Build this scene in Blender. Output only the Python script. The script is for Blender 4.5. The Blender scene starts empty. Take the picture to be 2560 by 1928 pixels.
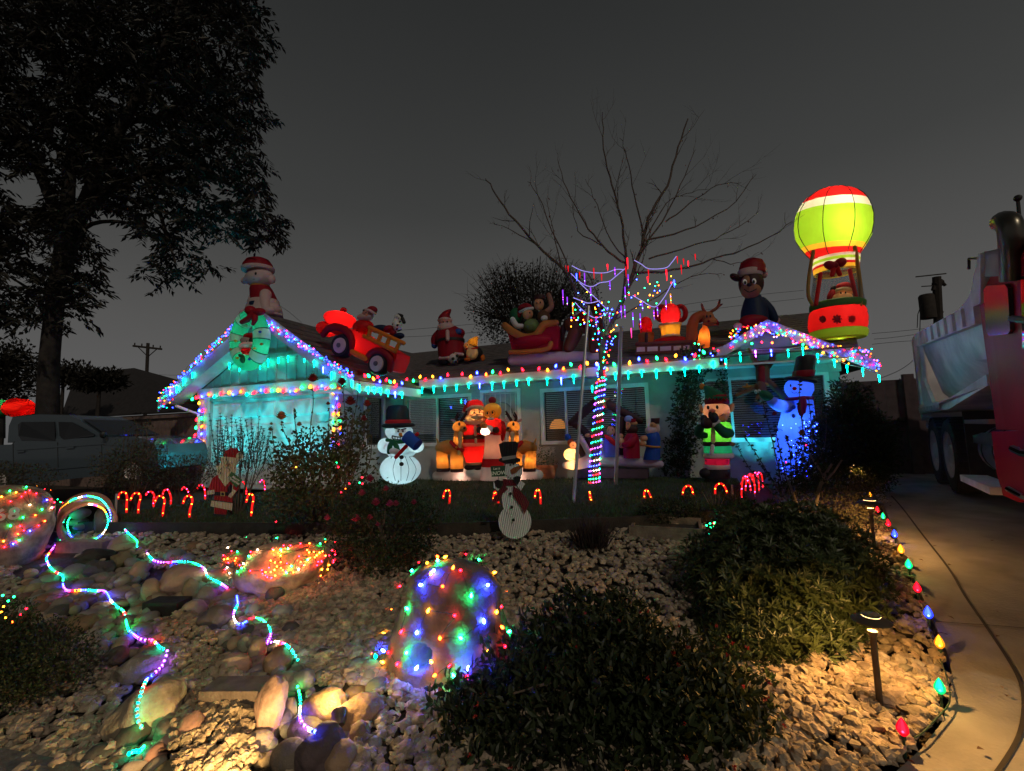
import bpy, math, random
import numpy as np
from mathutils import Vector, Matrix
from mathutils.bvhtree import BVHTree
from mathutils import noise as mnoise

SC = bpy.context.scene
COL = SC.collection
R = random.Random(11)
NR = np.random.RandomState(5)
rad = math.radians

# ------------------------------------------------------------------ camera, sky, light, exposure
FPX, CX, CY = 1100.0, 1280.0, 964.0
CAMP = Vector((0, 0, 1.15))
YAW = rad(21)
CAMR = (Matrix.Rotation(YAW, 3, 'Z') @ Matrix.Rotation(rad(90) + math.atan(.101), 3, 'X') @ Matrix.Rotation(-.026, 3, 'Z'))
cam_d = bpy.data.cameras.new('camera')
cam_d.sensor_width = 36
cam_d.lens = FPX / 2560 * 36
cam_d.clip_start = .05
cam_d.clip_end = 600
cam = bpy.data.objects.new('camera', cam_d)
COL.objects.link(cam)
cam.matrix_world = Matrix.Translation(CAMP) @ CAMR.to_4x4()
SC.camera = cam
SC.view_settings.view_transform = 'Standard'
SC.view_settings.look = 'None'
SC.view_settings.exposure = .15
SC.view_settings.gamma = 1
SC.view_settings.use_curve_mapping = False
SC.cycles.use_denoising = True
SC.cycles.max_bounces = 6
SC.cycles.diffuse_bounces = 2
SC.cycles.glossy_bounces = 3
SC.cycles.transmission_bounces = 4
SC.cycles.transparent_max_bounces = 12
SC.cycles.sample_clamp_indirect = 3
SC.cycles.caustics_reflective = False
SC.cycles.caustics_refractive = False
SC.cycles.use_light_tree = True

world = bpy.data.worlds.new('World')
SC.world = world
world.use_nodes = True
nt = world.node_tree
nt.nodes.clear()
wo = nt.nodes.new('ShaderNodeOutputWorld')
bg = nt.nodes.new('ShaderNodeBackground')
tc = nt.nodes.new('ShaderNodeTexCoord')
sx = nt.nodes.new('ShaderNodeSeparateXYZ')
rp = nt.nodes.new('ShaderNodeValToRGB')
rp.color_ramp.elements[0].position = 0.0
rp.color_ramp.elements[0].color = (.098, .097, .098, 1)
rp.color_ramp.elements[1].position = .75
rp.color_ramp.elements[1].color = (.020, .021, .021, 1)
e = rp.color_ramp.elements.new(.22); e.color = (.074, .073, .071, 1)
e = rp.color_ramp.elements.new(.45); e.color = (.040, .041, .040, 1)
nz = nt.nodes.new('ShaderNodeTexNoise')
nz.inputs['Scale'].default_value = 1.2
nz.inputs['Detail'].default_value = 2
mx = nt.nodes.new('ShaderNodeMixRGB'); mx.blend_type = 'MULTIPLY'; mx.inputs[0].default_value = .25
nt.links.new(tc.outputs['Generated'], sx.inputs[0])
nt.links.new(tc.outputs['Generated'], nz.inputs['Vector'])
nt.links.new(sx.outputs['Z'], rp.inputs[0])
nt.links.new(rp.outputs[0], mx.inputs[1])
nt.links.new(nz.outputs['Fac'], mx.inputs[2])
nt.links.new(mx.outputs[0], bg.inputs[0])
nt.links.new(bg.outputs[0], wo.inputs[0])
bg.inputs[1].default_value = 1.2

# one weak warm sun lamp: the street lighting that comes from behind the camera, over its right shoulder
sun_d = bpy.data.lights.new('sun', 'SUN')
sun_d.energy = .56
sun_d.angle = rad(1.2)
sun_d.color = (1, .86, .66)
sun = bpy.data.objects.new('sun', sun_d)
COL.objects.link(sun)
_sd = CAMR @ Vector((-.34, -.80, -.80))
sun.rotation_euler = _sd.to_track_quat('-Z', 'Y').to_euler()

# ------------------------------------------------------------------ pixel rays (photograph pixels, 2560 x 1928) to points of the place
def ray(px, py):
    return CAMR @ Vector(((px - CX) / FPX, -(py - CY) / FPX, -1))
def onY(px, py, Y):
    d = ray(px, py); return CAMP + d * (Y / d.y)
def onX(px, py, X):
    d = ray(px, py); return CAMP + d * (X / d.x)
def onZ(px, py, z):
    d = ray(px, py); return CAMP + d * ((z - CAMP.z) / d.z)
def onD(px, py, D):
    return CAMP + ray(px, py) * D
def onP(px, py, o, n):
    d = ray(px, py); return CAMP + d * ((Vector(o) - CAMP).dot(Vector(n)) / d.dot(Vector(n)))
CAMF = CAMR @ Vector((0, 0, -1))
def depth(p):
    return (Vector(p) - CAMP).dot(CAMF)
def proj(p):
    l = CAMR.transposed() @ (Vector(p) - CAMP)
    return (CX + FPX * l.x / -l.z, CY - FPX * l.y / -l.z)

def interp(x, xs, ys):
    return float(np.interp(x, xs, ys))
def lawnZ(X, Y):
    return .13 * max(0., min(1., (X + 4) / 2.6)) * max(0., min(1., (Y - 6.6) / 2.4))
EDGE_X = [-12, -7.4, -2.8, -.7, .6, 1.4]
EDGE_Y = [3.0, 3.75, 4.85, 5.75, 6.6, 8.0]
def edgeY(X):
    return interp(X, EDGE_X, EDGE_Y)
def driveZ(Y):
    return interp(Y, [-2, 1.5, 3.2, 5.4, 7.5, 9.5, 13], [-.5, -.47, -.40, -.20, -.05, .03, .04])
def G(X, Y):
    """height of the open ground"""
    e = edgeY(X)
    if X > 2.6 or Y > 8: return driveZ(Y) if X > 1 else -.02
    if Y < e:
        t = max(0., min(1., (Y - 1.3) / (e - 1.3)))
        g = -.47 + .35 * t
    else:
        g = -.12
    if X > .2:
        k = min(1., (X - .2) / 1.6)
        g = g * (1 - k) + driveZ(Y) * k
    return g
def onG(px, py, up=0.):
    z = -.3
    for _ in range(14):
        p = onZ(px, py, z + up)
        z = .5 * z + .5 * G(p.x, p.y)
    p = onZ(px, py, z + up)
    return p

# ------------------------------------------------------------------ materials
MATS = {}
def _noisecol(nt, col, var, scale, detail=4, obj=True):
    tcn = nt.nodes.new('ShaderNodeTexCoord')
    n = nt.nodes.new('ShaderNodeTexNoise'); n.inputs['Scale'].default_value = scale; n.inputs['Detail'].default_value = detail
    nt.links.new(tcn.outputs['Object'], n.inputs['Vector'])
    r = nt.nodes.new('ShaderNodeValToRGB')
    r.color_ramp.elements[0].position = .3; r.color_ramp.elements[1].position = .7
    r.color_ramp.elements[0].color = (*[max(0, c * (1 - var)) for c in col], 1)
    r.color_ramp.elements[1].color = (*[min(1, c * (1 + var)) for c in col], 1)
    nt.links.new(n.outputs['Fac'], r.inputs[0])
    return r.outputs[0], n, tcn
def mat(name, col=(.5, .5, .5), rough=.7, var=.15, scale=6., bump=0., bscale=None, metal=0., spec=.4, attr=False, coat=0.):
    if name in MATS: return MATS[name]
    m = bpy.data.materials.new(name); MATS[name] = m
    m.use_nodes = True
    nt = m.node_tree; b = nt.nodes['Principled BSDF']
    out, n, tcn = _noisecol(nt, col, var, scale)
    if attr:
        a = nt.nodes.new('ShaderNodeAttribute'); a.attribute_name = 'tint'
        mm = nt.nodes.new('ShaderNodeMixRGB'); mm.blend_type = 'MULTIPLY'; mm.inputs[0].default_value = 1
        nt.links.new(out, mm.inputs[1]); nt.links.new(a.outputs['Color'], mm.inputs[2])
        out = mm.outputs[0]
    nt.links.new(out, b.inputs['Base Color'])
    b.inputs['Roughness'].default_value = rough
    b.inputs['Metallic'].default_value = metal
    b.inputs['Specular IOR Level'].default_value = spec
    b.inputs['Coat Weight'].default_value = coat
    if bump:
        bn = nt.nodes.new('ShaderNodeTexNoise'); bn.inputs['Scale'].default_value = bscale or scale * 4; bn.inputs['Detail'].default_value = 5
        nt.links.new(tcn.outputs['Object'], bn.inputs['Vector'])
        bp = nt.nodes.new('ShaderNodeBump'); bp.inputs['Strength'].default_value = bump; bp.inputs['Distance'].default_value = .02
        nt.links.new(bn.outputs['Fac'], bp.inputs['Height']); nt.links.new(bp.outputs[0], b.inputs['Normal'])
    return m
def fab(name, col, trans=.5):
    """thin inflatable nylon: part diffuse, part translucent, a little sheen and wrinkles"""
    name = 'nylon_' + name
    if name in MATS: return MATS[name]
    m = bpy.data.materials.new(name); MATS[name] = m
    m.use_nodes = True
    nt = m.node_tree; nt.nodes.clear()
    o = nt.nodes.new('ShaderNodeOutputMaterial')
    out, n, tcn = _noisecol(nt, col, .06, 5.)
    d = nt.nodes.new('ShaderNodeBsdfPrincipled'); d.inputs['Roughness'].default_value = .55; d.inputs['Specular IOR Level'].default_value = .3
    t = nt.nodes.new('ShaderNodeBsdfTranslucent')
    x = nt.nodes.new('ShaderNodeMixShader'); x.inputs[0].default_value = trans
    bn = nt.nodes.new('ShaderNodeTexNoise'); bn.inputs['Scale'].default_value = 9; bn.inputs['Detail'].default_value = 3
    mp = nt.nodes.new('ShaderNodeMapping'); mp.inputs['Scale'].default_value = (1.6, 1.6, .5)
    nt.links.new(tcn.outputs['Object'], mp.inputs[0]); nt.links.new(mp.outputs[0], bn.inputs['Vector'])
    bp = nt.nodes.new('ShaderNodeBump'); bp.inputs['Strength'].default_value = .35; bp.inputs['Distance'].default_value = .03
    nt.links.new(bn.outputs['Fac'], bp.inputs['Height'])
    nt.links.new(bp.outputs[0], d.inputs['Normal']); nt.links.new(bp.outputs[0], t.inputs['Normal'])
    nt.links.new(out, d.inputs['Base Color']); nt.links.new(out, t.inputs['Color'])
    nt.links.new(d.outputs[0], x.inputs[1]); nt.links.new(t.outputs[0], x.inputs[2]); nt.links.new(x.outputs[0], o.inputs[0])
    return m
def emit(name, col, s):
    if name in MATS: return MATS[name]
    m = bpy.data.materials.new(name); MATS[name] = m
    m.use_nodes = True
    b = m.node_tree.nodes['Principled BSDF']
    b.inputs['Base Color'].default_value = (*[min(1, c * .6) for c in col], 1)
    b.inputs['Emission Color'].default_value = (*col, 1)
    b.inputs['Emission Strength'].default_value = s
    b.inputs['Roughness'].default_value = .3
    return m
def leafmat(name, col, var=.35, trans=.25, rough=.5):
    if name in MATS: return MATS[name]
    m = bpy.data.materials.new(name); MATS[name] = m
    m.use_nodes = True
    nt = m.node_tree; nt.nodes.clear()
    o = nt.nodes.new('ShaderNodeOutputMaterial')
    out, n, tcn = _noisecol(nt, col, var, 2.5)
    a = nt.nodes.new('ShaderNodeAttribute'); a.attribute_name = 'tint'
    mm = nt.nodes.new('ShaderNodeMixRGB'); mm.blend_type = 'MULTIPLY'; mm.inputs[0].default_value = 1
    nt.links.new(out, mm.inputs[1]); nt.links.new(a.outputs['Color'], mm.inputs[2])
    d = nt.nodes.new('ShaderNodeBsdfPrincipled'); d.inputs['Roughness'].default_value = rough; d.inputs['Specular IOR Level'].default_value = .35
    t = nt.nodes.new('ShaderNodeBsdfTranslucent')
    x = nt.nodes.new('ShaderNodeMixShader'); x.inputs[0].default_value = trans
    nt.links.new(mm.outputs[0], d.inputs['Base Color']); nt.links.new(mm.outputs[0], t.inputs['Color'])
    nt.links.new(d.outputs[0], x.inputs[1]); nt.links.new(t.outputs[0], x.inputs[2]); nt.links.new(x.outputs[0], o.inputs[0])
    return m
def glassmat(name, tint=(.8, .9, .9), refl=.12, rough=.03):
    if name in MATS: return MATS[name]
    m = bpy.data.materials.new(name); MATS[name] = m
    m.use_nodes = True
    nt = m.node_tree; nt.nodes.clear()
    o = nt.nodes.new('ShaderNodeOutputMaterial')
    t = nt.nodes.new('ShaderNodeBsdfTransparent'); t.inputs[0].default_value = (*tint, 1)
    g = nt.nodes.new('ShaderNodeBsdfGlossy'); g.inputs['Roughness'].default_value = rough
    lw = nt.nodes.new('ShaderNodeLayerWeight'); lw.inputs[0].default_value = .25
    ma = nt.nodes.new('ShaderNodeMath'); ma.operation = 'MULTIPLY_ADD'; ma.inputs[1].default_value = .8; ma.inputs[2].default_value = refl
    x = nt.nodes.new('ShaderNodeMixShader')
    nt.links.new(lw.outputs['Fresnel'], ma.inputs[0]); nt.links.new(ma.outputs[0], x.inputs[0])
    nt.links.new(t.outputs[0], x.inputs[1]); nt.links.new(g.outputs[0], x.inputs[2]); nt.links.new(x.outputs[0], o.inputs[0])
    return m

LIN = lambda r, g, b: tuple(((c / 255) / 12.92 if c < 10.3 else (((c / 255) + .055) / 1.055) ** 2.4) for c in (r, g, b))
BULBCOL = {'r': (1, .012, .03), 'g': (.0, 1, .28), 'b': (.03, .06, 1), 'a': (1, .42, .03), 'o': (1, .16, .015), 'w': (1, .75, .5), 'c': (.02, .9, .75), 'p': (.6, .05, 1), 'k': (1, .06, .3)}
def bulbmat(c, s):
    return emit('bulb_%s_%g' % (c, s), BULBCOL[c], s)

# ------------------------------------------------------------------ objects
def tag(o, label=None, cat=None, group=None, kind=None):
    if label: o['label'] = label
    if cat: o['category'] = cat
    if group: o['group'] = group
    if kind: o['kind'] = kind
    return o
def empty(name, loc, label=None, cat=None, group=None):
    o = bpy.data.objects.new(name, None); o.empty_display_size = .1
    COL.objects.link(o); o.location = loc
    return tag(o, label, cat, group)
def link(name, me, parent=None, loc=None):
    o = bpy.data.objects.new(name, me); COL.objects.link(o)
    if parent: o.parent = parent
    if loc is not None: o.location = loc
    return o
def worldloc(o):
    v = Vector((0, 0, 0))
    while o is not None:
        v = v + o.location; o = o.parent
    return v

class B:
    """collects shapes given in world coordinates; build() makes ONE mesh object"""
    def __init__(s): s.v = []; s.f = []
    def add(s, vs, fs):
        k = len(s.v); s.v += [Vector(v) for v in vs]; s.f += [tuple(i + k for i in f) for f in fs]; return s
    def ell(s, c, r, rot=None, n=16, m=10):
        if not hasattr(r, '__len__'): r = (r, r, r)
        c = Vector(c); rot = rot or Matrix.Identity(3)
        vs = [c + rot @ Vector((0, 0, r[2]))]; fs = []
        for i in range(1, m):
            a = math.pi * i / m
            for j in range(n):
                b = 2 * math.pi * j / n
                vs.append(c + rot @ Vector((r[0] * math.sin(a) * math.cos(b), r[1] * math.sin(a) * math.sin(b), r[2] * math.cos(a))))
        vs.append(c + rot @ Vector((0, 0, -r[2])))
        for j in range(n): fs.append((0, 1 + j, 1 + (j + 1) % n))
        for i in range(m - 2):
            for j in range(n):
                a = 1 + i * n + j; b = 1 + i * n + (j + 1) % n
                fs.append((a, a + n, b + n, b))
        L = len(vs) - 1; k = 1 + (m - 2) * n
        for j in range(n): fs.append((L, k + (j + 1) % n, k + j))
        return s.add(vs, fs)
    def tube(s, pts, rs, n=8, cap=True, flat=1.):
        pts = [Vector(p) for p in pts]
        if not hasattr(rs, '__len__'): rs = [rs] * len(pts)
        vs = []; fs = []; up = None
        for i, p in enumerate(pts):
            t = (pts[min(i + 1, len(pts) - 1)] - pts[max(i - 1, 0)])
            t = t.normalized() if t.length > 1e-9 else Vector((0, 0, 1))
            if up is None: up = Vector((0, 0, 1)) if abs(t.z) < .9 else Vector((0, 1, 0))
            a = t.cross(up); a = a.normalized() if a.length > 1e-6 else t.orthogonal().normalized()
            b = a.cross(t).normalized(); up = b
            for j in range(n):
                q = 2 * math.pi * j / n
                vs.append(p + a * (rs[i] * math.cos(q)) + b * (rs[i] * flat * math.sin(q)))
        for i in range(len(pts) - 1):
            for j in range(n):
                fs.append((i * n + j, i * n + (j + 1) % n, (i + 1) * n + (j + 1) % n, (i + 1) * n + j))
        if cap:
            fs.append(tuple(reversed(range(n)))); k = (len(pts) - 1) * n; fs.append(tuple(k + j for j in range(n)))
        return s.add(vs, fs)
    def box(s, c, size, rot=None):
        c = Vector(c); rot = rot or Matrix.Identity(3); h = [x / 2 for x in size]
        vs = [c + rot @ Vector((a * h[0], b * h[1], d * h[2])) for a in (-1, 1) for b in (-1, 1) for d in (-1, 1)]
        return s.add(vs, [(0, 1, 3, 2), (4, 6, 7, 5), (0, 4, 5, 1), (2, 3, 7, 6), (0, 2, 6, 4), (1, 5, 7, 3)])
    def bb(s, x0, x1, y0, y1, z0, z1):
        return s.box(((x0 + x1) / 2, (y0 + y1) / 2, (z0 + z1) / 2), (abs(x1 - x0), abs(y1 - y0), abs(z1 - z0)))
    def lathe(s, prof, c, axis=None, n=20, close=True):
        """prof: (radius, height) along axis"""
        c = Vector(c); q = (Vector(axis).normalized().to_track_quat('Z', 'Y').to_matrix() if axis is not None else Matrix.Identity(3))
        vs = []; fs = []
        for r, h in prof:
            for j in range(n):
                a = 2 * math.pi * j / n; vs.append(c + q @ Vector((r * math.cos(a), r * math.sin(a), h)))
        for i in range(len(prof) - 1):
            for j in range(n):
                fs.append((i * n + j, i * n + (j + 1) % n, (i + 1) * n + (j + 1) % n, (i + 1) * n + j))
        if close:
            fs.append(tuple(reversed(range(n)))); k = (len(prof) - 1) * n; fs.append(tuple(k + j for j in range(n)))
        return s.add(vs, fs)
    def prism(s, front, d):
        """extrude a polygon (3D points) by vector d"""
        n = len(front); d = Vector(d)
        vs = [Vector(p) for p in front] + [Vector(p) + d for p in front]
        fs = [tuple(range(n)), tuple(reversed(range(n, 2 * n)))] + [(i, i + n, (i + 1) % n + n, (i + 1) % n) for i in range(n)]
        return s.add(vs, fs)
    def torus(s, c, R1, r, ax=None, n=32, m=10, R2=None, a0=0., a1=2 * math.pi, ux=None, uz=None):
        """ring in plane (ux, uz)"""
        c = Vector(c); ux = Vector(ux or (1, 0, 0)); uz = Vector(uz or (0, 0, 1)); R2 = R2 or R1
        full = abs(a1 - a0 - 2 * math.pi) < 1e-6
        N = n if full else n + 1; nn = ux.cross(uz)
        vs = []; fs = []
        for i in range(N):
            a = a0 + (a1 - a0) * i / n
            p = c + ux * (R1 * math.cos(a)) + uz * (R2 * math.sin(a)); o = (ux * math.cos(a) + uz * math.sin(a))
            for j in range(m):
                b = 2 * math.pi * j / m; vs.append(p + o * (r * math.cos(b)) + nn * (r * math.sin(b)))
        for i in range(n):
            k = (i + 1) % N
            for j in range(m):
                fs.append((i * m + j, k * m + j, k * m + (j + 1) % m, i * m + (j + 1) % m))
        return s.add(vs, fs)
    def build(s, name, m, parent=None, smooth=True, label=None, cat=None, group=None, kind=None, sharp=40):
        o0 = worldloc(parent) if parent else Vector((0, 0, 0))
        me = bpy.data.meshes.new(name)
        me.from_pydata([tuple(v - o0) for v in s.v], [], s.f)
        if smooth:
            me.shade_smooth(); me.set_sharp_from_angle(angle=rad(sharp))
        me.materials.append(m); me.update()
        o = link(name, me, parent)
        return tag(o, label, cat, group, kind)
    def top(s, name, m, label, cat, group=None, smooth=True):
        """a thing of one mesh, origin at its base"""
        lo = min(s.v, key=lambda v: v.z).z
        c = Vector((sum(v.x for v in s.v) / len(s.v), sum(v.y for v in s.v) / len(s.v), lo))
        s.v = [v - c for v in s.v]
        o = s.build(name, m, None, smooth, label, cat, group); o.location = c
        return o

def np_mesh(name, V, Fc, m, parent=None, tint=None, smooth=False):
    """mesh from numpy arrays; faces all of one size"""
    V = np.asarray(V, np.float32); Fc = np.asarray(Fc, np.int32)
    if parent is not None: V = V - np.array(worldloc(parent), np.float32)
    me = bpy.data.meshes.new(name); k = Fc.shape[1]
    me.vertices.add(len(V)); me.vertices.foreach_set('co', V.ravel())
    me.loops.add(Fc.size); me.loops.foreach_set('vertex_index', Fc.ravel())
    me.polygons.add(len(Fc)); me.polygons.foreach_set('loop_start', np.arange(0, Fc.size, k, dtype=np.int32))
    me.update(calc_edges=True)
    if tint is not None:
        t = np.asarray(tint, np.float32)
        if t.shape[1] == 3: t = np.concatenate([t, np.ones((len(t), 1), np.float32)], 1)
        a = me.color_attributes.new('tint', 'FLOAT_COLOR', 'POINT'); a.data.foreach_set('color', t.ravel())
    if smooth: me.shade_smooth()
    else: me.shade_flat()
    me.materials.append(m)
    return link(name, me, parent)

class Fig:
    """traces a figure in a plane of the place: pixel of a crop of the photograph -> point of that plane (d metres nearer)"""
    def __init__(s, crop, Y=None, base=None, z=0., plane=None):
        s.ox, s.oy, s.k = crop
        if base is not None and Y is None and plane is None:
            Y = onZ(*s.c(*base), z).y
        s.n = Vector((0, 1, 0)); s.o = Vector((0, Y or 0, 0))
        if plane: s.o, s.n = Vector(plane[0]), Vector(plane[1]).normalized()
        s.base = base; s.basez = z
    def c(s, x, y): return (s.ox + x / s.k, s.oy + y / s.k)
    def p(s, x, y, d=0.): return onP(*s.c(x, y), s.o - s.n * d, s.n)
    def m(s, r, x, y): return r * (s.mh(x, y) + s.mv(x, y)) / 2
    def mh(s, x, y): return (s.p(x + 4, y) - s.p(x - 4, y)).length / 8
    def mv(s, x, y): return (s.p(x, y + 4) - s.p(x, y - 4)).length / 8
    def root(s, name, label, cat, x=None, y=None, group=None):
        if x is None: x, y = s.base
        s.R = empty(name, s.p(x, y), label, cat, group); return s.R
    def frame(s, rot=0.):
        """axes: right, away, up in the figure's plane, turned clockwise in the picture by rot degrees"""
        n = s.n; r = n.cross(Vector((0, 0, 1))).normalized(); u = r.cross(n).normalized()
        a = rad(-rot); r2 = r * math.cos(a) + u * math.sin(a); u2 = u * math.cos(a) - r * math.sin(a)
        return Matrix((r2, n, u2)).transposed()
    def E(s, b, x, y, rx, rz, ry=None, d=0., rot=0., n=18, m=12):
        ry = (rx + rz) / 2 * .9 if ry is None else ry
        h, v = s.mh(x, y), s.mv(x, y); c2 = math.cos(rad(rot)) ** 2
        return b.ell(s.p(x, y, d), (rx * (h * c2 + v * (1 - c2)), s.m(ry, x, y), rz * (v * c2 + h * (1 - c2))), s.frame(rot), n, m)
    def T(s, b, pts, rs, n=12, ends=True):
        if not hasattr(pts[0], '__len__'): raise ValueError(pts)
        P = [s.p(*q) for q in pts]
        if not hasattr(rs, '__len__'): rs = [rs] * len(P)
        rr = [s.m(r, q[0], q[1]) for r, q in zip(rs, pts)]
        if len(P) > 2:
            P, rr = smooth_path(P, rr, 4)
        b.tube(P, rr, n)
        if ends:
            b.ell(P[0], rr[0] * .995, None, n, 8); b.ell(P[-1], rr[-1] * .995, None, n, 8)
        return b
    def prism(s, b, pts, d0, d1):
        """outline in pixels, from d0 to d1 metres nearer"""
        f = [s.p(x, y, d1) for x, y in pts]
        return b.prism(f, s.n * (d1 - d0))
    def loft(s, b, rows, n=20, ry=None, d=0., cap=True):
        """rows: (y, xleft, xright[, depth factor]) top to bottom -> round body"""
        vs = []; fs = []
        for row in rows:
            y, xl, xr = row[:3]; k = row[3] if len(row) > 3 else .85
            c = s.p((xl + xr) / 2, y, d); r = (xr - xl) / 2 * s.mh((xl + xr) / 2, y); fr = s.frame()
            for j in range(n):
                a = 2 * math.pi * j / n; vs.append(c + fr @ Vector((r * math.cos(a), r * k * math.sin(a), 0)))
        for i in range(len(rows) - 1):
            for j in range(n): fs.append((i * n + j, (i + 1) * n + j, (i + 1) * n + (j + 1) % n, i * n + (j + 1) % n))
        if cap: fs.append(tuple(range(n))); k = (len(rows) - 1) * n; fs.append(tuple(reversed([k + j for j in range(n)])))
        return b.add(vs, fs)
    def lamp(s, x, y, P, col=(1, .7, .4), d=0., r=.03):
        l = bpy.data.lights.new('lamp', 'POINT'); l.energy = P; l.color = col; l.shadow_soft_size = r
        o = bpy.data.objects.new('lamp', l); COL.objects.link(o); o.parent = s.R; o.location = s.p(x, y, d) - worldloc(s.R)
        return o

def smooth_path(P, rr, sub):
    out = []; ro = []
    n = len(P)
    for i in range(n - 1):
        p0, p1, p2, p3 = P[max(i - 1, 0)], P[i], P[i + 1], P[min(i + 2, n - 1)]
        for k in range(sub):
            t = k / sub
            out.append(.5 * ((2 * p1) + (p2 - p0) * t + (2 * p0 - 5 * p1 + 4 * p2 - p3) * t * t + (3 * p1 - p0 - 3 * p2 + p3) * t ** 3))
            ro.append(rr[i] * (1 - t) + rr[i + 1] * t)
    out.append(P[-1]); ro.append(rr[-1])
    return out, ro

def copy_thing(o, loc, label=None, rotz=None):
    c = o.copy(); COL.objects.link(c); c.location = loc
    if rotz is not None: c.rotation_euler.z = rotz
    if label: c['label'] = label
    for ch in list(o.children):
        q = ch.copy(); COL.objects.link(q); q.parent = c
        for g in list(ch.children):
            h = g.copy(); COL.objects.link(h); h.parent = q
    return c

FULL = (0, 0, 1.)
C22 = (0, 0, .8641)          # the whole photograph at 2212 pixels
K2 = (350, 600, 2.777); K3 = (900, 700, 3.028); K4 = (1250, 600, 2.563); K5 = (1700, 450, 2.083); K6 = (2100, 450, 2.083)
KA = (0, 900, 3.16); KR1 = (0, 1350, 2.883); KR2 = (500, 1250, 2.458); KM = (500, 1000, 3.332); KS = (900, 1300, 3.702); KL = (1050, 1100, 2.602)
K8 = (1750, 1150, 2.142)
S1 = (560, 630, 5.555); S2 = (790, 750, 8.77); S3 = (1060, 970, 6.663); S4 = (1390, 970, 6.666); S5 = (1720, 870, 4.628); S6 = (1400, 640, 5.267); S7 = (0, 1180, 5.553)
def cr(K, x, y): return (K[0] + x / K[2], K[1] + y / K[2])

LEAFV = {}
def leaves(C, D, N, L, W, fold=.25, tint=None, seg=1):
    """C centres(base), D directions, N normals, L lengths, W widths (arrays) -> verts, tri faces, tint per vertex"""
    n = len(C)
    D = D / (np.linalg.norm(D, axis=1, keepdims=True) + 1e-9)
    S = np.cross(D, N); S /= (np.linalg.norm(S, axis=1, keepdims=True) + 1e-9)
    U = np.cross(S, D)
    L = np.asarray(L).reshape(-1, 1); W = np.asarray(W).reshape(-1, 1)
    if seg == 1:
        V = np.stack([C, C + D * L * .45 + S * W * .5 + U * W * fold, C + D * L, C + D * L * .45 - S * W * .5 + U * W * fold], 1).reshape(-1, 3)
        i = np.arange(n).reshape(-1, 1) * 4
        Fc = np.concatenate([i + [0, 1, 2], i + [0, 2, 3]], 1).reshape(-1, 3); k = 4
    else:
        droop = U * (-.12) * L
        V = np.stack([C, C + D * L * .3 + S * W * .45 + U * W * fold, C + D * L * .65 + S * W * .42 + U * W * fold + droop * .4, C + D * L + droop,
                      C + D * L * .65 - S * W * .42 + U * W * fold + droop * .4, C + D * L * .3 - S * W * .45 + U * W * fold, C + D * L * .5 + droop * .2], 1).reshape(-1, 3)
        i = np.arange(n).reshape(-1, 1) * 7
        Fc = np.concatenate([i + t for t in ([0, 1, 6], [1, 2, 6], [2, 3, 6], [3, 4, 6], [4, 5, 6], [5, 0, 6])], 1).reshape(-1, 3); k = 7
    if tint is None: tint = NR.uniform(.6, 1.3, (n, 1)) * np.ones((1, 3))
    return V, Fc, np.repeat(tint, k, 0)
def unit(n):
    v = NR.normal(size=(n, 3)); return v / np.linalg.norm(v, axis=1, keepdims=True)
# ------------------------------------------------------------------ ground, drive, lawn
DE_PX = [(2150, 1176), (2170, 1192), (2221, 1290), (2282, 1439), (2343, 1570), (2378, 1655), (2382, 1701), (2361, 1790), (2310, 1855), (2225, 1928), (2080, 2040)]
DE = [onG(*p) for p in DE_PX]
DE = [Vector((p.x, p.y, 0)) for p in DE]
_dy = [p.y for p in reversed(DE)]; _dx = [p.x for p in reversed(DE)]
def driveX(Y):
    return interp(Y, _dy, _dx)
M_soil = mat('soil', (.045, .036, .028), .95, .4, 12, .6)
M_conc = mat('concrete', (.25, .235, .21), .75, .28, 2.6, .35, 45)
M_walk = mat('pavement_concrete', (.12, .115, .11), .85, .3, 22, .4, 60)
M_lawnsoil = mat('turf_soil', (.02, .03, .012), .95, .4, 15, .5)

gx = np.concatenate([[-150, -80, -45, -28, -20, -16], np.arange(-14, 9.01, .3), [12, 16, 24, 40, 80, 150]])
gy = np.concatenate([[-40, -15, -6, -3, -1.5], np.arange(-.6, 13.01, .3), [15, 20, 30, 50, 90, 180, 400]])
V = [(x, y, (G(x, y) - .035) if not (x > driveX(y) - .4 and -1.3 < y < 13.4) else driveZ(y) - .11) for y in gy for x in gx]
nx_ = len(gx)
F_ = [(j * nx_ + i, j * nx_ + i + 1, (j + 1) * nx_ + i + 1, (j + 1) * nx_ + i) for j in range(len(gy) - 1) for i in range(nx_ - 1)]
ground = np_mesh('ground', V, F_, M_soil, smooth=True); tag(ground, kind='structure')

ys = np.arange(-1.2, 13.3, .25)
Vd = []; Fd = []
for j, y in enumerate(ys):
    x0 = driveX(y) if y < _dy[-1] else driveX(_dy[-1]) + (y - _dy[-1]) * .25
    for i in range(13):
        x = x0 + (9.5 - x0) * i / 12
        Vd.append((x, y, driveZ(y)))
k = 13
for j in range(len(ys) - 1):
    for i in range(12): Fd.append((j * k + i, j * k + i + 1, (j + 1) * k + i + 1, (j + 1) * k + i))
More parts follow.
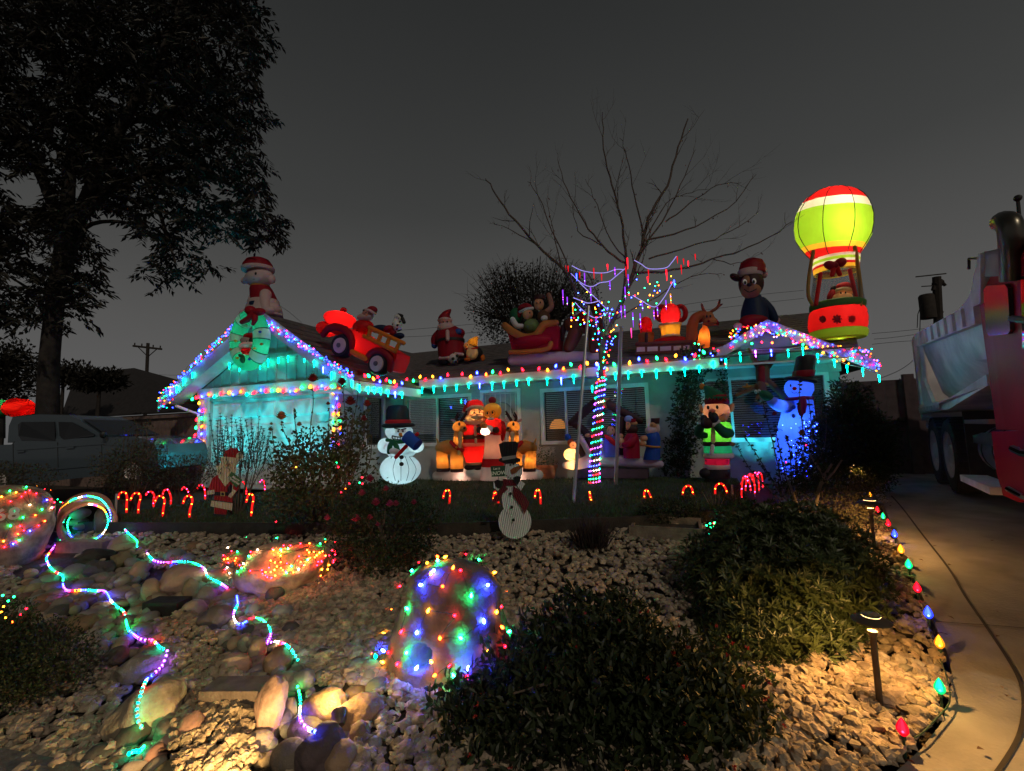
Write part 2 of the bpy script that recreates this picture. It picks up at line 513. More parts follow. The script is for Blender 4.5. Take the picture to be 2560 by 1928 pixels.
# edge face of the slab
b0 = len(Vd)
for j, y in enumerate(ys): Vd.append((Vd[j * k][0], y, driveZ(y) - .12))
for j in range(len(ys) - 1): Fd.append((j * k, (j + 1) * k, b0 + j + 1, b0 + j))
drive = np_mesh('driveway', Vd, Fd, M_conc); tag(drive, kind='structure')
M_joint = mat('joint_tar', (.035, .03, .026), .9, .2)
def joint(pts, w):
    P = [onG(*cr(K8, *p)) for p in pts]
    P = [Vector((p.x, p.y, driveZ(p.y) + .005)) for p in P]
    P, _ = smooth_path(P, [0] * len(P), 5)
    b = B(); vs = []; fs = []
    for i, p in enumerate(P):
        t = (P[min(i + 1, len(P) - 1)] - P[max(0, i - 1)]).normalized(); s = Vector((t.y, -t.x, 0)) * w / 2
        vs += [p + s, p - s]
        if i: fs.append((2 * i - 2, 2 * i - 1, 2 * i + 1, 2 * i))
    b.add(vs, fs).build('expansion_joint', M_joint, drive)
joint([(915, 85), (1050, 220), (1190, 400), (1330, 580), (1420, 730), (1530, 890), (1650, 1070), (1718, 1200), (1735, 1330), (1705, 1480), (1600, 1650), (1500, 1760)], .018)
joint([(1258, 868), (1420, 880), (1580, 890), (1760, 906), (1900, 918)], .012)

# pavement corner at the bottom left
p0 = onZ(-500, 1775, -.43); p1 = onZ(0, 1868, -.43); p2 = onZ(345, 1932, -.43); p3 = onZ(700, 2000, -.43)
b = B(); b.prism([p0, p3, p3 + Vector((.5, -1.6, 0)), p0 + Vector((-.2, -1.8, 0))], (0, 0, -.15))
walk = b.build('pavement', M_walk, None, smooth=False, kind='structure')

# lawn: a low raised turf with a dark timber edging in front
lx = np.linspace(-8.3, .9, 60)
Vl = [(x, edgeY(x) + .03, 0.) for x in lx] + [(x, 9.45, lawnZ(x, 9.45)) for x in lx]
Vl += [(x, edgeY(x) + .03, -.25) for x in lx]
n = len(lx)
Fl = [(i, i + 1, n + i + 1, n + i) for i in range(n - 1)] + [(2 * n + i, 2 * n + i + 1, i + 1, i) for i in range(n - 1)]
Vl += [(.9, 9.45, -.25), (-8.3, 9.45, -.25)]
Fl += [(n - 1, 3 * n - 1, 3 * n, 2 * n - 1), (0, n, 3 * n + 1, 2 * n)]
lawn = np_mesh('lawn', Vl, Fl, M_lawnsoil); tag(lawn, kind='structure')
nb = 26000
bx = NR.uniform(-8.2, .85, nb); ey = np.interp(bx, EDGE_X, EDGE_Y) + .05
by = ey + (9.4 - ey) * NR.uniform(0, 1, nb) ** 1.25
Cg = np.stack([bx, by, np.array([lawnZ(9, 9.45) * max(0, min(1, (x + 4) / 2.6)) * (y - e_) / (9.45 - e_) for x, y, e_ in zip(bx, by, ey)])], 1)
Dg = np.stack([NR.normal(0, .45, nb), NR.normal(0, .45, nb), np.ones(nb)], 1)
Vg, Fg, Tg = leaves(Cg, Dg, unit(nb), NR.uniform(.035, .075, nb), NR.uniform(.006, .011, nb), .1)
gr = np_mesh('grass', Vg, Fg, leafmat('grass_blade', (.045, .075, .02), .4), None, Tg); tag(gr, 'short green lawn grass in front of the house', 'grass', kind='stuff')
M_oldwood = mat('weathered_wood', (.19, .145, .11), .85, .35, 9, .5, 40)
M_darkwood = mat('dark_timber', (.03, .024, .02), .85, .3, 9, .4)
edg = empty('lawn_edging', (-3, 4.8, -.15), 'dark timber edging boards along the near side of the lawn', 'edging')
for a, c in zip(range(len(EDGE_X) - 1), range(1, len(EDGE_X))):
    A = Vector((max(EDGE_X[a], -8.6), 0, 0)); Bv = Vector((EDGE_X[c], 0, 0))
    A.y = edgeY(A.x); Bv.y = edgeY(Bv.x)
    if Bv.x > 1: Bv = Vector((1., edgeY(1.), 0))
    d = (Bv - A).normalized(); nn = Vector((-d.y, d.x, 0)) * .035
    bb_ = B(); bb_.prism([A + Vector((0, 0, -.2)), Bv + Vector((0, 0, -.2)), Bv + Vector((0, 0, .035)), A + Vector((0, 0, .035))], nn)
    bb_.build('board', M_darkwood, edg, smooth=False)

# ------------------------------------------------------------------ the house
M_stucco = mat('stucco', (.36, .37, .36), .9, .10, 3, .35, 60)
M_siding = mat('painted_siding', (.36, .42, .42), .75, .14, 4, .2, 30)
M_trim = mat('white_trim', (.68, .68, .68), .55, .06, 5)
M_gdoor = mat('garage_door_white', (.66, .68, .68), .5, .06, 3)
M_shingle = mat('roof_shingle', (.085, .075, .08), .9, .35, 7, .7, 45)
M_blind = mat('blind_slat', (.62, .64, .64), .6, .08)
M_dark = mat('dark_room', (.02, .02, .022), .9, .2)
M_glass = glassmat('window_glass', (.88, .92, .92), .07)
house = empty('house', (-3, 9.8, 0), 'single storey house with a garage gable, dark shingle roof and coloured lights all over', 'house')
YW = 9.8; YG = 7.44; XS = -6.85; XR = 2.78

def wall_holes(b, plane, u0, u1, z0, z1, holes, out):
    us = sorted({u0, u1, *[h[0] for h in holes], *[h[1] for h in holes]})
    zs = sorted({z0, z1, *[h[2] for h in holes], *[h[3] for h in holes]})
    for i in range(len(us) - 1):
        for j in range(len(zs) - 1):
            cu = (us[i] + us[i + 1]) / 2; cz = (zs[j] + zs[j + 1]) / 2
            if any(h[0] < cu < h[1] and h[2] < cz < h[3] for h in holes): continue
            q = [(us[i], zs[j]), (us[i + 1], zs[j]), (us[i + 1], zs[j + 1]), (us[i], zs[j + 1])]
            b.add([plane(u, z) for u, z in q], [(0, 1, 2, 3)])
    for h in holes:       # reveals
        q = [(h[0], h[2]), (h[1], h[2]), (h[1], h[3]), (h[0], h[3])]
        for k in range(4):
            a, c = q[k], q[(k + 1) % 4]
            b.add([plane(*a), plane(*c), plane(*c) + out * -.12, plane(*a) + out * -.12], [(0, 1, 2, 3)])
def rect(K, x0, x1, yt, yb, Y):
    a = onY(*cr(K, x0, yt), Y); c = onY(*cr(K, x1, yb), Y)
    return a.x, c.x, c.z, a.z
w2 = rect(K3, 352, 836, 858, 1238, YW)
w3 = (onY(*cr(K4, 272, 1000), YW).x, onY(*cr(K4, 938, 1000), YW).x, onY(*cr(K4, 600, 1258), YW).z, onY(*cr(K4, 600, 912), YW).z)
wr = (onY(*cr(S5, 182, 600), YW).x, onY(*cr(S5, 1612, 600), YW).x, onY(*cr(S5, 560, 960), YW).z, onY(*cr(S5, 900, 262), YW).z)
w2 = (w2[0], w2[1], .86, 2.02); w3 = (w3[0], w3[1], .86, 2.02); wr = (wr[0], wr[1], .86, 2.05)
dr = (onY(*cr(K3, 925, 1000), YW).x, onY(*cr(K3, 1212, 1000), YW).x, 0.02, 2.08)
ws = (onX(*cr(K2, 1562, 1200), XS).y, onX(*cr(K2, 1688, 1200), XS).y, .86, 2.02)
PY = lambda u, z: Vector((u, YW, z))
b = B(); wall_holes(b, PY, XS, XR, -.05, 2.44, [w2, w3, wr, dr], Vector((0, -1, 0)))
b.build('wall', M_stucco, house, smooth=False)
b = B(); wall_holes(b, lambda u, z: Vector((XS, u, z)), YG, YW, -.05, 2.44, [(ws[0], ws[1], ws[2], ws[3])], Vector((1, 0, 0)))
b.build('wall', M_stucco, house, smooth=False)
b = B(); b.add([(XR, YW, -.05), (XR, YW + 6, -.05), (XR, YW + 6, 2.44), (XR, YW, 2.44)], [(0, 1, 2, 3)]); b.build('wall', M_stucco, house, smooth=False)
# garage front
XL = onY(496, 1050, YG).x
gd = (onY(524, 1050, YG).x, onY(827, 1050, YG).x, -.03, 2.04)
b = B(); wall_holes(b, lambda u, z: Vector((u, YG, z)), XL, XS, -.05, 2.26, [gd], Vector((0, -1, 0)))
b.add([(XL, YG, -.05), (XL, YG + 6, -.05), (XL, YG + 6, 2.3), (XL, YG, 2.3)], [(0, 1, 2, 3)])
b.build('wall', M_siding, house, smooth=False)
# gables: peak and eaves on Y = 6.9 (overhang) traced from the photograph
YO = 6.88
pk = onY(655, 783, YO); el = onY(398, 1000, YO); er = onY(884, 952, YO)
def zline(x): return interp(x, [el.x, pk.x, er.x], [el.z, pk.z, er.z])
b = B()
gz0 = 2.26
gp = [(XL, gz0), (XS, gz0), (XS, zline(XS) - .1), (pk.x, pk.z - .1), (XL, zline(XL) - .1)]
b.prism([(x, YG, z) for x, z in gp], (0, .08, 0)); b.build('gable_wall', M_siding, house, smooth=False)
# board and batten relief on the gable, one batten each
for x in np.arange(XL + .18, XS, .30):
    top = zline(x) - .13
    bb_ = B(); bb_.bb(x - .022, x + .022, YG - .022, YG - .002, gz0 + .14, top); bb_.build('batten', M_siding, house, smooth=False)
tz = onY(*cr(K2, 800, 822), YG).z
bb_ = B(); bb_.bb(onY(*cr(K2, 430, 850), YG).x, onY(*cr(K2, 1120, 800), YG).x, YG - .07, YG - .024, tz - .05, tz + .05); bb_.build('gable_trim', M_siding, house, smooth=False)
bb_ = B(); bb_.bb(XL, XS, YG - .055, YG - .002, gz0 - .13, gz0 + .1); bb_.build('garage_header', M_trim, house, smooth=False)
for x in (gd[0] - .07, gd[1] + .07): bb_ = B(); bb_.bb(x - .07, x + .07, YG - .05, YG - .002, -.03, gz0 - .132); bb_.build('door_casing', M_trim, house, smooth=False)
# garage door: sections and raised panels
gdo = B(); gdo.bb(gd[0], gd[1], YG + .07, YG + .11, gd[2], gd[3]); gdo = gdo.build('garage_door', M_gdoor, house, smooth=False)
rows_, cols_ = 4, 7
hh = (gd[3] - gd[2]) / rows_; ww = (gd[1] - gd[0]) / cols_
for i in range(rows_):
    for j in range(cols_):
        x0 = gd[0] + j * ww + .05; x1 = x0 + ww - .1; z0 = gd[2] + i * hh + .07; z1 = z0 + hh - .14
        bb_ = B(); y0 = YG + .07
        o_ = [Vector((x0, y0, z0)), Vector((x1, y0, z0)), Vector((x1, y0, z1)), Vector((x0, y0, z1))]
        c_ = (o_[0] + o_[2]) / 2; i_ = [c_ + Vector(((p - c_).x * .86, -.028, (p - c_).z * .78)) for p in o_]
        bb_.add(o_ + i_, [(4, 5, 6, 7), (0, 1, 5, 4), (1, 2, 6, 5), (2, 3, 7, 6), (3, 0, 4, 7)]); bb_.build('panel', M_gdoor, gdo, smooth=False)

# roofs
SL = .36; ZE = 2.42; YE = 9.22; YR_ = 14.0
def roofz(Y): return ZE + SL * (Y - YE)
def onRoof(px, py):
    n = Vector((0, -SL, 1)).normalized(); return onP(px, py, (0, YE, ZE), n)
b = B()
xr0, xr1 = -7.2, 3.02
ridge_l = onY(994, 885, YR_); ridge_r = onY(2151, 781, YR_)
zr = roofz(YR_)
b.prism([(xr0, YE, ZE), (xr1, YE + .3, roofz(YE + .3)), (4.3, YR_, zr), (-10, YR_, zr)], (0, 0, -.06))
b.prism([(-10, YR_, zr), (4.3, YR_, zr), (4.3, YR_ + 5, zr - 1.8), (-10, YR_ + 5, zr - 1.8)], (0, 0, -.06))
main_roof = b.build('roof', M_shingle, house, smooth=False)
# shingle courses on the near slopes (real steps)
for kx in range(16):
    yy = YE + .02 + kx * .3
    bb_ = B(); z_ = roofz(yy)
    bb_.prism([(xr0 + .3, yy, z_ + .002), (2.9, yy, z_ + .002), (2.9, yy, z_ + .022), (xr0 + .3, yy, z_ + .022)], (0, .3, .3 * SL - .018)); bb_.build('shingle_course', M_shingle, house, smooth=False)
b = B()
YB = 13.2
th = Vector((0, 0, -.07))
b.prism([el, pk, (pk.x, YB, pk.z), (el.x, YB, el.z)], th)
b.prism([pk, er, (er.x, YB, er.z), (pk.x, YB, pk.z)], th)
b.build('roof', M_shingle, house, smooth=False)
g_n = (er - pk); g_n = Vector((-g_n.z, 0, g_n.x)).normalized()
if g_n.z < 0: g_n = -g_n
def onGarageRoof(px, py): return onP(px, py, pk, g_n)
for kx in range(10):     # courses on the garage roof's right slope
    a = pk + (er - pk) * (kx / 10.); c = pk + (er - pk) * ((kx + 1) / 10.)
    bb_ = B(); bb_.prism([a + g_n * .004, c + g_n * .004, c + g_n * .024, a + g_n * .010], (0, YE - YO + .5, 0)); bb_.build('shingle_course', M_shingle, house, smooth=False)
# barge boards, fascias and soffits
def board(p, q, h, t, name='fascia', m=None):
    bb_ = B(); p = Vector(p); q = Vector(q); up = Vector((0, 0, -h))
    bb_.prism([p, q, q + up, p + up], (0, t, 0)); return bb_.build(name, m or M_trim, house, smooth=False)
M_barge = mat('barge_paint', (.34, .34, .38), .7, .1)
board(el + Vector((0, -.03, .05)), pk + Vector((0, -.03, .05)), .33, .03, 'barge_board', M_barge)
board(pk + Vector((0, -.03, .05)), er + Vector((0, -.03, .05)), .33, .03, 'barge_board', M_barge)
bb_ = B(); bb_.prism([(er.x, YO - .03, er.z), (er.x, YE, er.z), (er.x, YE, er.z - .19), (er.x, YO - .03, er.z - .19)], (.03, 0, 0)); bb_.build('fascia', M_trim, house, smooth=False)
bb_ = B(); bb_.bb(er.x, .72, YE - .03, YE - .001, ZE - .19, ZE + .0); bb_.build('fascia', M_trim, house, smooth=False)
bb_ = B(); bb_.bb(XS, XR, YE - .001, YW - .002, ZE - .17, ZE - .14); bb_.build('soffit', M_trim, house, smooth=False)
bb_ = B(); bb_.bb(XS + .002, er.x - .001, YO, YE, er.z - .17, er.z - .14); bb_.build('soffit', M_trim, house, smooth=False)
# sloped soffit under the garage gable overhang
bb_ = B(); bb_.prism([el + Vector((0, 0, -.075)), pk + Vector((0, 0, -.075)), Vector((pk.x, YG - .03, pk.z - .075)), Vector((el.x, YG - .03, el.z - .075))], (0, 0, -.02)); bb_.prism([pk + Vector((0, 0, -.075)), er + Vector((0, 0, -.075)), Vector((er.x, YG - .03, er.z - .075)), Vector((pk.x, YG - .03, pk.z - .075))], (0, 0, -.02)); bb_.build('soffit', M_siding, house, smooth=False)
# gutter downpipe elbow at the left corner
bb_ = B(); bb_.tube([onY(*cr(K2, 250, 1152), YO + .1), onY(*cr(K2, 330, 1182), YG - .15), onY(*cr(K2, 405, 1210), YG - .06), onY(*cr(K2, 408, 1560), YG - .06)], .035, 8); bb_.build('downpipe', M_trim, house)
# right gable
YR2 = 9.42
rl = onY(1792, 880, YR2); rpk = onY(1918, 803, YR2); rr = onY(2186, 905, YR2)
b = B()
b.prism([rl, rpk, (rpk.x, 12.6, rpk.z), (rl.x, 12, rl.z)], th)
b.prism([rpk, rr, (rr.x + .2, 12.6, rr.z + .1), (rpk.x, 12.6, rpk.z)], th)
b.build('roof', M_shingle, house, smooth=False)
r_n = (rr - rpk); r_n = Vector((-r_n.z, 0, r_n.x)).normalized()
b = B()
def zr2(x): return interp(x, [rl.x, rpk.x, rr.x], [rl.z, rpk.z, rr.z])
x0 = wr[0] - .3
b.prism([(x0, YW - .05, 2.08), (XR + .02, YW - .05, 2.08), (XR + .02, YW - .05, zr2(XR) - .08), (rpk.x, YW - .05, rpk.z - .08), (x0, YW - .05, max(2.2, zr2(x0) - .08))], (0, .045, 0))
b.build('gable_wall', M_siding, house, smooth=False)
for x in np.arange(x0 + .1, XR, .30):
    bb_ = B(); bb_.bb(x - .02, x + .02, YW - .07, YW - .052, 2.085, max(2.2, zr2(x) - .1)); bb_.build('batten', M_siding, house, smooth=False)
board(rl + Vector((0, -.03, .03)), rpk + Vector((0, -.03, 0.03)), .2, .03, 'barge_board', M_barge)
board(rpk + Vector((0, -.03, .03)), rr + Vector((0, -.03, 0.03)), .2, .03, 'barge_board', M_barge)

# windows: frame, mullion, panes, blinds, a dark room behind
def window(r, mull, axis='y', slats=True, mullw=.05):
    u0, u1, z0, z1 = r
    if axis == 'y':
        P = lambda u, z, d: Vector((u, YW - d, z))
        bx = lambda b, a, c, d0, d1, e, f: b.bb(a, c, YW - d1, YW - d0, e, f)
    else:
        P = lambda u, z, d: Vector((XS + d, u, z))
        bx = lambda b, a, c, d0, d1, e, f: b.bb(XS + d0, XS + d1, a, c, e, f)
    fr = B(); t = .065
    bx(fr, u0 - .05, u1 + .05, -.06, .035, z1 - .02, z1 + t); bx(fr, u0 - .05, u1 + .05, -.06, .045, z0 - t, z0 + .02)
    bx(fr, u0 - .05, u0 + .03, -.06, .035, z0 + .02, z1 - .02); bx(fr, u1 - .03, u1 + .05, -.06, .035, z0 + .02, z1 - .02)
    f = fr.build('window', M_trim, house, smooth=False)
    ms = []
    for mu in mull:
        um = u0 + (u1 - u0) * mu; q = B(); bx(q, um - mullw / 2, um + mullw / 2, -.05, .025, z0 + .02, z1 - .02); q.build('mullion', M_trim, f, smooth=False); ms.append(um)
    us = [u0 + .03] + ms + [u1 - .03]
    for a, c in zip(us[:-1], us[1:]):
        q = B(); bx(q, a, c, -.035, -.03, z0 + .02, z1 - .02); q.build('pane', M_glass, f, smooth=False)
    if slats:
        q = B(); z = z0 + .04
        while z < z1 - .02:
            for a, c in zip(us[:-1], us[1:]):
                p = [P(a + .02, z, -.085), P(c - .02, z, -.085), P(c - .02, z + .028, -.115), P(a + .02, z + .028, -.115)]
                q.add(p, [(0, 1, 2, 3)])
            z += .046
        o = q.build('blind_slats', M_blind, f, smooth=False); o['kind'] = 'stuff'
    return f
win2 = window(w2, [.5]); win3 = window(w3, [.235, .76]); winr = window(wr, [.235, .78]); wins = window(ws, [], 'x', True)
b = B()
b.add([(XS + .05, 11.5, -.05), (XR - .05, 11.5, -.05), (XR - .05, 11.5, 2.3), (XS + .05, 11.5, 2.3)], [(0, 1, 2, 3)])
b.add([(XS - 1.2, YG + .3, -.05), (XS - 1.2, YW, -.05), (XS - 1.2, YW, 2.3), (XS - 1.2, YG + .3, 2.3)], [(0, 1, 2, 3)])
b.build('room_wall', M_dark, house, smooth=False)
# front door with a white security grille
b = B(); t = .05
b.bb(dr[0] - .03, dr[0] + t, YW - .05, YW + .05, dr[2], dr[3] + .05); b.bb(dr[1] - t, dr[1] + .03, YW - .05, YW + .05, dr[2], dr[3] + .05); b.bb(dr[0] + t, dr[1] - t, YW - .05, YW + .05, dr[3] - .02, dr[3] + .05)
door = b.build('door', M_trim, house, smooth=False)
M_bar = mat('grille_paint', (.62, .62, .6), .5, .05)
b = B(); b.bb(dr[0] + t, dr[1] - t, YW + .06, YW + .1, dr[2], dr[3] - .02)
b.build('door_leaf', mat('door_leaf_paint', (.36, .38, .38), .6, .06), door, smooth=False)
b = B(); cxd = (dr[0] + dr[1]) / 2
b.torus((cxd, YW + .055, 1.55), .27, .012, n=16, m=6, a0=0, a1=math.pi); b.build('fan_light', mat('door_fan', (.2, .22, .24), .4), door)
for i in range(7):
    x = dr[0] + .1 + (dr[1] - dr[0] - .2) * i / 6
    q = B(); q.tube([(x, YW - .02, dr[2] + .1), (x, YW - .02, dr[3] - .03)], .009, 6); q.build('grille_bar', M_bar, door)
for z in (.12, .9, 1.35, dr[3] - .05): q = B(); q.tube([(dr[0] + .06, YW - .02, z), (dr[1] - .06, YW - .02, z)], .011, 6); q.build('grille_rail', M_bar, door)
q = B(); q.bb(dr[0] - .12, dr[1] + .12, YW - .5, YW - .06, -.06, .02); q.build('door_step', M_conc, house, smooth=False)

# table lamp behind the right-hand living room window
lp = onY(*cr(K3, 1500, 1110), YW + .35)
tl = empty('table_lamp', (lp.x, lp.y, .55), 'lit amber domed table lamp seen through the blinds of the big window', 'lamp')
b = B(); b.lathe([(.20, 0), (.205, .02), (.19, .10), (.14, .19), (.07, .24), (.02, .25)], (lp.x, lp.y, lp.z - .07), n=20); b.build('lamp_shade', emit('amber_shade', (1, .33, .06), 1.1), tl)
b = B(); b.lathe([(.08, 0), (.085, .02), (.03, .05), (.022, .3), (.03, .5)], (lp.x, lp.y, .55), n=14); b.build('lamp_base', M_darkwood, tl)
b = B(); b.bb(lp.x - .4, lp.x + .4, lp.y - .18, lp.y + .3, .50, .545)
for sx_ in (-1, 1):
    for sy_ in (-1, 1): b.bb(lp.x + sx_ * .36 - .02, lp.x + sx_ * .36 + .02, lp.y + .06 + sy_ * .2 - .02, lp.y + .06 + sy_ * .2 + .02, -.02, .4995)
b.top('side_table', M_darkwood, 'dark side table under the amber lamp inside the big window', 'table', smooth=False)

# ------------------------------------------------------------------ beyond: fence, gate, neighbour, poles, wires
M_fence = mat('fence_board', (.20, .14, .12), .85, .3, 8, .4)
fence = empty('board_fence', (XL - 3, YG + .15, 0), 'brown vertical board fence between the garage and the parked pickup', 'fence')
x = XL - .06; i = 0
while x > XL - 8.5:
    h = 1.68 + R.uniform(-.015, .015)
    q = B(); q.bb(x - .14, x - .004, YG + .15 + R.uniform(0, .012), YG + .175, -.35, h); q.build('board', M_fence, fence, smooth=False)
    x -= .145; i += 1
q = B(); q.bb(XL - 8.5, XL - .06, YG + .09, YG + .145, 1.70, 1.78); q.build('top_rail', M_fence, fence, smooth=False)
gate_y = 11.6
M_gate = mat('gate_board', (.075, .05, .06), .85, .25, 6, .3)
gx0 = 2.95
gate = empty('side_gate', (5, gate_y, 0), 'tall dark board gate across the end of the drive', 'gate')
x = gx0
while x < 7.6:
    q = B(); q.bb(x, x + .22, gate_y + R.uniform(0, .012), gate_y + .04, .02, 2.0); q.build('board', M_gate, gate, smooth=False); x += .225
for px_ in (2278,):
    gp_ = onY(px_, 1050, gate_y); q = B(); q.bb(gp_.x - .09, gp_.x + .09, gate_y - .1, gate_y - .004, .0, 2.1); q.build('post', M_gate, gate, smooth=False)
    q = B(); q.bb(gp_.x - .22, gp_.x - .1, gate_y - .06, gate_y - .004, 1.1, 1.2); q.build('latch', mat('iron', (.03, .03, .03), .5, metal=.8), gate, smooth=False)

M_nroof = mat('neighbour_roof', (.03, .027, .03), .9, .25, 4, .4)
YN = 17.
nb_ = empty('neighbour_house', tuple(onY(250, 1120, YN)), 'dark low neighbouring house roof beyond the board fence', 'house')
nb_.location.z = 0
b = B()
A = onY(190, 935, YN + 3); Bp = onY(335, 920, YN + 3); Cc = onY(500, 1024, YN); Dd = onY(150, 1045, YN)
b.prism([Dd, Cc, Bp, A], (0, 0, -.1)); b.prism([Cc, Cc + Vector((0, 7, 0)), Bp + Vector((0, .01, 0)), Bp + Vector((0, 0, 0))], (0, 0, -.1)); b.build('roof', M_nroof, nb_, smooth=False)
b = B(); b.bb(Dd.x + .4, Cc.x - .4, YN + .4, YN + 6, 0, Cc.z - .1); b.build('wall', mat('neighbour_wall', (.12, .1, .1), .9), nb_, smooth=False)

M_pole = mat('pole_wood', (.035, .028, .025), .9, .3)
M_wire = mat('wire', (.012, .012, .012), .6)
pp = onD(370, 940, 40)
pole = empty('utility_pole', (pp.x, pp.y, 0), 'wooden utility pole with one crossarm far behind the neighbouring roof', 'utility pole')
b = B(); b.tube([(pp.x, pp.y, -.3), onD(370, 858, 40)], [.16, .13], 8); b.build('pole', M_pole, pole)
b = B(); ca = onD(333, 865, 40); cb = onD(404, 873, 40); b.tube([ca, cb], .10, 6); b.build('crossarm', M_pole, pole)
b = B()
for t in (.05, .3, .7, .95): q = ca.lerp(cb, t); b.tube([q, q + Vector((0, 0, .3))], .05, 6)
b.build('insulator', M_pole, pole)
b = B(); b.tube([ca.lerp(cb, .15), onD(370, 892, 40)], .04, 5); b.tube([ca.lerp(cb, .85), onD(370, 892, 40)], .04, 5); b.build('brace', M_pole, pole)
DP = 24
p2 = Fig(K6, plane=(onD(2345, 800, DP), CAMF))
pole2 = empty('utility_pole', tuple(p2.p(525, 1100)), 'dark utility pole carrying a transformer can, above the dump truck bed', 'utility pole'); pole2.location.z = 0
b = B(); b.tube([p2.p(503, 505), p2.p(535, 1300)], [.2, .26], 8); b.build('pole', M_pole, pole2)
b = B(); b.lathe([(.34, 0), (.34, 1.25), (.28, 1.34), (.1, 1.38)], p2.p(463, 722), n=14); b.tube([p2.p(460, 600), p2.p(462, 630)], .1, 6); b.build('transformer', M_pole, pole2)
b = B(); b.tube([p2.p(395, 505), p2.p(552, 488)], .035, 5); b.tube([p2.p(425, 555), p2.p(545, 548)], .03, 5); b.tube([p2.p(490, 545), p2.p(530, 530)], .16, 6); b.tube([p2.p(487, 575), p2.p(505, 510)], .12, 6); b.tube([p2.p(530, 530), p2.p(548, 550)], .08, 6)
b.tube([p2.p(488, 622), p2.p(525, 622)], .07, 5); b.tube([p2.p(490, 688), p2.p(535, 688)], .07, 5); b.build('crossarm', M_pole, pole2)
b = B(); b.tube([p2.p(432, 628), p2.p(405, 700), p2.p(402, 770)], .02, 4); b.tube([p2.p(440, 620), p2.p(418, 700), p2.p(416, 790)], .02, 4); b.build('drop_wire', M_wire, pole2)
def wire(label, pts, r=.012, cat='wire', group='overhead wires'):
    P = [onD(*q) for q in pts]; P, _ = smooth_path(P, [0] * len(P), 6)
    b = B(); b.tube(P, r, 5); return b.top('overhead_wire', M_wire, label, cat, group)
wire('lowest overhead wire running from the balloon side to the utility pole', [(2180, 861, 24), (2240, 855, 24), (2300, 851, 24)])
wire('middle overhead wire between the house roof and the transformer pole', [(2185, 848, 24), (2240, 843, 24), (2345, 828, 24)])
wire('topmost overhead wire between the house roof and the transformer pole', [(2180, 834, 24), (2240, 829, 24), (2345, 818, 24)])
wire('slack service wire dropping towards the right end of the house', [(2195, 948, 16), (2250, 925, 18), (2290, 895, 20), (2345, 840, 24)])
wire('thin power line crossing the sky behind the fire engine', [(1000, 826, 30), (1100, 818, 30), (1300, 800, 30)])
wire('lower thin power line crossing the sky behind the fire engine', [(1000, 843, 30), (1100, 838, 30), (1300, 822, 30)])
wire('thin power line crossing the sky right of the tied tree', [(1690, 765, 30), (1850, 742, 30), (2010, 726, 30)])
wire('lower thin power line crossing the sky right of the tied tree', [(1690, 785, 30), (1850, 764, 30), (2010, 746, 30)])
wire('thin power line left of the house below the crossarm', [(372, 936, 40), (430, 938, 40), (500, 938, 40)])
# ------------------------------------------------------------------ rocks
M_rock = mat('river_rock', (.30, .265, .225), .8, .35, 5, .5, 30, attr=True)
M_gran = mat('granite', (.33, .28, .24), .85, .55, 9, .6, 40, attr=True)
M_slate = mat('dark_stone', (.10, .085, .075), .8, .4, 5, .5, 25, attr=True)
def ico(sub):
    import bmesh
    bm = bmesh.new(); bmesh.ops.create_icosphere(bm, subdivisions=sub, radius=1)
    v = np.array([x.co[:] for x in bm.verts]); f = np.array([[q.index for q in x.verts] for x in bm.faces]); bm.free(); return v, f
ICO = {k: ico(k) for k in (1, 2, 3, 4)}
ROCKS_V = []; ROCKS_F = []
def rock(name, px, py, rx, ry, label, group, m=None, tint=(1, 1, 1), rot=0., rough=.12, sub=3, flat=None, seat=.55, cat='rock', ang=0.):
    """river rock at a full-photograph pixel centre with pixel half sizes; seated in the ground"""
    g = onG(px, py + ry * seat)
    D = depth(g)
    a = rx / FPX * D; c = ry / FPX * D
    dpt = (a + c) / 2 * R.uniform(.8, 1.05)
    view = (g - CAMP); view.z = 0; view.normalize(); right = Vector((view.y, -view.x, 0))
    cz = c * .96
    ctr = onD(px, py, D + dpt * .35)
    v, f = ICO[sub]; v = v.copy(); off = Vector((R.uniform(0, 99), R.uniform(0, 99), R.uniform(0, 99)))
    out = []
    fr = Matrix((right, view, Vector((0, 0, 1)))).transposed()
    ca, sa = math.cos(rad(rot)), math.sin(rad(rot))
    for q in v:
        vec = Vector(q)
        k = 1 + rough * 1.6 * mnoise.noise(vec * 1.1 + off) + rough * .5 * mnoise.noise(vec * 3 + off)
        if ang:      # broken facets
            s = mnoise.cell(vec * 1.3 + off) if hasattr(mnoise, 'cell') else 0
            k *= 1 + ang * (max(-.6, min(.6, mnoise.noise(vec * 2.1 + off * 2))) )
        x, y, z = q * k
        x, z = x * a, z * cz
        x, z = x * ca - z * sa, x * sa + z * ca
        out.append(tuple(fr @ Vector((x, y * dpt, z))))
    lo = min(o[2] for o in out)
    me = bpy.data.meshes.new(name); me.from_pydata(out, [], f.tolist()); me.shade_smooth()
    if ang: me.set_sharp_from_angle(angle=rad(28))
    at = me.color_attributes.new('tint', 'FLOAT_COLOR', 'POINT')
    t = np.ones((len(out), 4), np.float32); t[:, :3] = tint; at.data.foreach_set('color', t.ravel())
    me.materials.append(m or M_rock)
    o = link(name, me, None, ctr); tag(o, label, cat, group)
    k = len(ROCKS_V); ROCKS_V.extend([tuple(ctr + Vector(q)) for q in out]); ROCKS_F.extend([tuple(i + k for i in q) for q in f.tolist()])
    return o
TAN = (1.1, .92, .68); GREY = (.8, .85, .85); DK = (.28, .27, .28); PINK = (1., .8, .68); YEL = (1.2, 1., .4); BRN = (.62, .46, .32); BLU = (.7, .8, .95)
G1 = 'river stones edging the dry creek bed'; G2 = 'large boulders of the rock garden'
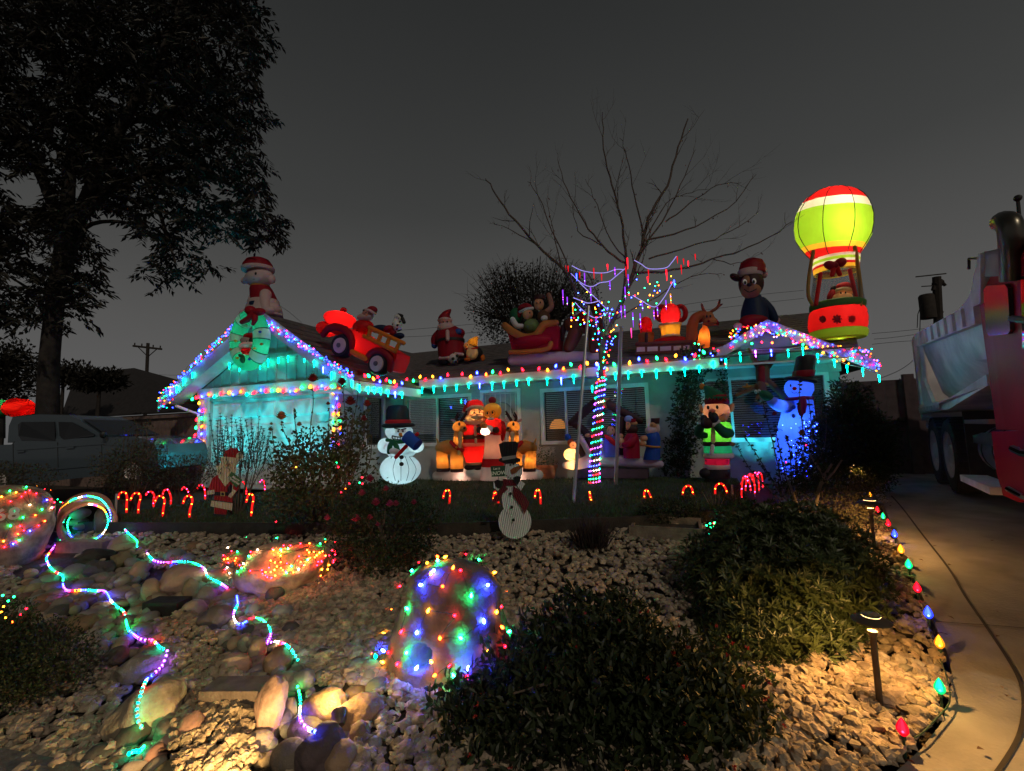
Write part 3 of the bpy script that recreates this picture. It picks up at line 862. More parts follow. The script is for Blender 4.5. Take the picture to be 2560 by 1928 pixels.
TN_ = {TAN: 'tan', GREY: 'grey', DK: 'dark', PINK: 'pinkish', YEL: 'yellowish', BRN: 'brown', BLU: 'bluish grey'}
SEEN_ = {}
def stone_label(px, py, r, tint):
    sz = 'tiny' if r < 13 else 'small' if r < 18 else 'middling' if r < 26 else 'large'
    z = 'along the bottom edge of the picture' if py > 1880 else ('at the creek mouth left of the timber step' if px < 480 else 'at the creek mouth by the upright slab' if px < 720 else 'near the hidden lamp at the creek mouth') if py > 1700 else ('in the pile below the numbered rock' if px < 110 else 'on the left bank below the clay pipe' if py < 1500 else 'on the left bank beside the rope light') if px < 300 else ('on the creek bank right of the clay pipe' if py < 1450 else 'in the bend of the creek above the big boulder' if px < 440 else 'on the right bank of the creek')  if px < 520 else ('on the right bank under the net-lit rock' if py < 1560 else 'on the right bank inside the rope light curve' if px < 760 else 'in the gravel left of the stump rock')
    return '%s %s river stone %s' % (sz, TN_.get(tuple(tint), 'pale'), z)
def rk(K, x, y, rx, ry, label=None, tint=GREY, **kw):
    kw.setdefault('ang', .10); kw['rough'] = kw.get('rough', .12) * 1.15
    px, py = cr(K, x, y)
    rock('river_rock' if label is None else 'boulder', px, py, rx / K[2], ry / K[2], label or stone_label(px, py, (rx + ry) / 2 / K[2], tint), G1 if label is None else G2,
         tint=[c * R.uniform(.85, 1.12) for c in tint], rot=kw.pop('rot', R.uniform(-12, 12)), cat='stone' if label is None else 'boulder', **kw)
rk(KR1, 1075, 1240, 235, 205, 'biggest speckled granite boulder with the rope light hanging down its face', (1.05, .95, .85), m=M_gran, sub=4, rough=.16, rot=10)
rk(KR1, 1075, 905, 190, 110, 'flat grey boulder right above the biggest speckled boulder', (.6, .58, .58), m=M_gran, sub=4, rough=.2)
rk(KR1, 1300, 300, 145, 112, 'pinkish boulder on the far bank of the creek, below the rope light', PINK, sub=4, rough=.14, rot=25)
rk(KR1, 1380, 1370, 98, 122, 'egg shaped tan boulder right of the biggest speckled boulder', TAN, rough=.07, rot=-8)
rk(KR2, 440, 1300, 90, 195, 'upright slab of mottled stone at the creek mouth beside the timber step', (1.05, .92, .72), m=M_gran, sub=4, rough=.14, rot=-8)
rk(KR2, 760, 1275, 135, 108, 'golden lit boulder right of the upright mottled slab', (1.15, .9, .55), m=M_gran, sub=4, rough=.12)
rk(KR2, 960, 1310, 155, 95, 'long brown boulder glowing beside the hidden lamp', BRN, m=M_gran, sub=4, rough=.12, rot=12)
rk(KR2, 745, 1560, 150, 140, 'dark wedge boulder hiding the lamp at the bottom of the creek', DK, sub=4, rough=.16, rot=20)
rk(KR2, 868, 1590, 105, 98, 'round grey brown boulder at the lower edge beside the dark wedge boulder', (.85, .75, .6), rough=.08)
rk(KR1, 1700, 910, 112, 92, 'smooth tan boulder on the right bank above the timber step', TAN, rough=.08)
rk(KR1, 1565, 580, 115, 108, 'dark boulder ringed by the rope light on the right bank', DK, sub=4, rough=.14)
rk(KR1, 705, 122, 125, 55, 'flat dark slab below the clay pipe', DK, rough=.2, m=M_slate, ang=.2)
rk(KR1, 715, 215, 82, 78, 'square dark stone under the flat slab', DK, rough=.2, ang=.3)
rk(KR1, 885, 150, 72, 76, 'rough brown stone right of the flat dark slab', BRN, rough=.16, ang=.35)
rk(KR1, 940, 1435, 118, 88, 'dark rounded boulder under the end of the rope light', DK, rough=.1, rot=25)
rk(KR1, 735, 1545, 115, 68, 'dark boulder beside the pavement corner', DK, rough=.14)
rk(S7, 1700, 1000, 160, 130, 'smooth pale stone right of the clay pipe', (1.1, .9, .7), rough=.1, rot=18)
rk(S7, 620, 950, 130, 160, 'dark tall stone left of the clay pipe mouth', (.45, .36, .33), m=M_slate, rough=.16)
rk(S7, 250, 1150, 140, 190, 'dark rounded boulder below the numbered rock', (.5, .42, .4), m=M_slate, rough=.14)
rk(S7, 1420, 700, 90, 200, 'dark stone standing against the right side of the clay pipe', DK, rough=.12, seat=.8)
for a in [(1370, 1088, 72, 82, GREY), (1005, 225, 56, 76, TAN), (895, 298, 52, 46, TAN), (1490, 405, 68, 72, (.9, .8, .65)), (1395, 505, 82, 74, TAN), (1095, 370, 62, 95, TAN), (1375, 360, 55, 85, (.9, .75, .55)),
          (540, 235, 70, 62, BLU), (910, 55, 105, 38, TAN), (1635, 1285, 62, 64, YEL), (1520, 1250, 78, 46, BRN), (1730, 1270, 58, 46, TAN), (1650, 1392, 62, 56, GREY), (1480, 1505, 58, 32, TAN), (1215, 1465, 92, 62, TAN),
          (1230, 1640, 118, 52, BRN), (1480, 1640, 128, 58, DK), (1745, 1620, 115, 62, DK), (872, 1555, 62, 36, PINK), (850, 1600, 78, 40, BRN), (980, 520, 52, 42, TAN), (760, 640, 56, 34, PINK),
          (720, 790, 64, 66, GREY), (830, 845, 84, 72, DK), (550, 600, 72, 66, BRN), (640, 540, 92, 40, GREY), (250, 355, 58, 46, TAN), (205, 302, 38, 26, TAN), (272, 386, 26, 30, TAN), (350, 290, 62, 42, GREY),
          (1160, 702, 74, 46, TAN), (1200, 632, 84, 62, BRN), (1040, 640, 76, 36, TAN), (1080, 712, 72, 30, GREY), (620, 610, 80, 66, BRN), (690, 700, 70, 52, GREY), (440, 520, 70, 55, DK), (400, 610, 62, 50, BRN), (860, 390, 78, 50, PINK), (880, 460, 46, 26, TAN),
          (600, 330, 62, 40, BLU), (470, 330, 44, 36, BLU), (390, 350, 70, 52, (.8, .7, .6)), (1330, 200, 60, 46, BLU), (1255, 110, 66, 44, BLU), (1350, 140, 52, 40, BLU), (1400, 50, 60, 40, BRN), (1660, 400, 62, 48, (.95, .7, .5)), (1600, 360, 60, 34, BLU), (1480, 310, 56, 22, TAN), (1240, 780, 46, 40, TAN), (1280, 850, 62, 52, GREY), (1175, 1015, 62, 44, GREY), (1270, 1040, 44, 46, TAN), (1370, 1205, 64, 52, GREY), (1340, 1140, 26, 30, BRN),
          (1000, 1590, 60, 40, BRN), (1310, 1560, 46, 36, TAN), (1120, 1540, 74, 66, PINK), (780, 700, 42, 40, PINK), (300, 500, 60, 46, BRN), (180, 420, 55, 40, BRN), (330, 430, 60, 42, BRN), (640, 440, 60, 44, BRN), (740, 470, 58, 34, GREY), (520, 500, 46, 48, BRN), (1130, 380, 30, 60, TAN)]:
    rk(KR1, *a[:4], None, a[4], rough=.09)
for a in [(640, 1110, 68, 66, (.75, .78, .72)), (350, 930, 52, 78, TAN), (480, 1000, 84, 92, BRN), (355, 1040, 52, 28, GREY), (365, 1112, 52, 55, GREY), (1080, 1150, 66, 56, (.45, .52, .48)), (970, 1025, 60, 45, GREY), (942, 1090, 52, 34, GREY), (840, 1118, 50, 26, (1.2, .75, .4)),
          (415, 1518, 58, 40, GREY), (540, 1550, 50, 62, PINK), (425, 1590, 82, 36, TAN), (512, 690, 66, 46, BLU), (330, 680, 42, 52, BLU), (270, 640, 52, 32, GREY), (210, 890, 42, 52, TAN), (280, 890, 46, 56, GREY), (160, 850, 70, 55, GREY), (560, 790, 54, 40, DK), (540, 860, 60, 40, BLU),
          (980, 1440, 62, 78, BRN), (965, 1560, 46, 48, GREY), (1070, 1500, 46, 40, GREY), (540, 1420, 46, 44, GREY), (590, 1500, 40, 40, PINK), (740, 1080, 40, 36, DK), (760, 945, 62, 28, DK), (960, 1180, 66, 40, BRN), (1060, 1030, 60, 44, GREY), (1130, 1080, 54, 30, GREY), (1040, 1090, 44, 48, (.7, .8, .8)),
          (420, 550, 50, 44, BRN), (460, 590, 56, 56, DK), (340, 510, 70, 40, (1.1, .7, .45)), (250, 490, 56, 40, BLU), (120, 470, 56, 36, BRN), (380, 800, 46, 40, GREY), (690, 850, 44, 36, GREY), (320, 800, 52, 34, DK), (650, 1020, 44, 26, GREY), (560, 1280, 34, 66, TAN), (660, 1430, 80, 66, (.7, .7, .75)), (250, 1530, 44, 30, TAN), (330, 1490, 40, 28, TAN), (300, 1440, 44, 36, GREY), (240, 1390, 40, 30, GREY)]:
    rk(KR2, *a[:4], None, a[4], rough=.09)
# more stones of the banks, scattered where the picture shows them packed
for band, nst in (([(60, 1395, 150, 1500), (95, 1420, 160, 1560)], 26), ([(170, 1480, 330, 1590), (250, 1520, 380, 1640)], 34), ([(330, 1400, 560, 1520), (420, 1440, 600, 1600)], 30), ([(440, 1790, 620, 1900)], 26), ([(120, 1600, 260, 1650)], 6), ([(560, 1500, 680, 1640)], 16)):
    for _ in range(nst):
        q = R.choice(band); px, py = R.uniform(q[0], q[2]), R.uniform(q[1], q[3]); s_ = R.uniform(9, 19)
        tn = R.choice((TAN, GREY, BRN, GREY, BLU, PINK)); rock('river_rock', px, py, s_, s_ * R.uniform(.6, .95), stone_label(px, py, s_ * .9, tn), G1, tint=[c * R.uniform(.7, 1.1) for c in tn], sub=2, rough=.08, rot=R.uniform(-30, 30), cat='stone')

# the flat lit rock and the numbered rock, the stump shaped rock
def big(name, label, px, py, rx, ry, dd, tint, m, rough=.15, seat=.7, group=None, prof=None):
    o = rock(name, px, py, rx, ry, label, group, m=m, tint=tint, rough=rough, sub=4, seat=seat, cat='boulder'); return o
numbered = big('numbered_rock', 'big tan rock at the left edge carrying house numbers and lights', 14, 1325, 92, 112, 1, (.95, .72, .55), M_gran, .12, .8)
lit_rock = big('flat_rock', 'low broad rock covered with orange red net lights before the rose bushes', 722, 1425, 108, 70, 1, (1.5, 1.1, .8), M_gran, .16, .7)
for *a, w_ in [(600, 1395, 46, 22, 'far left'), (560, 1440, 50, 20, 'near left'), (790, 1400, 40, 26, 'right')]:
    rock('boulder', *a, 'low stone at the %s of the net-lit flat rock' % w_, 'stones beside the net-lit rock', tint=(.9, .65, .45), rough=.12, cat='boulder')
# stump rock: a lathe with noise, a ledge near the top and a dark hollow low in front
gm = onG(1085, 1690); Dm = depth(gm); sc_ = Dm / FPX
ctr = Vector((gm.x, gm.y + .22, gm.z - .05)); vs = []; fs = []; prof = [(.60, 0), (.58, .07), (.55, .15), (.51, .25), (.475, .36), (.44, .46), (.41, .54), (.39, .60), (.345, .66), (.25, .715), (.12, .75), (.01, .76)]
H_ = (1690 - 1408) * sc_ / .77; W_ = 176 * sc_ / .56; nseg = 60; rowsN = 44
for i in range(rowsN):
    t = i / (rowsN - 1) * .76
    r = interp(t, [p[1] for p in prof], [p[0] for p in prof])
    for j in range(nseg):
        a = 2 * math.pi * j / nseg; d = Vector((math.cos(a), math.sin(a), 0)); q = d * r + Vector((0, 0, t))
        k = 1 + .13 * mnoise.noise(q * 3.1) + .07 * mnoise.noise(q * 8) + .03 * mnoise.noise(q * 19)
        p = ctr + Vector((d.x * r * k * W_, d.y * r * k * W_ * .8, t * H_))
        # hollow
        h = onD(1055, 1637, Dm - .02); dd = (Vector((p.x, 0, p.z)) - Vector((h.x, 0, h.z))).length
        if d.y < 0 and dd < .075: p.y += .16 * (1 - (dd / .075) ** 4)
        vs.append(tuple(p - ctr))
for i in range(rowsN - 1):
    for j in range(nseg): fs.append((i * nseg + j, i * nseg + (j + 1) % nseg, (i + 1) * nseg + (j + 1) % nseg, (i + 1) * nseg + j))
me = bpy.data.meshes.new('stump_rock'); me.from_pydata(vs, [], fs); me.shade_smooth(); me.materials.append(mat('stump_stone', (.15, .12, .105), .9, .45, 7, .7, 35))
stump = link('stump_rock', me, None, ctr); tag(stump, 'stump shaped rock covered with big coloured bulbs in the middle of the gravel', 'boulder')
STUMP_BVH = BVHTree.FromPolygons([tuple(Vector(v) + ctr) for v in vs], fs)
BIG_BVH = BVHTree.FromPolygons(ROCKS_V, ROCKS_F)
def hit(px, py, off=.012, bvh=None):
    """point where the ray through a photograph pixel meets rocks or ground"""
    d = ray(px, py).normalized(); g = onG(px, py); tg = (g - CAMP).length; best = (tg, Vector((0, 0, 1)))
    for t in ([bvh] if bvh else [BIG_BVH, STUMP_BVH]):
        q = t.ray_cast(CAMP, d)
        if q[0] is not None and q[3] < best[0]: best = (q[3], q[1])
    p = CAMP + d * best[0]
    return p - d * off + Vector((0, 0, off * .7))

# house numbers on the numbered rock (the 4 is cut by the picture's edge)
hn = hit(22, 1296, .03)
fnt = bpy.data.curves.new('house_numbers', 'FONT'); fnt.body = '468'; fnt.size = .30; fnt.extrude = .012; fnt.align_x = 'RIGHT'; fnt.offset = .008; fnt.space_character = 1.15
tmp = bpy.data.objects.new('tmp', fnt); COL.objects.link(tmp)
bpy.context.view_layer.update()
me = bpy.data.meshes.new_from_object(tmp); bpy.data.objects.remove(tmp)
hno = link('house_numbers', me, None); me.materials.clear(); me.materials.append(mat('number_paint', (.75, .66, .52), .5, .05))
e0 = hit(48, 1304, .05); D_ = depth(e0)
hno.location = e0; zc_ = Vector((0, 0, 1)); fw = (CAMP - e0); fw.z = 0; fw.normalize(); rt = zc_.cross(fw)
hno.rotation_euler = Matrix((rt, zc_, fw)).transposed().to_euler(); sN = (27 / FPX * D_) / .205; hno.scale = (sN, sN, sN)
tag(hno, 'pale house numbers 468 fixed to the numbered rock', 'house numbers')

# timber steps in the creek and under the pipe
def plank(label, x0, x1, y, hpx, K, thick, tint_m=M_oldwood, dp=.16, lift=0):
    a = onG(*cr(K, x0, y)); c = onG(*cr(K, x1, y)); D = depth(a); h = hpx / K[2] / FPX * D
    d = (c - a).normalized(); back = Vector((-d.y, d.x, 0)) * dp
    b = B(); up_ = Vector((0, 0, lift + .05)); b.prism([a - Vector((0, 0, .1)), c - Vector((0, 0, .1)), c + up_, a + up_], back)
    return b.top('timber_step', tint_m, label, 'timber', 'timber steps of the dry creek', smooth=False)
plank('weathered timber step across the creek mouth at the bottom', 1425, 1890, 1262, 190, KR1, .1, lift=.075)
plank('dark timber step across the creek higher up', 1020, 1270, 545, 60, KR1, .1, M_darkwood, lift=.05)
plank('narrow timber lying under the clay pipe mouth', 395, 735, 75, 60, KR1, .1, lift=.05)

# clay pipe
pf = Fig(S7, base=(1225, 950), z=-.16)
prt = pf.root('clay_pipe', 'terracotta drain pipe mouth ringed with rope light at the head of the creek', 'pipe', 1225, 950)
M_clay = mat('terracotta', (.58, .24, .13), .75, .2, 8, .25)
pc = pf.p(1225, 728); ro = pf.m(232, 1225, 728); ri = pf.m(192, 1225, 728)
axp = ray(235, 1290); axp.z = 0; axp = (axp.normalized() + Vector((-.10, .0, .06))).normalized()
b = B(); b.lathe([(ri, .95), (ri, .0), (ri + .012, -.015), (ro - .012, -.015), (ro, .0), (ro, .95)], pc, axp, 40, close=False); b.build('pipe_wall', M_clay, prt)
b = B(); b.lathe([(ri + .004, .6), (.001, .6)], pc, axp, 24, close=False); b.build('pipe_inside', mat('pipe_dark', (.03, .02, .02), .9), prt)
for a in [(1120, 640, 80, 60, 'topmost'), (1170, 820, 60, 36, 'lowest'), (1090, 760, 70, 40, 'middle')]:
    q = pf.p(a[0], a[1]) + axp * .35; b = B(); b.ell(q, (pf.m(a[2], 1225, 728), .12, pf.m(a[3], 1225, 728)))
    b.top('river_rock', mat('pipe_stone', (.3, .25, .2), .85, .3), a[4] + ' pale stone lying inside the clay pipe', 'stone', 'stones inside the clay pipe')

def inpoly(x, y, P):
    c = False; j = len(P) - 1
    for i in range(len(P)):
        if (P[i][1] > y) != (P[j][1] > y) and x < (P[j][0] - P[i][0]) * (y - P[i][1]) / (P[j][1] - P[i][1]) + P[i][0]: c = not c
        j = i
    return c
CREEK = [(40, 1410), (170, 1350), (300, 1375), (560, 1480), (690, 1620), (760, 1700), (960, 1740), (900, 1810), (800, 1960), (300, 1960), (300, 1700), (210, 1600), (60, 1560)]
# ------------------------------------------------------------------ gravel: thousands of angular stones, one mesh
def gravel(N, ymin, ymax, rmin, rmax, sub, seed, name, label, region, col=(1, 1, 1), var=.3, flatten=(.45, .8), mt=None, lift=0.):
    rs = np.random.RandomState(seed); P = []
    while len(P) < N:
        x, y = rs.uniform(region[0], region[1]), rs.uniform(ymin, ymax)
        e = edgeY(x)
        if y > min(e - .02, ymax) or x > driveX(y) - .03: continue
        if y < 1.25 + (x + 3) * -.12 and x < -1.2: continue
        q = Vector((x, y, G(x, y))); u, v_ = proj(q)
        if u < -60 or u > 2620 or v_ > 1990: continue
        if region[2] is None and inpoly(u, v_, CREEK) and rs.uniform() < .97: continue
        if region[2] is not None and not region[2](u, v_): continue
        P.append(q)
    bv, bf = ICO[sub]; nv = len(bv)
    P = np.array([tuple(p) for p in P])
    rr = rs.uniform(rmin, rmax, (N, 1, 1)) * rs.choice([.8, 1, 1, 1.25], (N, 1, 1))
    sc = np.stack([rs.uniform(.75, 1.3, N), rs.uniform(.75, 1.1, N), rs.uniform(*flatten, N)], 1)[:, None, :]
    ang = rs.uniform(0, 6.28, N); tilt = rs.normal(0, .35, N)
    Vv = bv[None] * (1 + (rs.normal(0, .24 if sub == 1 else .2, (N, nv, 1)) if sub < 3 else .13 * np.sin(bv[None] @ rs.normal(0, 1.6, (N, 3, 1)) + rs.uniform(0, 6, (N, 1, 1))))) * sc * rr
    c, s = np.cos(tilt)[:, None], np.sin(tilt)[:, None]
    y_, z_ = Vv[:, :, 1] * c - Vv[:, :, 2] * s, Vv[:, :, 1] * s + Vv[:, :, 2] * c
    c, s = np.cos(ang)[:, None], np.sin(ang)[:, None]
    x_ = Vv[:, :, 0]
    Vv = np.stack([x_ * c - y_ * s, x_ * s + y_ * c, z_], 2)
    Vv += P[:, None, :]; Vv[:, :, 2] += rr[:, :, 0] * rs.uniform(-.1, .75, (N, 1)) + lift
    Fv = (bf[None] + (np.arange(N) * nv)[:, None, None]).reshape(-1, 3)
    t = rs.uniform(1 - var, 1 + var, (N, 1)) * np.array(col)[None] * (1 + rs.normal(0, .025, (N, 3)))
    o = np_mesh(name, Vv.reshape(-1, 3), Fv, mt or M_grav, None, np.repeat(t, nv, 0), smooth=sub > 2)
    return tag(o, label, 'gravel', kind='stuff')
M_grav = mat('crushed_rock', (.31, .25, .185), .9, .4, 20, .4, 60, attr=True)
gravel(6000, -.2, 3.6, .022, .036, 2, 3, 'gravel', 'pale crushed rock in front of the lawn and beside the drive', (-4.5, 2.3, None))
gravel(10500, 2.2, 9.3, .022, .040, 1, 4, 'gravel', 'pale crushed rock farther back towards the lawn edging', (-8.5, 2.3, None))
creek = lambda u, v: (interp(v, [1530, 1650, 1720, 1900], [370, 420, 430, 430]) < u < interp(v, [1530, 1650, 1720, 1900], [470, 560, 620, 640]))
gravel(900, -.5, 3.2, .014, .026, 2, 6, 'gravel', 'small rounded pebbles on the bed of the dry creek', (-4, 0, creek), (1.15, 1., .75), .3, (.5, .9), M_rock, .05)
gravel(330, -.5, 4.4, .035, .07, 3, 8, 'cobbles', 'rounded cobbles packed between the larger creek stones', (-6, 0, lambda u, v: inpoly(u, v, CREEK) and not creek(u, v)), (.72, .68, .62), .45, (.5, .85), M_rock, -.025)
for o in list(COL.objects):
    if o.name.startswith('cobbles'):
        k = len(ROCKS_V); ROCKS_V.extend([tuple(v.co) for v in o.data.vertices]); ROCKS_F.extend([tuple(i + k for i in q.vertices) for q in o.data.polygons])
BIG_BVH = BVHTree.FromPolygons(ROCKS_V, ROCKS_F)
# ------------------------------------------------------------------ plants
M_bark = mat('bark', (.035, .029, .026), .9, .4, 8, .7, 30)
M_twig = mat('twig', (.10, .075, .055), .9, .3, 8)
def blob_points(blobs, n, shell=.6):
    vol = np.array([b[2] * b[3] for b in blobs], float); vol /= vol.sum()
    cnt = NR.multinomial(n, vol); C = []; O = []
    fr = np.array([list(r_) for r_ in Matrix((Vector((math.cos(YAW), math.sin(YAW), 0)), Vector((-math.sin(YAW), math.cos(YAW), 0)), Vector((0, 0, 1)))).transposed()])
    for b, k in zip(blobs, cnt):
        c = onD(b[0], b[1], b[4]); a = b[2] / FPX * b[4]; h = b[3] / FPX * b[4]; dp = b[5] if len(b) > 5 else (a + h) / 2 * .85
        u = unit(k); r = (shell + (1.05 - shell) * NR.uniform(0, 1, (k, 1)) ** .6)
        ph = 1 + .16 * np.sin(u[:, :1] * 5 + b[0]) * np.cos(u[:, 2:] * 6 + b[1])
        loc = u * r * ph * np.array([[a, dp, h]])
        C.append(loc @ fr.T + np.array(c)[None]); nn = u / np.array([[a, dp, h]]); nn /= np.linalg.norm(nn, axis=1, keepdims=True); O.append(nn @ fr.T)
    return np.concatenate(C), np.concatenate(O)
def ground_cut(C, pad=.01):
    g = np.array([G(x, y) for x, y in C[:, :2]]); return C[:, 2] > g + pad
def foliage(root, C, O, L, W, m, style='leaf', name='foliage', seg=1, up=.35, spread=.8, k=8):
    n = len(C)
    if style == 'whorl':
        C = np.repeat(C, k, 0); A = np.repeat(O + np.array([[0, 0, .3]]), k, 0); A /= np.linalg.norm(A, axis=1, keepdims=True)
        T = np.cross(A, unit(n * k)); T /= np.linalg.norm(T, axis=1, keepdims=True); D = T + A * NR.uniform(.25, .9, (n * k, 1)); N_ = A
        t = np.repeat(NR.uniform(.6, 1.25, (n, 1)), k, 0) * NR.uniform(.85, 1.15, (n * k, 1)) * np.ones((1, 3))
    else:
        D = O * .6 + unit(n) * spread + np.array([[0, 0, up]]); N_ = O + unit(n) * .5; t = None
    m_ = len(C)
    V, F_, T_ = leaves(C, D, N_, L * NR.uniform(.6, 1.25, m_), W * NR.uniform(.7, 1.2, m_), .22, t, seg)
    o = np_mesh(name, V, F_, m, root, T_); o['kind'] = 'stuff'; return o
def stems(root, base, tips, r0=.012, r1=.004, m=None, name='stem', jit=.05):
    b = B()
    for t in tips:
        t = Vector(t); mid = base.lerp(t, .5) + Vector((R.uniform(-jit, jit), R.uniform(-jit, jit), R.uniform(0, jit)))
        b.tube([base + Vector((R.uniform(-.03, .03), R.uniform(-.03, .03), -.03)), mid, t], [r0, (r0 + r1) / 2, r1], 5)
    o = b.build(name, m or M_twig, root); o['kind'] = 'stuff'; return o
def bush(name, label, cat, blobs, n, L, W, m, base=None, style='leaf', seg=1, shell=.55, group=None, ntips=14, up=.35, k=8, core=True):
    b0 = blobs[0]
    gp = onG(*base) if base else onG(b0[0], b0[1] + b0[3])
    if base is None:
        q = onD(b0[0], b0[1], b0[4]); gp = Vector((q.x, q.y, G(q.x, q.y)))
    root = empty(name, gp, label, cat, group)
    C, O = blob_points(blobs, n, shell)
    kk = ground_cut(C); C, O = C[kk], O[kk]
    foliage(root, C, O, L, W, m, style, 'foliage', seg, up, k=k)
    idx = NR.choice(len(C), min(ntips, len(C)), False); stems(root, gp, [C[i] for i in idx])
    return root
Lf_dark = leafmat('leaf_dark_green', (.026, .037, .014)); Lf_mid = leafmat('leaf_mid_green', (.055, .085, .028)); Lf_brown = leafmat('leaf_brown_green', (.075, .065, .035), .4)
Lf_tree = leafmat('leaf_tree', (.020, .018, .013), .4, .15); Lf_rose = leafmat('leaf_rose', (.085, .085, .035), .4); Lf_pit = leafmat('leaf_glossy', (.05, .07, .024), .3, .2, .4); Lf_ros = leafmat('leaf_rosemary', (.06, .065, .05), .3)
M_pet = leafmat('petal_red', (.32, .03, .025), .25, .3); M_petp = leafmat('petal_pink', (.42, .05, .12), .25, .3); M_peta = leafmat('petal_apricot', (.55, .22, .12), .2, .3)

# big dark shrub in the foreground, right bushes
fb = bush('foreground_shrub', 'large dark leafy shrub with small red flowers at the bottom of the picture', 'shrub',
     [(1500, 1850, 360, 260, 2.45), (1250, 1860, 170, 170, 2.35), (1700, 1850, 220, 170, 2.3), (1460, 1640, 170, 130, 2.75), (1360, 1720, 160, 120, 2.6), (1620, 1700, 170, 120, 2.6), (1560, 1560, 90, 70, 2.85), (1440, 1540, 70, 60, 2.9), (1830, 1780, 100, 100, 2.4), (1180, 1800, 110, 100, 2.4), (1800, 1960, 150, 120, 2.1), (1300, 1960, 200, 120, 2.1), (1600, 1950, 230, 130, 2.05), (1120, 1930, 90, 90, 2.2), (1860, 1900, 110, 110, 2.2)],
     27000, .062, .026, Lf_dark, seg=2, shell=.35, ntips=40)
C, O = blob_points([(1500, 1800, 400, 250, 2.35), (1300, 1850, 200, 150, 2.25), (1780, 1850, 200, 130, 2.15)], 110, .98)
kk = ground_cut(C); C, O = C[kk], O[kk]
k_ = np.repeat(np.arange(len(C)), 5); Vp, Fp, Tp = leaves(C[k_] + unit(len(k_)) * .006, O[k_] + unit(len(k_)) * .8, unit(len(k_)), NR.uniform(.012, .022, len(k_)), NR.uniform(.010, .016, len(k_)), .2)
o = np_mesh('flower_petals', Vp, Fp, M_pet, fb, Tp); o['kind'] = 'stuff'
bush('low_shrub', 'small bright green shrub lit by the path light behind the foreground shrub', 'shrub', [(1840, 1660, 75, 75, 2.75), (1780, 1700, 60, 50, 2.65), (1900, 1740, 50, 60, 2.55), (1935, 1840, 40, 80, 2.3)], 2200, .036, .02, Lf_mid, shell=.4)
bush('round_shrub', 'big rounded shrub with whorled narrow leaves between the planter and the path lights', 'shrub',
     [(1940, 1470, 220, 170, 3.55), (1840, 1430, 110, 120, 3.8), (2070, 1440, 120, 130, 3.6), (1990, 1350, 150, 90, 3.9), (1890, 1335, 100, 75, 4.0), (1920, 1555, 170, 75, 3.15), (2040, 1555, 110, 70, 3.2), (1940, 1590, 170, 50, 2.95), (2050, 1585, 100, 48, 3.0), (1860, 1575, 90, 45, 3.05)], 7000, .07, .016, Lf_pit, style='whorl', shell=.5, k=9, ntips=30)
bush('boxwood', 'low dark bush at the right end of the wooden planter', 'shrub', [(1815, 1330, 50, 50, 4.7), (1795, 1370, 40, 40, 4.4)], 1000, .03, .018, Lf_dark)
bush('groundcover_shrub', 'reddish brown low planting between the round shrub and the drive', 'shrub', [(2080, 1270, 110, 45, 5.4), (2140, 1235, 70, 40, 6), (2150, 1300, 60, 30, 5)], 2600, .035, .016, Lf_brown)
bush('pink_rose_bush', 'dark rose bush with pink flowers behind the glowing stump rock', 'rose bush', [(960, 1320, 130, 100, 4.6), (1040, 1330, 60, 90, 4.7), (880, 1320, 60, 70, 4.6), (930, 1250, 90, 50, 4.9), (960, 1390, 110, 40, 4.3)], 7000, .034, .022, Lf_dark, shell=.4, ntips=30)
pr = [o for o in COL.objects if o.name.startswith('pink_rose_bush')][0]
def rose(root, px, py, D, rp, m, name='rose'):
    c = onD(px, py, D); r = rp / FPX * D; n = 26; i = np.arange(n); a = i * 2.4; lay = i / n
    d = np.stack([np.cos(a) * (.2 + .7 * lay), np.sin(a) * (.2 + .7 * lay), 1.0 - lay * .55], 1)
    V, F_, T = leaves(np.repeat(np.array([c]), n, 0) + d * r * .12, d, np.stack([-np.cos(a), -np.sin(a), .6 + 0 * a], 1), r * (1.5 - .5 * i / n), np.full(n, r * .95), .3, NR.uniform(.55, 1.3, (n, 1)) * np.ones((1, 3)))
    return np_mesh(name, V, F_, m, root, T)
for a in [(940, 1265, 13), (905, 1240, 11), (890, 1306, 13), (925, 1300, 9), (975, 1268, 12), (990, 1266, 10), (818, 1302, 10), (945, 1316, 8), (1035, 1262, 9), (878, 1380, 10), (925, 1205, 12), (965, 1228, 9)]:
    rose(pr, a[0], a[1], 4.35, a[2], M_petp)
rb = bush('rose_bush', 'tall rose bush with red roses on long stems in front of the garage door', 'rose bush',
     [(790, 1210, 110, 100, 5.4), (730, 1180, 60, 60, 5.4), (860, 1160, 80, 80, 5.5), (790, 1130, 110, 60, 5.6), (720, 1250, 60, 50, 5.2), (880, 1080, 50, 60, 5.6)], 3600, .05, .034, Lf_rose, base=(790, 1316), seg=2, shell=.25, ntips=26)
rbase = onG(790, 1316)
def stalk(root, base, pts, D, r=.006, leafn=14, L=.05, W=.034, m=None, lm=None):
    P = [onD(x, y, D) for x, y in pts]; P, rr = smooth_path(P, [r] * len(P), 6)
    rr = [r * (1.3 - .8 * i / len(P)) for i in range(len(P))]
    b = B(); b.tube(P, rr, 5); b.build('stem', m or M_twig, root)
    ii = NR.randint(2, len(P), leafn); C = np.array([tuple(P[i]) for i in ii]); n = len(C)
    V, F_, T = leaves(C, unit(n) * np.array([[1, .8, .5]]) + np.array([[0, 0, .1]]), unit(n) + np.array([[0, 0, 1.]]), L * NR.uniform(.6, 1.2, n), W * NR.uniform(.7, 1.2, n), .2, None, 2)
    o = np_mesh('stem_leaves', V, F_, lm or Lf_rose, root, T); o['kind'] = 'stuff'
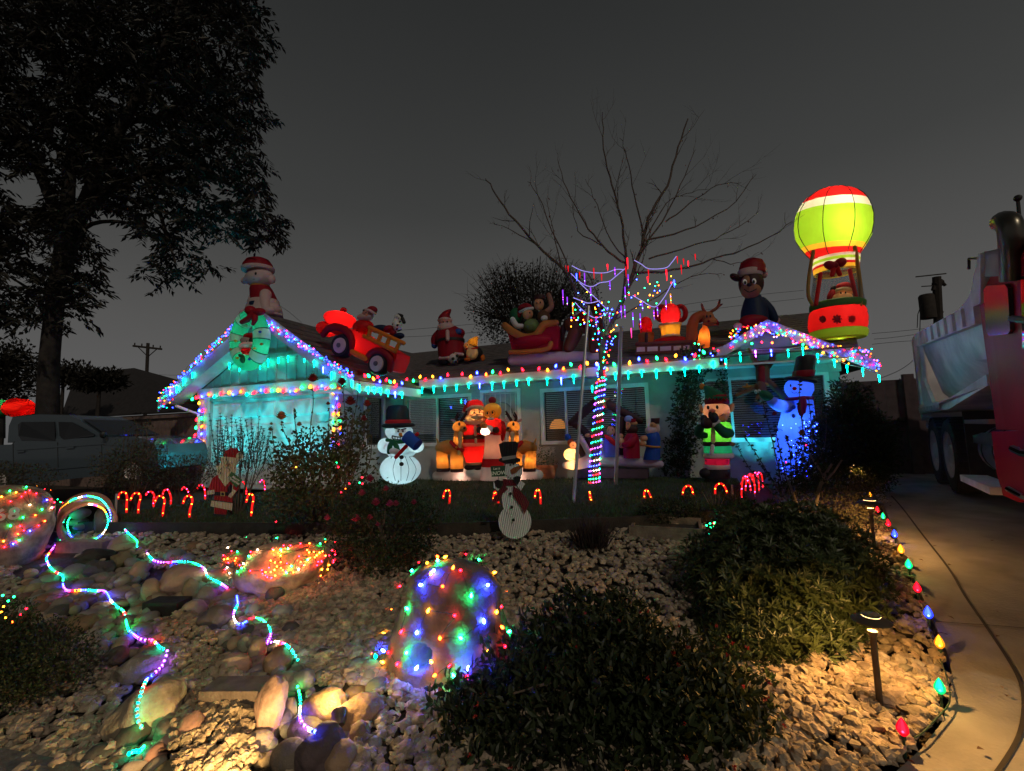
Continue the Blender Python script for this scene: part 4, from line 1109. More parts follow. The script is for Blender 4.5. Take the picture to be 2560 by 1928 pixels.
for pts, fl in [([(790, 1250), (775, 1100), (783, 1010), (780, 965)], (782, 956, 15, M_pet)), ([(820, 1250), (870, 1100), (890, 1020), (898, 950)], (898, 940, 11, M_pet)), ([(840, 1250), (868, 1100), (862, 1030), (857, 965)], (855, 962, 13, M_pet)), ([(750, 1260), (730, 1130), (710, 1080), (702, 1055)], (703, 1050, 15, M_peta)),
                ([(860, 1230), (905, 1120), (912, 1060), (918, 1020)], (918, 1017, 12, M_pet)), ([(860, 1220), (880, 1080), (880, 1020)], (876, 1014, 16, M_pet)), ([(800, 1200), (820, 1080), (823, 1020)], (820, 1013, 6, M_pet)), ([(880, 1200), (905, 1100), (910, 1055)], (910, 1053, 10, M_pet)), ([(745, 1230), (690, 1130), (680, 1070)], (678, 1063, 5, M_peta)), ([(760, 1200), (738, 1060), (735, 1020)], None), ([(900, 1220), (925, 1150), (930, 1080)], None), ([(780, 1200), (760, 1120), (752, 1070)], (748, 1066, 8, M_peta))]:
    stalk(rb, rbase, pts, 5.4)
    if fl: rose(rb, fl[0], fl[1], 5.38, fl[2], fl[3])
rm = bush('rosemary_bush', 'upright spiky rosemary bush in front of the garage door', 'shrub', [(600, 1140, 80, 60, 6.8), (560, 1160, 60, 50, 6.8), (650, 1160, 50, 50, 6.8)], 1500, .05, .010, Lf_ros, up=1.4)
for i in range(30):
    x0 = R.uniform(530, 660); x1 = x0 + R.uniform(-22, 26); yt = R.choice([1040, 1055, 1070, 1075, 1090, 1100, 1120]) + R.uniform(-6, 6)
    stalk(rm, None, [(x0, 1170), ((x0 + x1) / 2, (yt + 1170) / 2), (x1, yt)], 6.8 + R.uniform(-.3, .3), .005, 120, .034, .008, lm=Lf_ros)
bush('hedge_shrub', 'low dark reddish hedge along the foot of the board fence', 'shrub', [(450, 1180, 90, 40, 8.2), (400, 1200, 60, 35, 8)], 1800, .05, .025, Lf_brown)
ls = bush('left_shrub', 'brownish round shrub with thin shoots standing by the pickup', 'shrub', [(330, 1170, 85, 75, 7.4), (300, 1190, 60, 60, 7.3), (370, 1150, 50, 50, 7.4)], 3000, .045, .024, Lf_brown, shell=.3)
for i in range(9): x0 = R.uniform(300, 400); stalk(ls, None, [(x0, 1150), (x0 + R.uniform(-12, 25), 1080), (x0 + R.uniform(-20, 40), 1040 + R.uniform(0, 40))], 7.4, .005, 16, .04, .02, lm=Lf_brown)
bush('far_left_shrub', 'dark reddish shrub at the left edge beside the pickup tailgate', 'shrub', [(60, 1205, 75, 40, 7), (0, 1190, 60, 35, 7)], 1800, .04, .02, Lf_brown)
bush('dark_low_shrub', 'dark low shrub at the left edge below the small net lights', 'shrub', [(60, 1640, 130, 90, 2.75), (150, 1650, 80, 75, 2.7), (20, 1700, 110, 70, 2.55), (-40, 1620, 100, 100, 2.7)], 6500, .024, .013, Lf_dark, shell=.35)
bush('twinkle_shrub', 'small shrub at the left edge hung with red and amber mini lights', 'shrub', [(20, 1545, 60, 45, 3.1), (60, 1570, 40, 30, 3.0)], 1500, .022, .012, Lf_mid)

# right hand side: tall shrub, thin rose stems, vine by the window
ts = bush('tall_shrub', 'tall dark twiggy shrub at the right end of the house beside the drive', 'shrub', [(2140, 1120, 80, 100, 7.0), (2080, 1130, 70, 90, 6.9), (2180, 1160, 50, 70, 7), (2110, 1050, 60, 60, 7.2), (2050, 1190, 60, 50, 6.6), (2150, 1200, 60, 40, 6.7), (2120, 1000, 50, 50, 7.1), (2190, 1090, 45, 60, 7.1)], 17000, .065, .026, Lf_dark, shell=.3, ntips=60)
for i in range(26): x0 = R.uniform(2040, 2200); stalk(ts, None, [(x0, 1120), (x0 + R.uniform(-8, 8), 1040), (x0 + R.uniform(-25, 25), R.uniform(955, 1040))], 7.1, .005, 22, .035, .014, lm=Lf_dark)
rs_ = empty('thin_rose_bush', onG(1990, 1270), 'sparse leafless rose stems in front of the tall blue snowman', 'rose bush')
for pts in [[(1960, 1240), (1935, 1120), (1915, 1040), (1908, 1005)], [(1975, 1240), (1950, 1130), (1935, 1060)], [(1950, 1250), (1880, 1180), (1840, 1110)], [(1960, 1250), (1900, 1150), (1860, 1090)], [(1985, 1240), (2010, 1130), (2000, 1010), (1998, 950)], [(2000, 1240), (2030, 1120), (2022, 1000)], [(1980, 1240), (1975, 1130), (1965, 1090)], [(1970, 1250), (1920, 1190), (1895, 1150)], [(2010, 1220), (2060, 1120), (2065, 1020)], [(1990, 1240), (1990, 1150), (2010, 1080)]]:
    stalk(rs_, None, pts, 6.2, .007, 46, .045, .03, lm=Lf_dark)
rose(rs_, 2005, 1088, 6.1, 10, M_peta); rose(rs_, 1937, 1040, 6.1, 8, M_pet); rose(rs_, 1832, 1117, 6.1, 8, M_peta)
st = empty('sapling', onG(2035, 1290), 'small bare forked sapling behind the round shrub', 'tree')
b = B()
for pts, r in [([(2035, 1290), (2045, 1230), (2060, 1190), (2080, 1160)], .025), ([(2060, 1190), (2040, 1160), (2020, 1130)], .014), ([(2050, 1215), (2085, 1180), (2105, 1150)], .014), ([(2000, 1290), (1985, 1240), (1970, 1200)], .018)]:
    b.tube([onD(x, y, 5.1) for x, y in pts], [r, r * .8, r * .65, r * .5][:len(pts)], 7)
b.build('trunk', mat('pale_bark', (.16, .13, .11), .9, .3), st)
C, O = blob_points([(2000, 1180, 60, 60, 5.2), (1970, 1220, 50, 40, 5.2), (2060, 1200, 60, 40, 5.2)], 700, .2); foliage(st, C, O, .05, .03, Lf_dark)
vn = bush('climbing_plant', 'dark leafy climber growing up the wall between the two front windows', 'climber', [(1715, 1050, 40, 80, 8.9, .25), (1725, 960, 32, 70, 8.9, .25), (1735, 900, 50, 36, 8.9, .3), (1700, 1130, 42, 50, 8.9, .25), (1690, 1175, 38, 30, 8.9, .25), (1775, 905, 40, 22, 8.8, .25), (1800, 960, 14, 60, 8.9, .2)], 4200, .07, .04, Lf_dark, base=(1705, 1198), shell=.3, ntips=24)

# wooden planter with its plants, grass clump, pots
pA = onG(*cr(KL, 1362, 640)); pB = onG(*cr(KL, 1850, 690)); D1 = depth(pA); hP = (640 - 555) / KL[2] / FPX * D1
dv = (pB - pA).normalized(); bk = Vector((-dv.y, dv.x, 0)) * .62
pl = empty('wooden_planter', pA.lerp(pB, .5), 'low weathered wooden planter box between the lawn and the round shrub', 'planter')
pA.z = pB.z = min(pA.z, pB.z) - .02
for nm, a, c in (('front_board', pA, pB), ('rear_board', pA + bk, pB + bk)):
    b = B(); b.prism([a, c, c + Vector((0, 0, hP + .045)), a + Vector((0, 0, hP + .045))], bk.normalized() * .035); b.build(nm, M_oldwood, pl, smooth=False)
for a in (pA, pB):
    b = B(); a2 = a + bk.normalized() * .037; b.prism([a2, a2 + bk - bk.normalized() * .039, a2 + bk - bk.normalized() * .039 + Vector((0, 0, hP + .01)), a2 + Vector((0, 0, hP + .01))], dv * (.035 if a is pA else -.035)); b.build('end_board', M_oldwood, pl, smooth=False)
b = B(); b.prism([pA + dv * .04 + bk * .08, pB - dv * .04 + bk * .08, pB - dv * .04 + bk * .95, pA + dv * .04 + bk * .95], (0, 0, hP * .8)); b.build('potting_soil', M_soil, pl, smooth=False)
bush('planter_plant', 'dark bushy plant growing at the left in the wooden planter', 'plant', [(1650, 1278, 46, 32, 5.62), (1620, 1290, 28, 24, 5.62)], 1200, .035, .018, Lf_dark)
bush('planter_plant', 'dark bushy plant growing at the right in the wooden planter', 'plant', [(1712, 1272, 42, 30, 5.65), (1735, 1290, 26, 22, 5.62)], 1200, .035, .018, Lf_dark)
gc = empty('grass_clump', onG(1480, 1385), 'dark spiky clump of ornamental grass at the lawn edge', 'grass clump'); g0 = onG(1480, 1375)
n = 420; a = NR.uniform(0, 6.28, n); rr_ = NR.uniform(0, .16, n); Cc_ = np.stack([g0.x + np.cos(a) * rr_, g0.y + np.sin(a) * rr_, np.full(n, g0.z)], 1)
V, F_, T = leaves(Cc_, np.stack([np.cos(a) * NR.uniform(.1, .7, n), np.sin(a) * NR.uniform(.1, .7, n), np.ones(n)], 1), unit(n), NR.uniform(.2, .42, n), NR.uniform(.006, .011, n), .1, None, 2)
o = np_mesh('blades', V, F_, leafmat('leaf_purple', (.05, .035, .035), .3), gc, T); o['kind'] = 'stuff'
gc2 = empty('dry_grass', onG(1790, 1300), 'pale dry grass stalks beside the wooden planter', 'grass clump'); g0 = onG(1790, 1290); n = 40; a = NR.uniform(0, 6.28, n)
V, F_, T = leaves(np.repeat(np.array([g0]), n, 0), np.stack([np.cos(a) * .5, np.sin(a) * .3, np.ones(n)], 1), unit(n), NR.uniform(.2, .5, n), NR.uniform(.004, .007, n), .1)
o = np_mesh('blades', V, F_, leafmat('leaf_straw', (.25, .2, .14), .2), gc2, T); o['kind'] = 'stuff'
def pot(label, px, py, wpx, hpx, m, plab, blobs, n=500, cup=False, z=0., L=.05):
    q = onZ(px, py, z); D = depth(q); r = wpx / 2 / FPX * D; h = hpx / FPX * D
    t = empty('flower_pot', q, label, 'flower pot')
    pr_ = [(r * .72, 0), (r * .95, h * .8), (r * .95, h * .82), (r * 1.03, h * .83), (r * 1.03, h), (r * .9, h), (r * .88, h * .85)] if not cup else [(r * .6, 0), (r * .85, h * .25), (r * .97, h * .7), (r * 1.0, h), (r * .93, h), (r * .9, h * .85)]
    b = B(); b.lathe(pr_, q, n=24); b.build('pot_body', m, t)
    b = B(); b.lathe([(r * .86, h * .86), (.01, h * .87)], q, n=16); b.build('potting_soil', M_soil, t)
    if blobs:
        bl = [(b_[0], b_[1], b_[2], b_[3], D) for b_ in blobs]
        C, O = blob_points(bl, n, .2); top_ = q + Vector((0, 0, h * .85)); rt_ = empty('potted_plant', top_, plab, 'plant'); foliage(rt_, C, O, L, L * .5, Lf_mid); stems(rt_, top_, [C[i] for i in range(0, len(C), max(1, len(C) // 20))], .008, .003)
pot('terracotta pot with a leafy plant right of the glowing reindeer', 1372, 1198, 60, 36, M_clay, 'leafy green plant in the terracotta pot right of the reindeer', [(1375, 1140, 38, 30), (1352, 1150, 20, 22)], 600)
pot('terracotta pot at the foot of the climber beside the nativity', 1672, 1196, 32, 32, M_clay, 'sparse plant in the terracotta pot beside the nativity', [(1668, 1150, 20, 22)], 160)
pot('glazed yellow pot right of the inflatable elf', 1850, 1193, 42, 40, mat('yellow_glaze', (.62, .30, .03), .3, .1), 'dark sparse plant in the yellow pot', [(1862, 1130, 34, 40)], 240, True)

# ------------------------------------------------------------------ trees
TD = 11.5
tb = onD(118, 1040, TD); tb.z = -.1
tree = empty('tree', tb, 'tall dark broadleaf tree rising behind the pickup at the left', 'tree')
b = B()
limbs = [([(118, 1100), (120, 1000), (125, 880), (145, 700), (165, 560), (175, 420), (200, 250), (240, 60), (260, -140)], .25, 0), ([(150, 680), (200, 540), (260, 400), (340, 250), (420, 100), (470, -50)], .2, -1.0), ([(160, 600), (120, 480), (70, 380), (10, 300), (-80, 240)], .16, .8), ([(190, 560), (270, 480), (380, 430), (500, 420), (600, 480)], .13, -.6), ([(175, 430), (260, 330), (400, 290), (540, 280)], .12, 1), ([(140, 770), (180, 765), (230, 755)], .06, -.2), ([(200, 250), (330, 130), (480, 60), (600, 70)], .12, .6), ([(130, 800), (80, 730), (20, 690)], .07, .4), ([(300, 340), (380, 480), (420, 600), (440, 660)], .07, -1.2), ([(160, 620), (230, 560), (330, 560), (400, 610)], .07, -.8)]
TR_P = []
for pts, r, dd in limbs:
    P = [onD(x, y, TD + dd * i / len(pts)) for i, (x, y) in enumerate(pts)]; rr = [r * (1 - .75 * i / (len(pts) - 1)) for i in range(len(pts))]
    P, rr = smooth_path(P, rr, 4); b.tube(P, rr, 9); TR_P += P[len(P) // 3:]
b.build('trunk', M_bark, tree)
CROWN = [(-260, -60), (620, -60), (585, 0), (600, 30), (650, 15), (655, 90), (640, 180), (630, 240), (665, 300), (620, 330), (650, 390), (665, 450), (655, 500), (700, 545), (717, 565), (690, 610), (600, 590), (520, 580), (470, 560), (430, 600), (540, 650), (530, 680), (450, 690), (390, 715), (350, 680), (370, 610), (300, 590), (240, 640), (262, 700), (235, 770), (170, 800), (70, 800), (0, 810), (-260, 820)]
HOLES = [(30, 60, 34, 26), (90, 160, 50, 34), (110, 440, 26, 24), (60, 470, 46, 50), (270, 560, 60, 40), (420, 80, 16, 12), (360, 75, 18, 16), (480, 60, 18, 18), (590, 140, 16, 22), (545, 475, 40, 26), (310, 640, 60, 60), (270, 230, 22, 16), (330, 255, 20, 14), (150, 390, 22, 14), (40, 700, 30, 26), (560, 340, 20, 20), (105, 610, 30, 20), (470, 490, 24, 20), (200, 470, 20, 40), (320, 330, 14, 14), (240, 110, 10, 10), (510, 210, 12, 12), (60, 250, 18, 12), (400, 545, 40, 18), (575, 545, 26, 18)]
CC = []
while len(CC) < 5200:
    x, y = R.uniform(-240, 720), R.uniform(-60, 815)
    if not inpoly(x + R.gauss(0, 9), y + R.gauss(0, 9), CROWN): continue
    if any(((x - h[0]) / h[2]) ** 2 + ((y - h[1]) / h[3]) ** 2 < 1.15 for h in HOLES): continue
    if y > 600 and R.random() < .35: continue
    CC.append(tuple(onD(x, y, TD + R.triangular(-2.6, 2.6, 0))))
CC = np.array(CC); k = 13; n = len(CC)
ax = np.repeat(unit(n) * np.array([[1, 1, .45]]) + np.array([[0, 0, -.35]]), k, 0); ax /= np.linalg.norm(ax, axis=1, keepdims=True)
tt = np.tile(np.linspace(0, 1, k), n)[:, None]; sd = np.tile(np.where(np.arange(k) % 2, 1., -1.), n)[:, None]
side = np.cross(ax, np.array([[0, 0, 1.]])); side /= np.linalg.norm(side, axis=1, keepdims=True) + 1e-6
Cb = np.repeat(CC, k, 0) + ax * tt * .38 + unit(n * k) * .03
V, F_, T = leaves(Cb, ax * .7 + side * sd * .8 + np.array([[0, 0, -.4]]) + unit(n * k) * .25, unit(n * k) + np.array([[0, 0, 1.2]]), NR.uniform(.12, .24, n * k), NR.uniform(.045, .075, n * k), .15)
o = np_mesh('crown', V, F_, Lf_tree, tree, T)

# bare young tree tied between two stakes
BD = 7.0
bt0 = onZ(*cr(K4, 605, 1585), 0); BD = depth(bt0)
btree = empty('bare_tree', bt0, 'bare young tree on the lawn with lights wound up its trunk', 'tree')
b = B()
TRUNK = [cr(K4, *q) for q in [(605, 1590), (607, 1450), (625, 1200), (643, 950), (655, 800), (652, 700), (670, 640)]]
P = [onD(x, y, BD) for x, y in TRUNK]; P, rr = smooth_path(P, [.10, .085, .08, .07, .065, .06, .055], 5); b.tube(P, rr, 10); TRP = P
limb = [([(1308, 725), (1345, 650), (1375, 570), (1392, 510), (1400, 470), (1440, 400), (1465, 320), (1487, 255)], .032, .2), ([(1345, 650), (1352, 560), (1340, 470), (1322, 400), (1305, 320), (1303, 243)], .02, -.3), ([(1305, 730), (1250, 640), (1215, 580), (1160, 530), (1100, 460), (1070, 420), (1050, 385)], .024, -.4), ([(1350, 570), (1300, 530), (1262, 480), (1225, 410), (1205, 345)], .015, .3), ([(1380, 545), (1430, 480), (1470, 400), (1503, 320)], .014, .4), ([(1370, 590), (1450, 585), (1540, 560), (1640, 525), (1712, 478)], .018, -.3), ([(1392, 520), (1480, 500), (1570, 450), (1632, 380)], .014, .2), ([(1400, 560), (1500, 530), (1580, 500), (1642, 455)], .012, .6), ([(1250, 640), (1220, 560), (1170, 440), (1140, 390)], .012, .2), ([(1215, 580), (1195, 500), (1180, 430)], .009, .5), ([(1160, 530), (1110, 500), (1065, 480)], .009, .2), ([(1390, 510), (1370, 420), (1355, 340), (1340, 300)], .011, -.5), ([(1440, 480), (1490, 440), (1550, 400), (1600, 395)], .010, -.2), ([(1300, 530), (1250, 500), (1235, 440)], .009, -.3), ([(1352, 560), (1320, 520), (1290, 440), (1265, 390)], .010, -.1), ([(1390, 530), (1440, 440), (1480, 420), (1530, 410)], .009, .3), ([(1540, 560), (1590, 570), (1640, 545)], .007, -.2), ([(1308, 725), (1290, 640), (1260, 570)], .014, .6), ([(1330, 690), (1420, 640), (1490, 600), (1560, 590)], .012, .4)]
def twig(p, d, L, r, lev):
    n = 4; pts = [p]; dd = d.normalized()
    for i in range(n):
        dd = (dd + Vector((R.gauss(0, .16), R.gauss(0, .16), R.gauss(.05, .12)))).normalized(); pts.append(pts[-1] + dd * L / n)
    b.tube(pts, [r, r * .8, r * .6, r * .45, r * .3], 4)
    if lev > 0:
        for q in pts[1:4]:
            if R.random() < .75: twig(q, (dd + Vector((R.gauss(0, .6), R.gauss(0, .5), R.gauss(.2, .4)))), L * R.uniform(.4, .7), r * .55, lev - 1)
LIMBS = []
for pts, r, dd in limb:
    P = [onD(*cr(C22, x, y), BD + dd * i / len(pts)) for i, (x, y) in enumerate(pts)]
    P, rr = smooth_path(P, [1.5 * r * (1 - .75 * i / (len(pts) - 1)) for i in range(len(pts))], 4)
    P = [p + Vector((R.gauss(0, .012), R.gauss(0, .012), R.gauss(0, .012))) for p in P]
    b.tube(P, rr, 6); LIMBS.append(P)
    for i in range(5, len(P) - 1, 2):
        if R.random() < .95:
            d = (P[i] - P[i - 1]).normalized(); s = Vector((R.gauss(0, .5), R.gauss(0, .5), R.gauss(.25, .4)))
            twig(P[i], d * .8 + s, R.uniform(.3, .75), max(.0045, rr[i] * .45), 2 if i % 4 == 1 else 1)
b.build('trunk', mat('bare_bark', (.085, .06, .05), .85, .3, 10, .4), btree)
n = 60; C = np.array([tuple(R.choice(R.choice(LIMBS)[4:]) + Vector((R.gauss(0, .04), R.gauss(0, .04), -.02))) for _ in range(n)])
V, F_, T = leaves(C, unit(n) + np.array([[0, 0, -1.]]), unit(n), NR.uniform(.04, .07, n), NR.uniform(.02, .03, n), .3); o = np_mesh('dead_leaves', V, F_, leafmat('leaf_red_dead', (.16, .03, .02), .3), btree, T); o['kind'] = 'stuff'
M_galv = mat('galvanised_pipe', (.42, .42, .43), .35, .12, 6, metal=.75)
for lab, a, c, seg in (('left galvanised stake pole tied to the bare tree', (465, 1660), (572, 440), [(568, 425), (480, 1560), (462, 1780)]), ('right galvanised stake pole tied to the bare tree', (740, 1592), (775, 555), [(775, 555), (758, 1100), (740, 1592)])):
    pts = [cr(K4, *q) for q in seg]; base = onZ(*pts[-1], .03) if 'right' in lab else onG(*pts[-1]); Ds = depth(base)
    r = 4.8 / FPX * Ds
    t = empty('stake_pole', base, lab, 'pole', 'stakes of the bare tree'); b = B(); b.tube([base - Vector((0, 0, .05)), *[onD(*q, Ds + (0 if 'right' in lab else .8 * i)) for i, q in enumerate(reversed(pts[:-1]), 1)]], r, 10); b.build('pipe', M_galv, t)
# dark bushy tree behind the roof
tp = onD(1330, 900, 18); tp.z = 0
tr2 = empty('tree', tp, 'dark bushy half-bare tree standing behind the roof', 'tree')
b = B(); tips = []
for i in range(150):
    x = R.uniform(1160, 1500); y = interp(x, [1150, 1200, 1300, 1420, 1520], [760, 665, 640, 640, 720]) + R.uniform(-12, 110) * R.random(); t = onD(x, y, 18 + R.uniform(-1.2, 1.2)); m_ = onD(1330 + (x - 1330) * .45, 800, 18)
    b.tube([onD(1330, 960, 18), m_, t], [.05, .022, .006], 4); tips.append((m_, t))
    for k in range(3):
        q = m_.lerp(t, R.uniform(.4, 1)); b.tube([q, q + Vector((R.gauss(0, .3), R.gauss(0, .3), R.uniform(.1, .5)))], [.008, .003], 3)
b.tube([(tp.x, tp.y, 0), onD(1330, 960, 18)], [.2, .12], 8); b.build('trunk', M_bark, tr2)
C, O = blob_points([(1330, 800, 130, 90, 18), (1250, 790, 80, 80, 18), (1430, 780, 90, 100, 18), (1340, 730, 120, 60, 18), (1280, 710, 80, 50, 18)], 9000, .1); foliage(tr2, C, O, .13, .06, Lf_tree, name='crown')
for i, (x, y, w, h, D, lab) in enumerate([(2270, 970, 50, 20, 30, 'small dark far tree over the gate, left of the others'), (2330, 975, 40, 16, 30, 'low dark far tree right of the gate post'), (160, 935, 70, 30, 26, 'dark far tree crown behind the trunk of the tall tree'), (20, 900, 60, 50, 26, 'dark far tree at the left edge beyond the pickup'), (0, 960, 80, 40, 26, 'dark far bushy tree low at the left edge'), (250, 950, 60, 26, 24, 'dark treetop just left of the neighbouring roof ridge')]):
    q = onD(x, y, D); q.z = 0; t = empty('far_tree', q, lab, 'tree', 'far trees'); C, O = blob_points([(x, y, w, h, D), (x - w * .5, y + h * .4, w * .6, h * .7, D), (x + w * .4, y + h * .3, w * .6, h * .8, D)], 1500, .1); foliage(t, C, O, .28, .14, Lf_tree, name='crown'); b = B(); b.tube([q, onD(x, y, D)], [.15, .06], 6); b.build('trunk', M_bark, t)
n = 170; P_ = [onG(R.uniform(300, 2540), R.uniform(1330, 1920)) for _ in range(n)]; C = np.array([(p.x, p.y, p.z + (.012 if p.x > driveX(p.y) else .05)) for p in P_])
V, F_, T = leaves(C, unit(n) * np.array([[1, 1, .12]]), unit(n) * .3 + np.array([[0, 0, 1.]]), NR.uniform(.02, .05, n), NR.uniform(.012, .028, n), .25)
o = np_mesh('leaf_litter', V, F_, leafmat('leaf_litter_brown', (.12, .065, .03), .4), None, T); tag(o, 'dry brown leaves scattered over gravel and drive', 'leaf litter', kind='stuff')
# ------------------------------------------------------------------ dump truck on the drive
TP = Vector((3.9, 9.2, 0)); TU = Vector((-.259, -.966, 0)); TN = Vector((.966, -.259, 0))
def tk(s, d, z): return TP + TU * s + TN * d + Vector((0, 0, z))
TF = Fig(K6, plane=(TP, TN))
truck = empty('dump_truck', tk(1.5, 1.2, .03), 'red dump truck with a dented white tipping bed parked on the drive', 'truck')
M_bed = mat('bed_paint', (.74, .70, .72), .5, .22, 3, .15, 20); M_red = mat('red_truck_paint', (.42, .010, .022), .5, .12, 2, spec=.12)
M_rub = mat('tyre_rubber', (.04, .036, .036), .85, .2, 10, .3); M_rim = mat('wheel_rim', (.62, .54, .52), .5, .15, 6, metal=.3); M_chr = mat('chrome', (.6, .6, .6), .08, .05, 3, metal=1.)
M_black = mat('black_metal', (.018, .018, .018), .5, .2)
M_alu = mat('polished_tank', (.62, .6, .62), .28, .08, 4, metal=.85)
def zr_(s): return 2.66 - .075 * s
# tub: lofted round side between the rear post and the front
BS, BE = -1.32, 2.95
b = B(); secs = []
for i in range(13):
    s = BS + .2 + (BE - BS - .2) * i / 12; zt = zr_(s) - .24; zb = 1.28 + .07 * (s - BS)
    row = [tk(s, .05, zt), tk(s, .07, zt - .15), tk(s, .13, zt - .4), tk(s, .24, zb + .32), tk(s, .42, zb + .1), tk(s, .66, zb), tk(s, 1.8, zb), tk(s, 2.2, zb + .3), tk(s, 2.38, zt), tk(s, 2.30, zt), tk(s, 2.1, zb + .35), tk(s, 1.75, zb + .08), tk(s, .68, zb + .08), tk(s, .32, zb + .35), tk(s, .12, zt)]
    secs.append(row)
nn = len(secs[0]); vs = [p for r in secs for p in r]; fs = [(i * nn + j, i * nn + (j + 1) % nn, (i + 1) * nn + (j + 1) % nn, (i + 1) * nn + j) for i in range(12) for j in range(nn)]
fs += [tuple(range(nn))[::-1], tuple(12 * nn + j for j in range(nn))]
b.add(vs, fs); bed = b.build('tipping_bed', M_bed, truck, sharp=50)
b = B(); b.prism([tk(BS, -.03, zr_(BS)), tk(BE, -.03, zr_(BE)), tk(BE, -.03, zr_(BE) - .25), tk(BS, -.03, zr_(BS) - .25)], TN * .15); b.build('side_rail', M_bed, bed, smooth=False)
b = B(); b.prism([tk(BS, 2.3, zr_(BS)), tk(BE, 2.3, zr_(BE)), tk(BE, 2.3, zr_(BE) - .25), tk(BS, 2.3, zr_(BS) - .25)], TN * .15); b.build('side_rail', M_bed, bed, smooth=False)
for i in range(8):
    s = BS + .35 + i * .5; b = B(); b.box(tk(s, -.045, zr_(s) - .125), (.05, .03, .22), Matrix((TU, TN, Vector((0, 0, 1)))).transposed()); b.build('rail_rib', M_bed, bed, smooth=False)
b = B()
b.prism([tk(BS - .10, -.06, zr_(BS) - .12), tk(BS + .08, -.06, zr_(BS) - .05), tk(BS + .08, -.06, 1.2), tk(BS - .10, -.06, 1.12)], TN * .14); b.prism([tk(BS + .08, -.02, zr_(BS) - .28), tk(BS + .38, -.02, zr_(BS) - .28), tk(BS + .30, -.02, 1.9), tk(BS + 1.0, -.02, 1.42), tk(BS + .08, -.02, 1.32)], TN * .05); b.build('rear_post', M_bed, bed, smooth=False)
b = B(); b.prism([tk(BS - .1, .1, 2.5), tk(BS - .1, 2.3, 2.5), tk(BS - .1, 2.3, 1.15), tk(BS - .1, .1, 1.15)], TU * .06); b.build('tailgate', M_bed, bed, smooth=False)
# ledge over the wheels with reflective tape
b = B(); b.prism([tk(BS + .02, -.08, 1.40), tk(1.3, -.08, 1.42), tk(BE, -.0, 1.62), tk(BE, -.0, 1.5), tk(1.3, -.08, 1.28), tk(BS + .02, -.08, 1.26)], TN * .7); ledge = b.build('side_ledge', M_bed, bed, smooth=False)
b = B(); b.prism([tk(BS + .05, -.09, 1.36), tk(.75, -.09, 1.37), tk(.75, -.09, 1.29), tk(BS + .05, -.09, 1.28)], TN * .006); b.build('reflective_tape', mat('tape', (.5, .42, .45), .3, .5, 14), ledge, smooth=False)
# headboard sweeping up to the cab shield
b = B(); f_ = [TF.p(*q) for q in [(620, 690), (690, 610), (705, 560), (722, 470), (740, 385), (752, 378), (752, 640), (720, 655)]]; b.prism([q + TN * -.03 for q in f_], TN * .08); b.build('headboard', M_bed, bed, smooth=False)
b = B(); b.prism([tk(2.98, .04, 2.8), tk(2.98, 2.36, 2.8), tk(2.98, 2.36, 1.6), tk(2.98, .04, 1.6)], TU * -.05); b.build('headboard_plate', M_bed, bed, smooth=False)
b = B(); q0, q1, q2, q3 = [TF.p(*q) for q in [(745, 376), (870, 348), (870, 500), (745, 505)]]; b.prism([q0, q1, q2, q3], TN * .06); b.prism([q0, q1, q1 + TN * 2.2, q0 + TN * 2.2], (0, 0, -.05)); b.build('cab_shield', mat('shield_paint', (.36, .34, .28), .55, .2, 3), bed, smooth=False)
for i, s in enumerate((1.6, 2.0, 2.4, 2.8)):
    b = B(); b.tube([tk(s - .07, .36, 1.55 + .07 * (s + 1)), tk(s, .30, 1.62 + .07 * (s + 1)), tk(s + .07, .36, 1.55 + .07 * (s + 1))], .014, 6); b.build('tie_hook', M_black, bed)
# wheels
def truck_wheel(s, d, r=.56):
    w = B(); ax = TN; c = tk(s, d, r + .04)
    w.lathe([(r * .62, .0), (r * .8, -.015), (r * .93, .0), (r, .05), (r, .22), (r * .93, .27), (r * .7, .27)], c, ax, 36, close=False); w = w.build('wheel', M_rub, truck)
    q = B(); q.lathe([(r * .64, -.005), (r * .60, .02), (r * .52, .03), (r * .46, .10), (r * .30, .12), (r * .26, .02), (r * .15, -.01), (.001, -.015)], c, ax, 32, close=False); q.build('rim', M_rim, w)
    q = B()
    for k in range(10):
        a = k * math.pi / 5; q.ell(c + TU * (r * .38 * math.cos(a)) + Vector((0, 0, r * .38 * math.sin(a))) + TN * .10, .022, None, 6, 4)
    q.build('wheel_nuts', M_chr, w)['kind'] = 'stuff'
    q = B()
    for k in range(40):
        a = k * math.pi / 20; dirv = TU * math.cos(a) + Vector((0, 0, math.sin(a))); q.box(c + dirv * (r + .008) + TN * .135, (.05, .26, .02), Matrix((dirv.cross(TN).normalized(), TN, dirv)).transposed())
    q.build('tread_blocks', M_rub, w, smooth=False)['kind'] = 'stuff'
for s in (-.82, .40):
    truck_wheel(s, .0); truck_wheel(s, 2.0)
truck_wheel(6.0, .05)
b = B(); b.prism([tk(BS, .75, 1.2), tk(6.6, .75, 1.15), tk(6.6, .75, .8), tk(BS, .75, .85)], TN * .9); b.build('chassis', M_black, truck, smooth=False)
b = B(); b.prism([tk(1.1, .08, 1.25), tk(1.16, .08, 1.25), tk(1.16, .08, .3), tk(1.1, .08, .3)], TN * .62); b.build('mud_flap', M_rub, truck, smooth=False)
b = B(); b.prism([tk(-1.55, .02, 1.1), tk(-1.2, .02, 1.12), tk(-1.2, .02, .95), tk(-1.55, .02, .98)], TN * 2.3); b.build('rear_bumper', M_bed, truck, smooth=False)
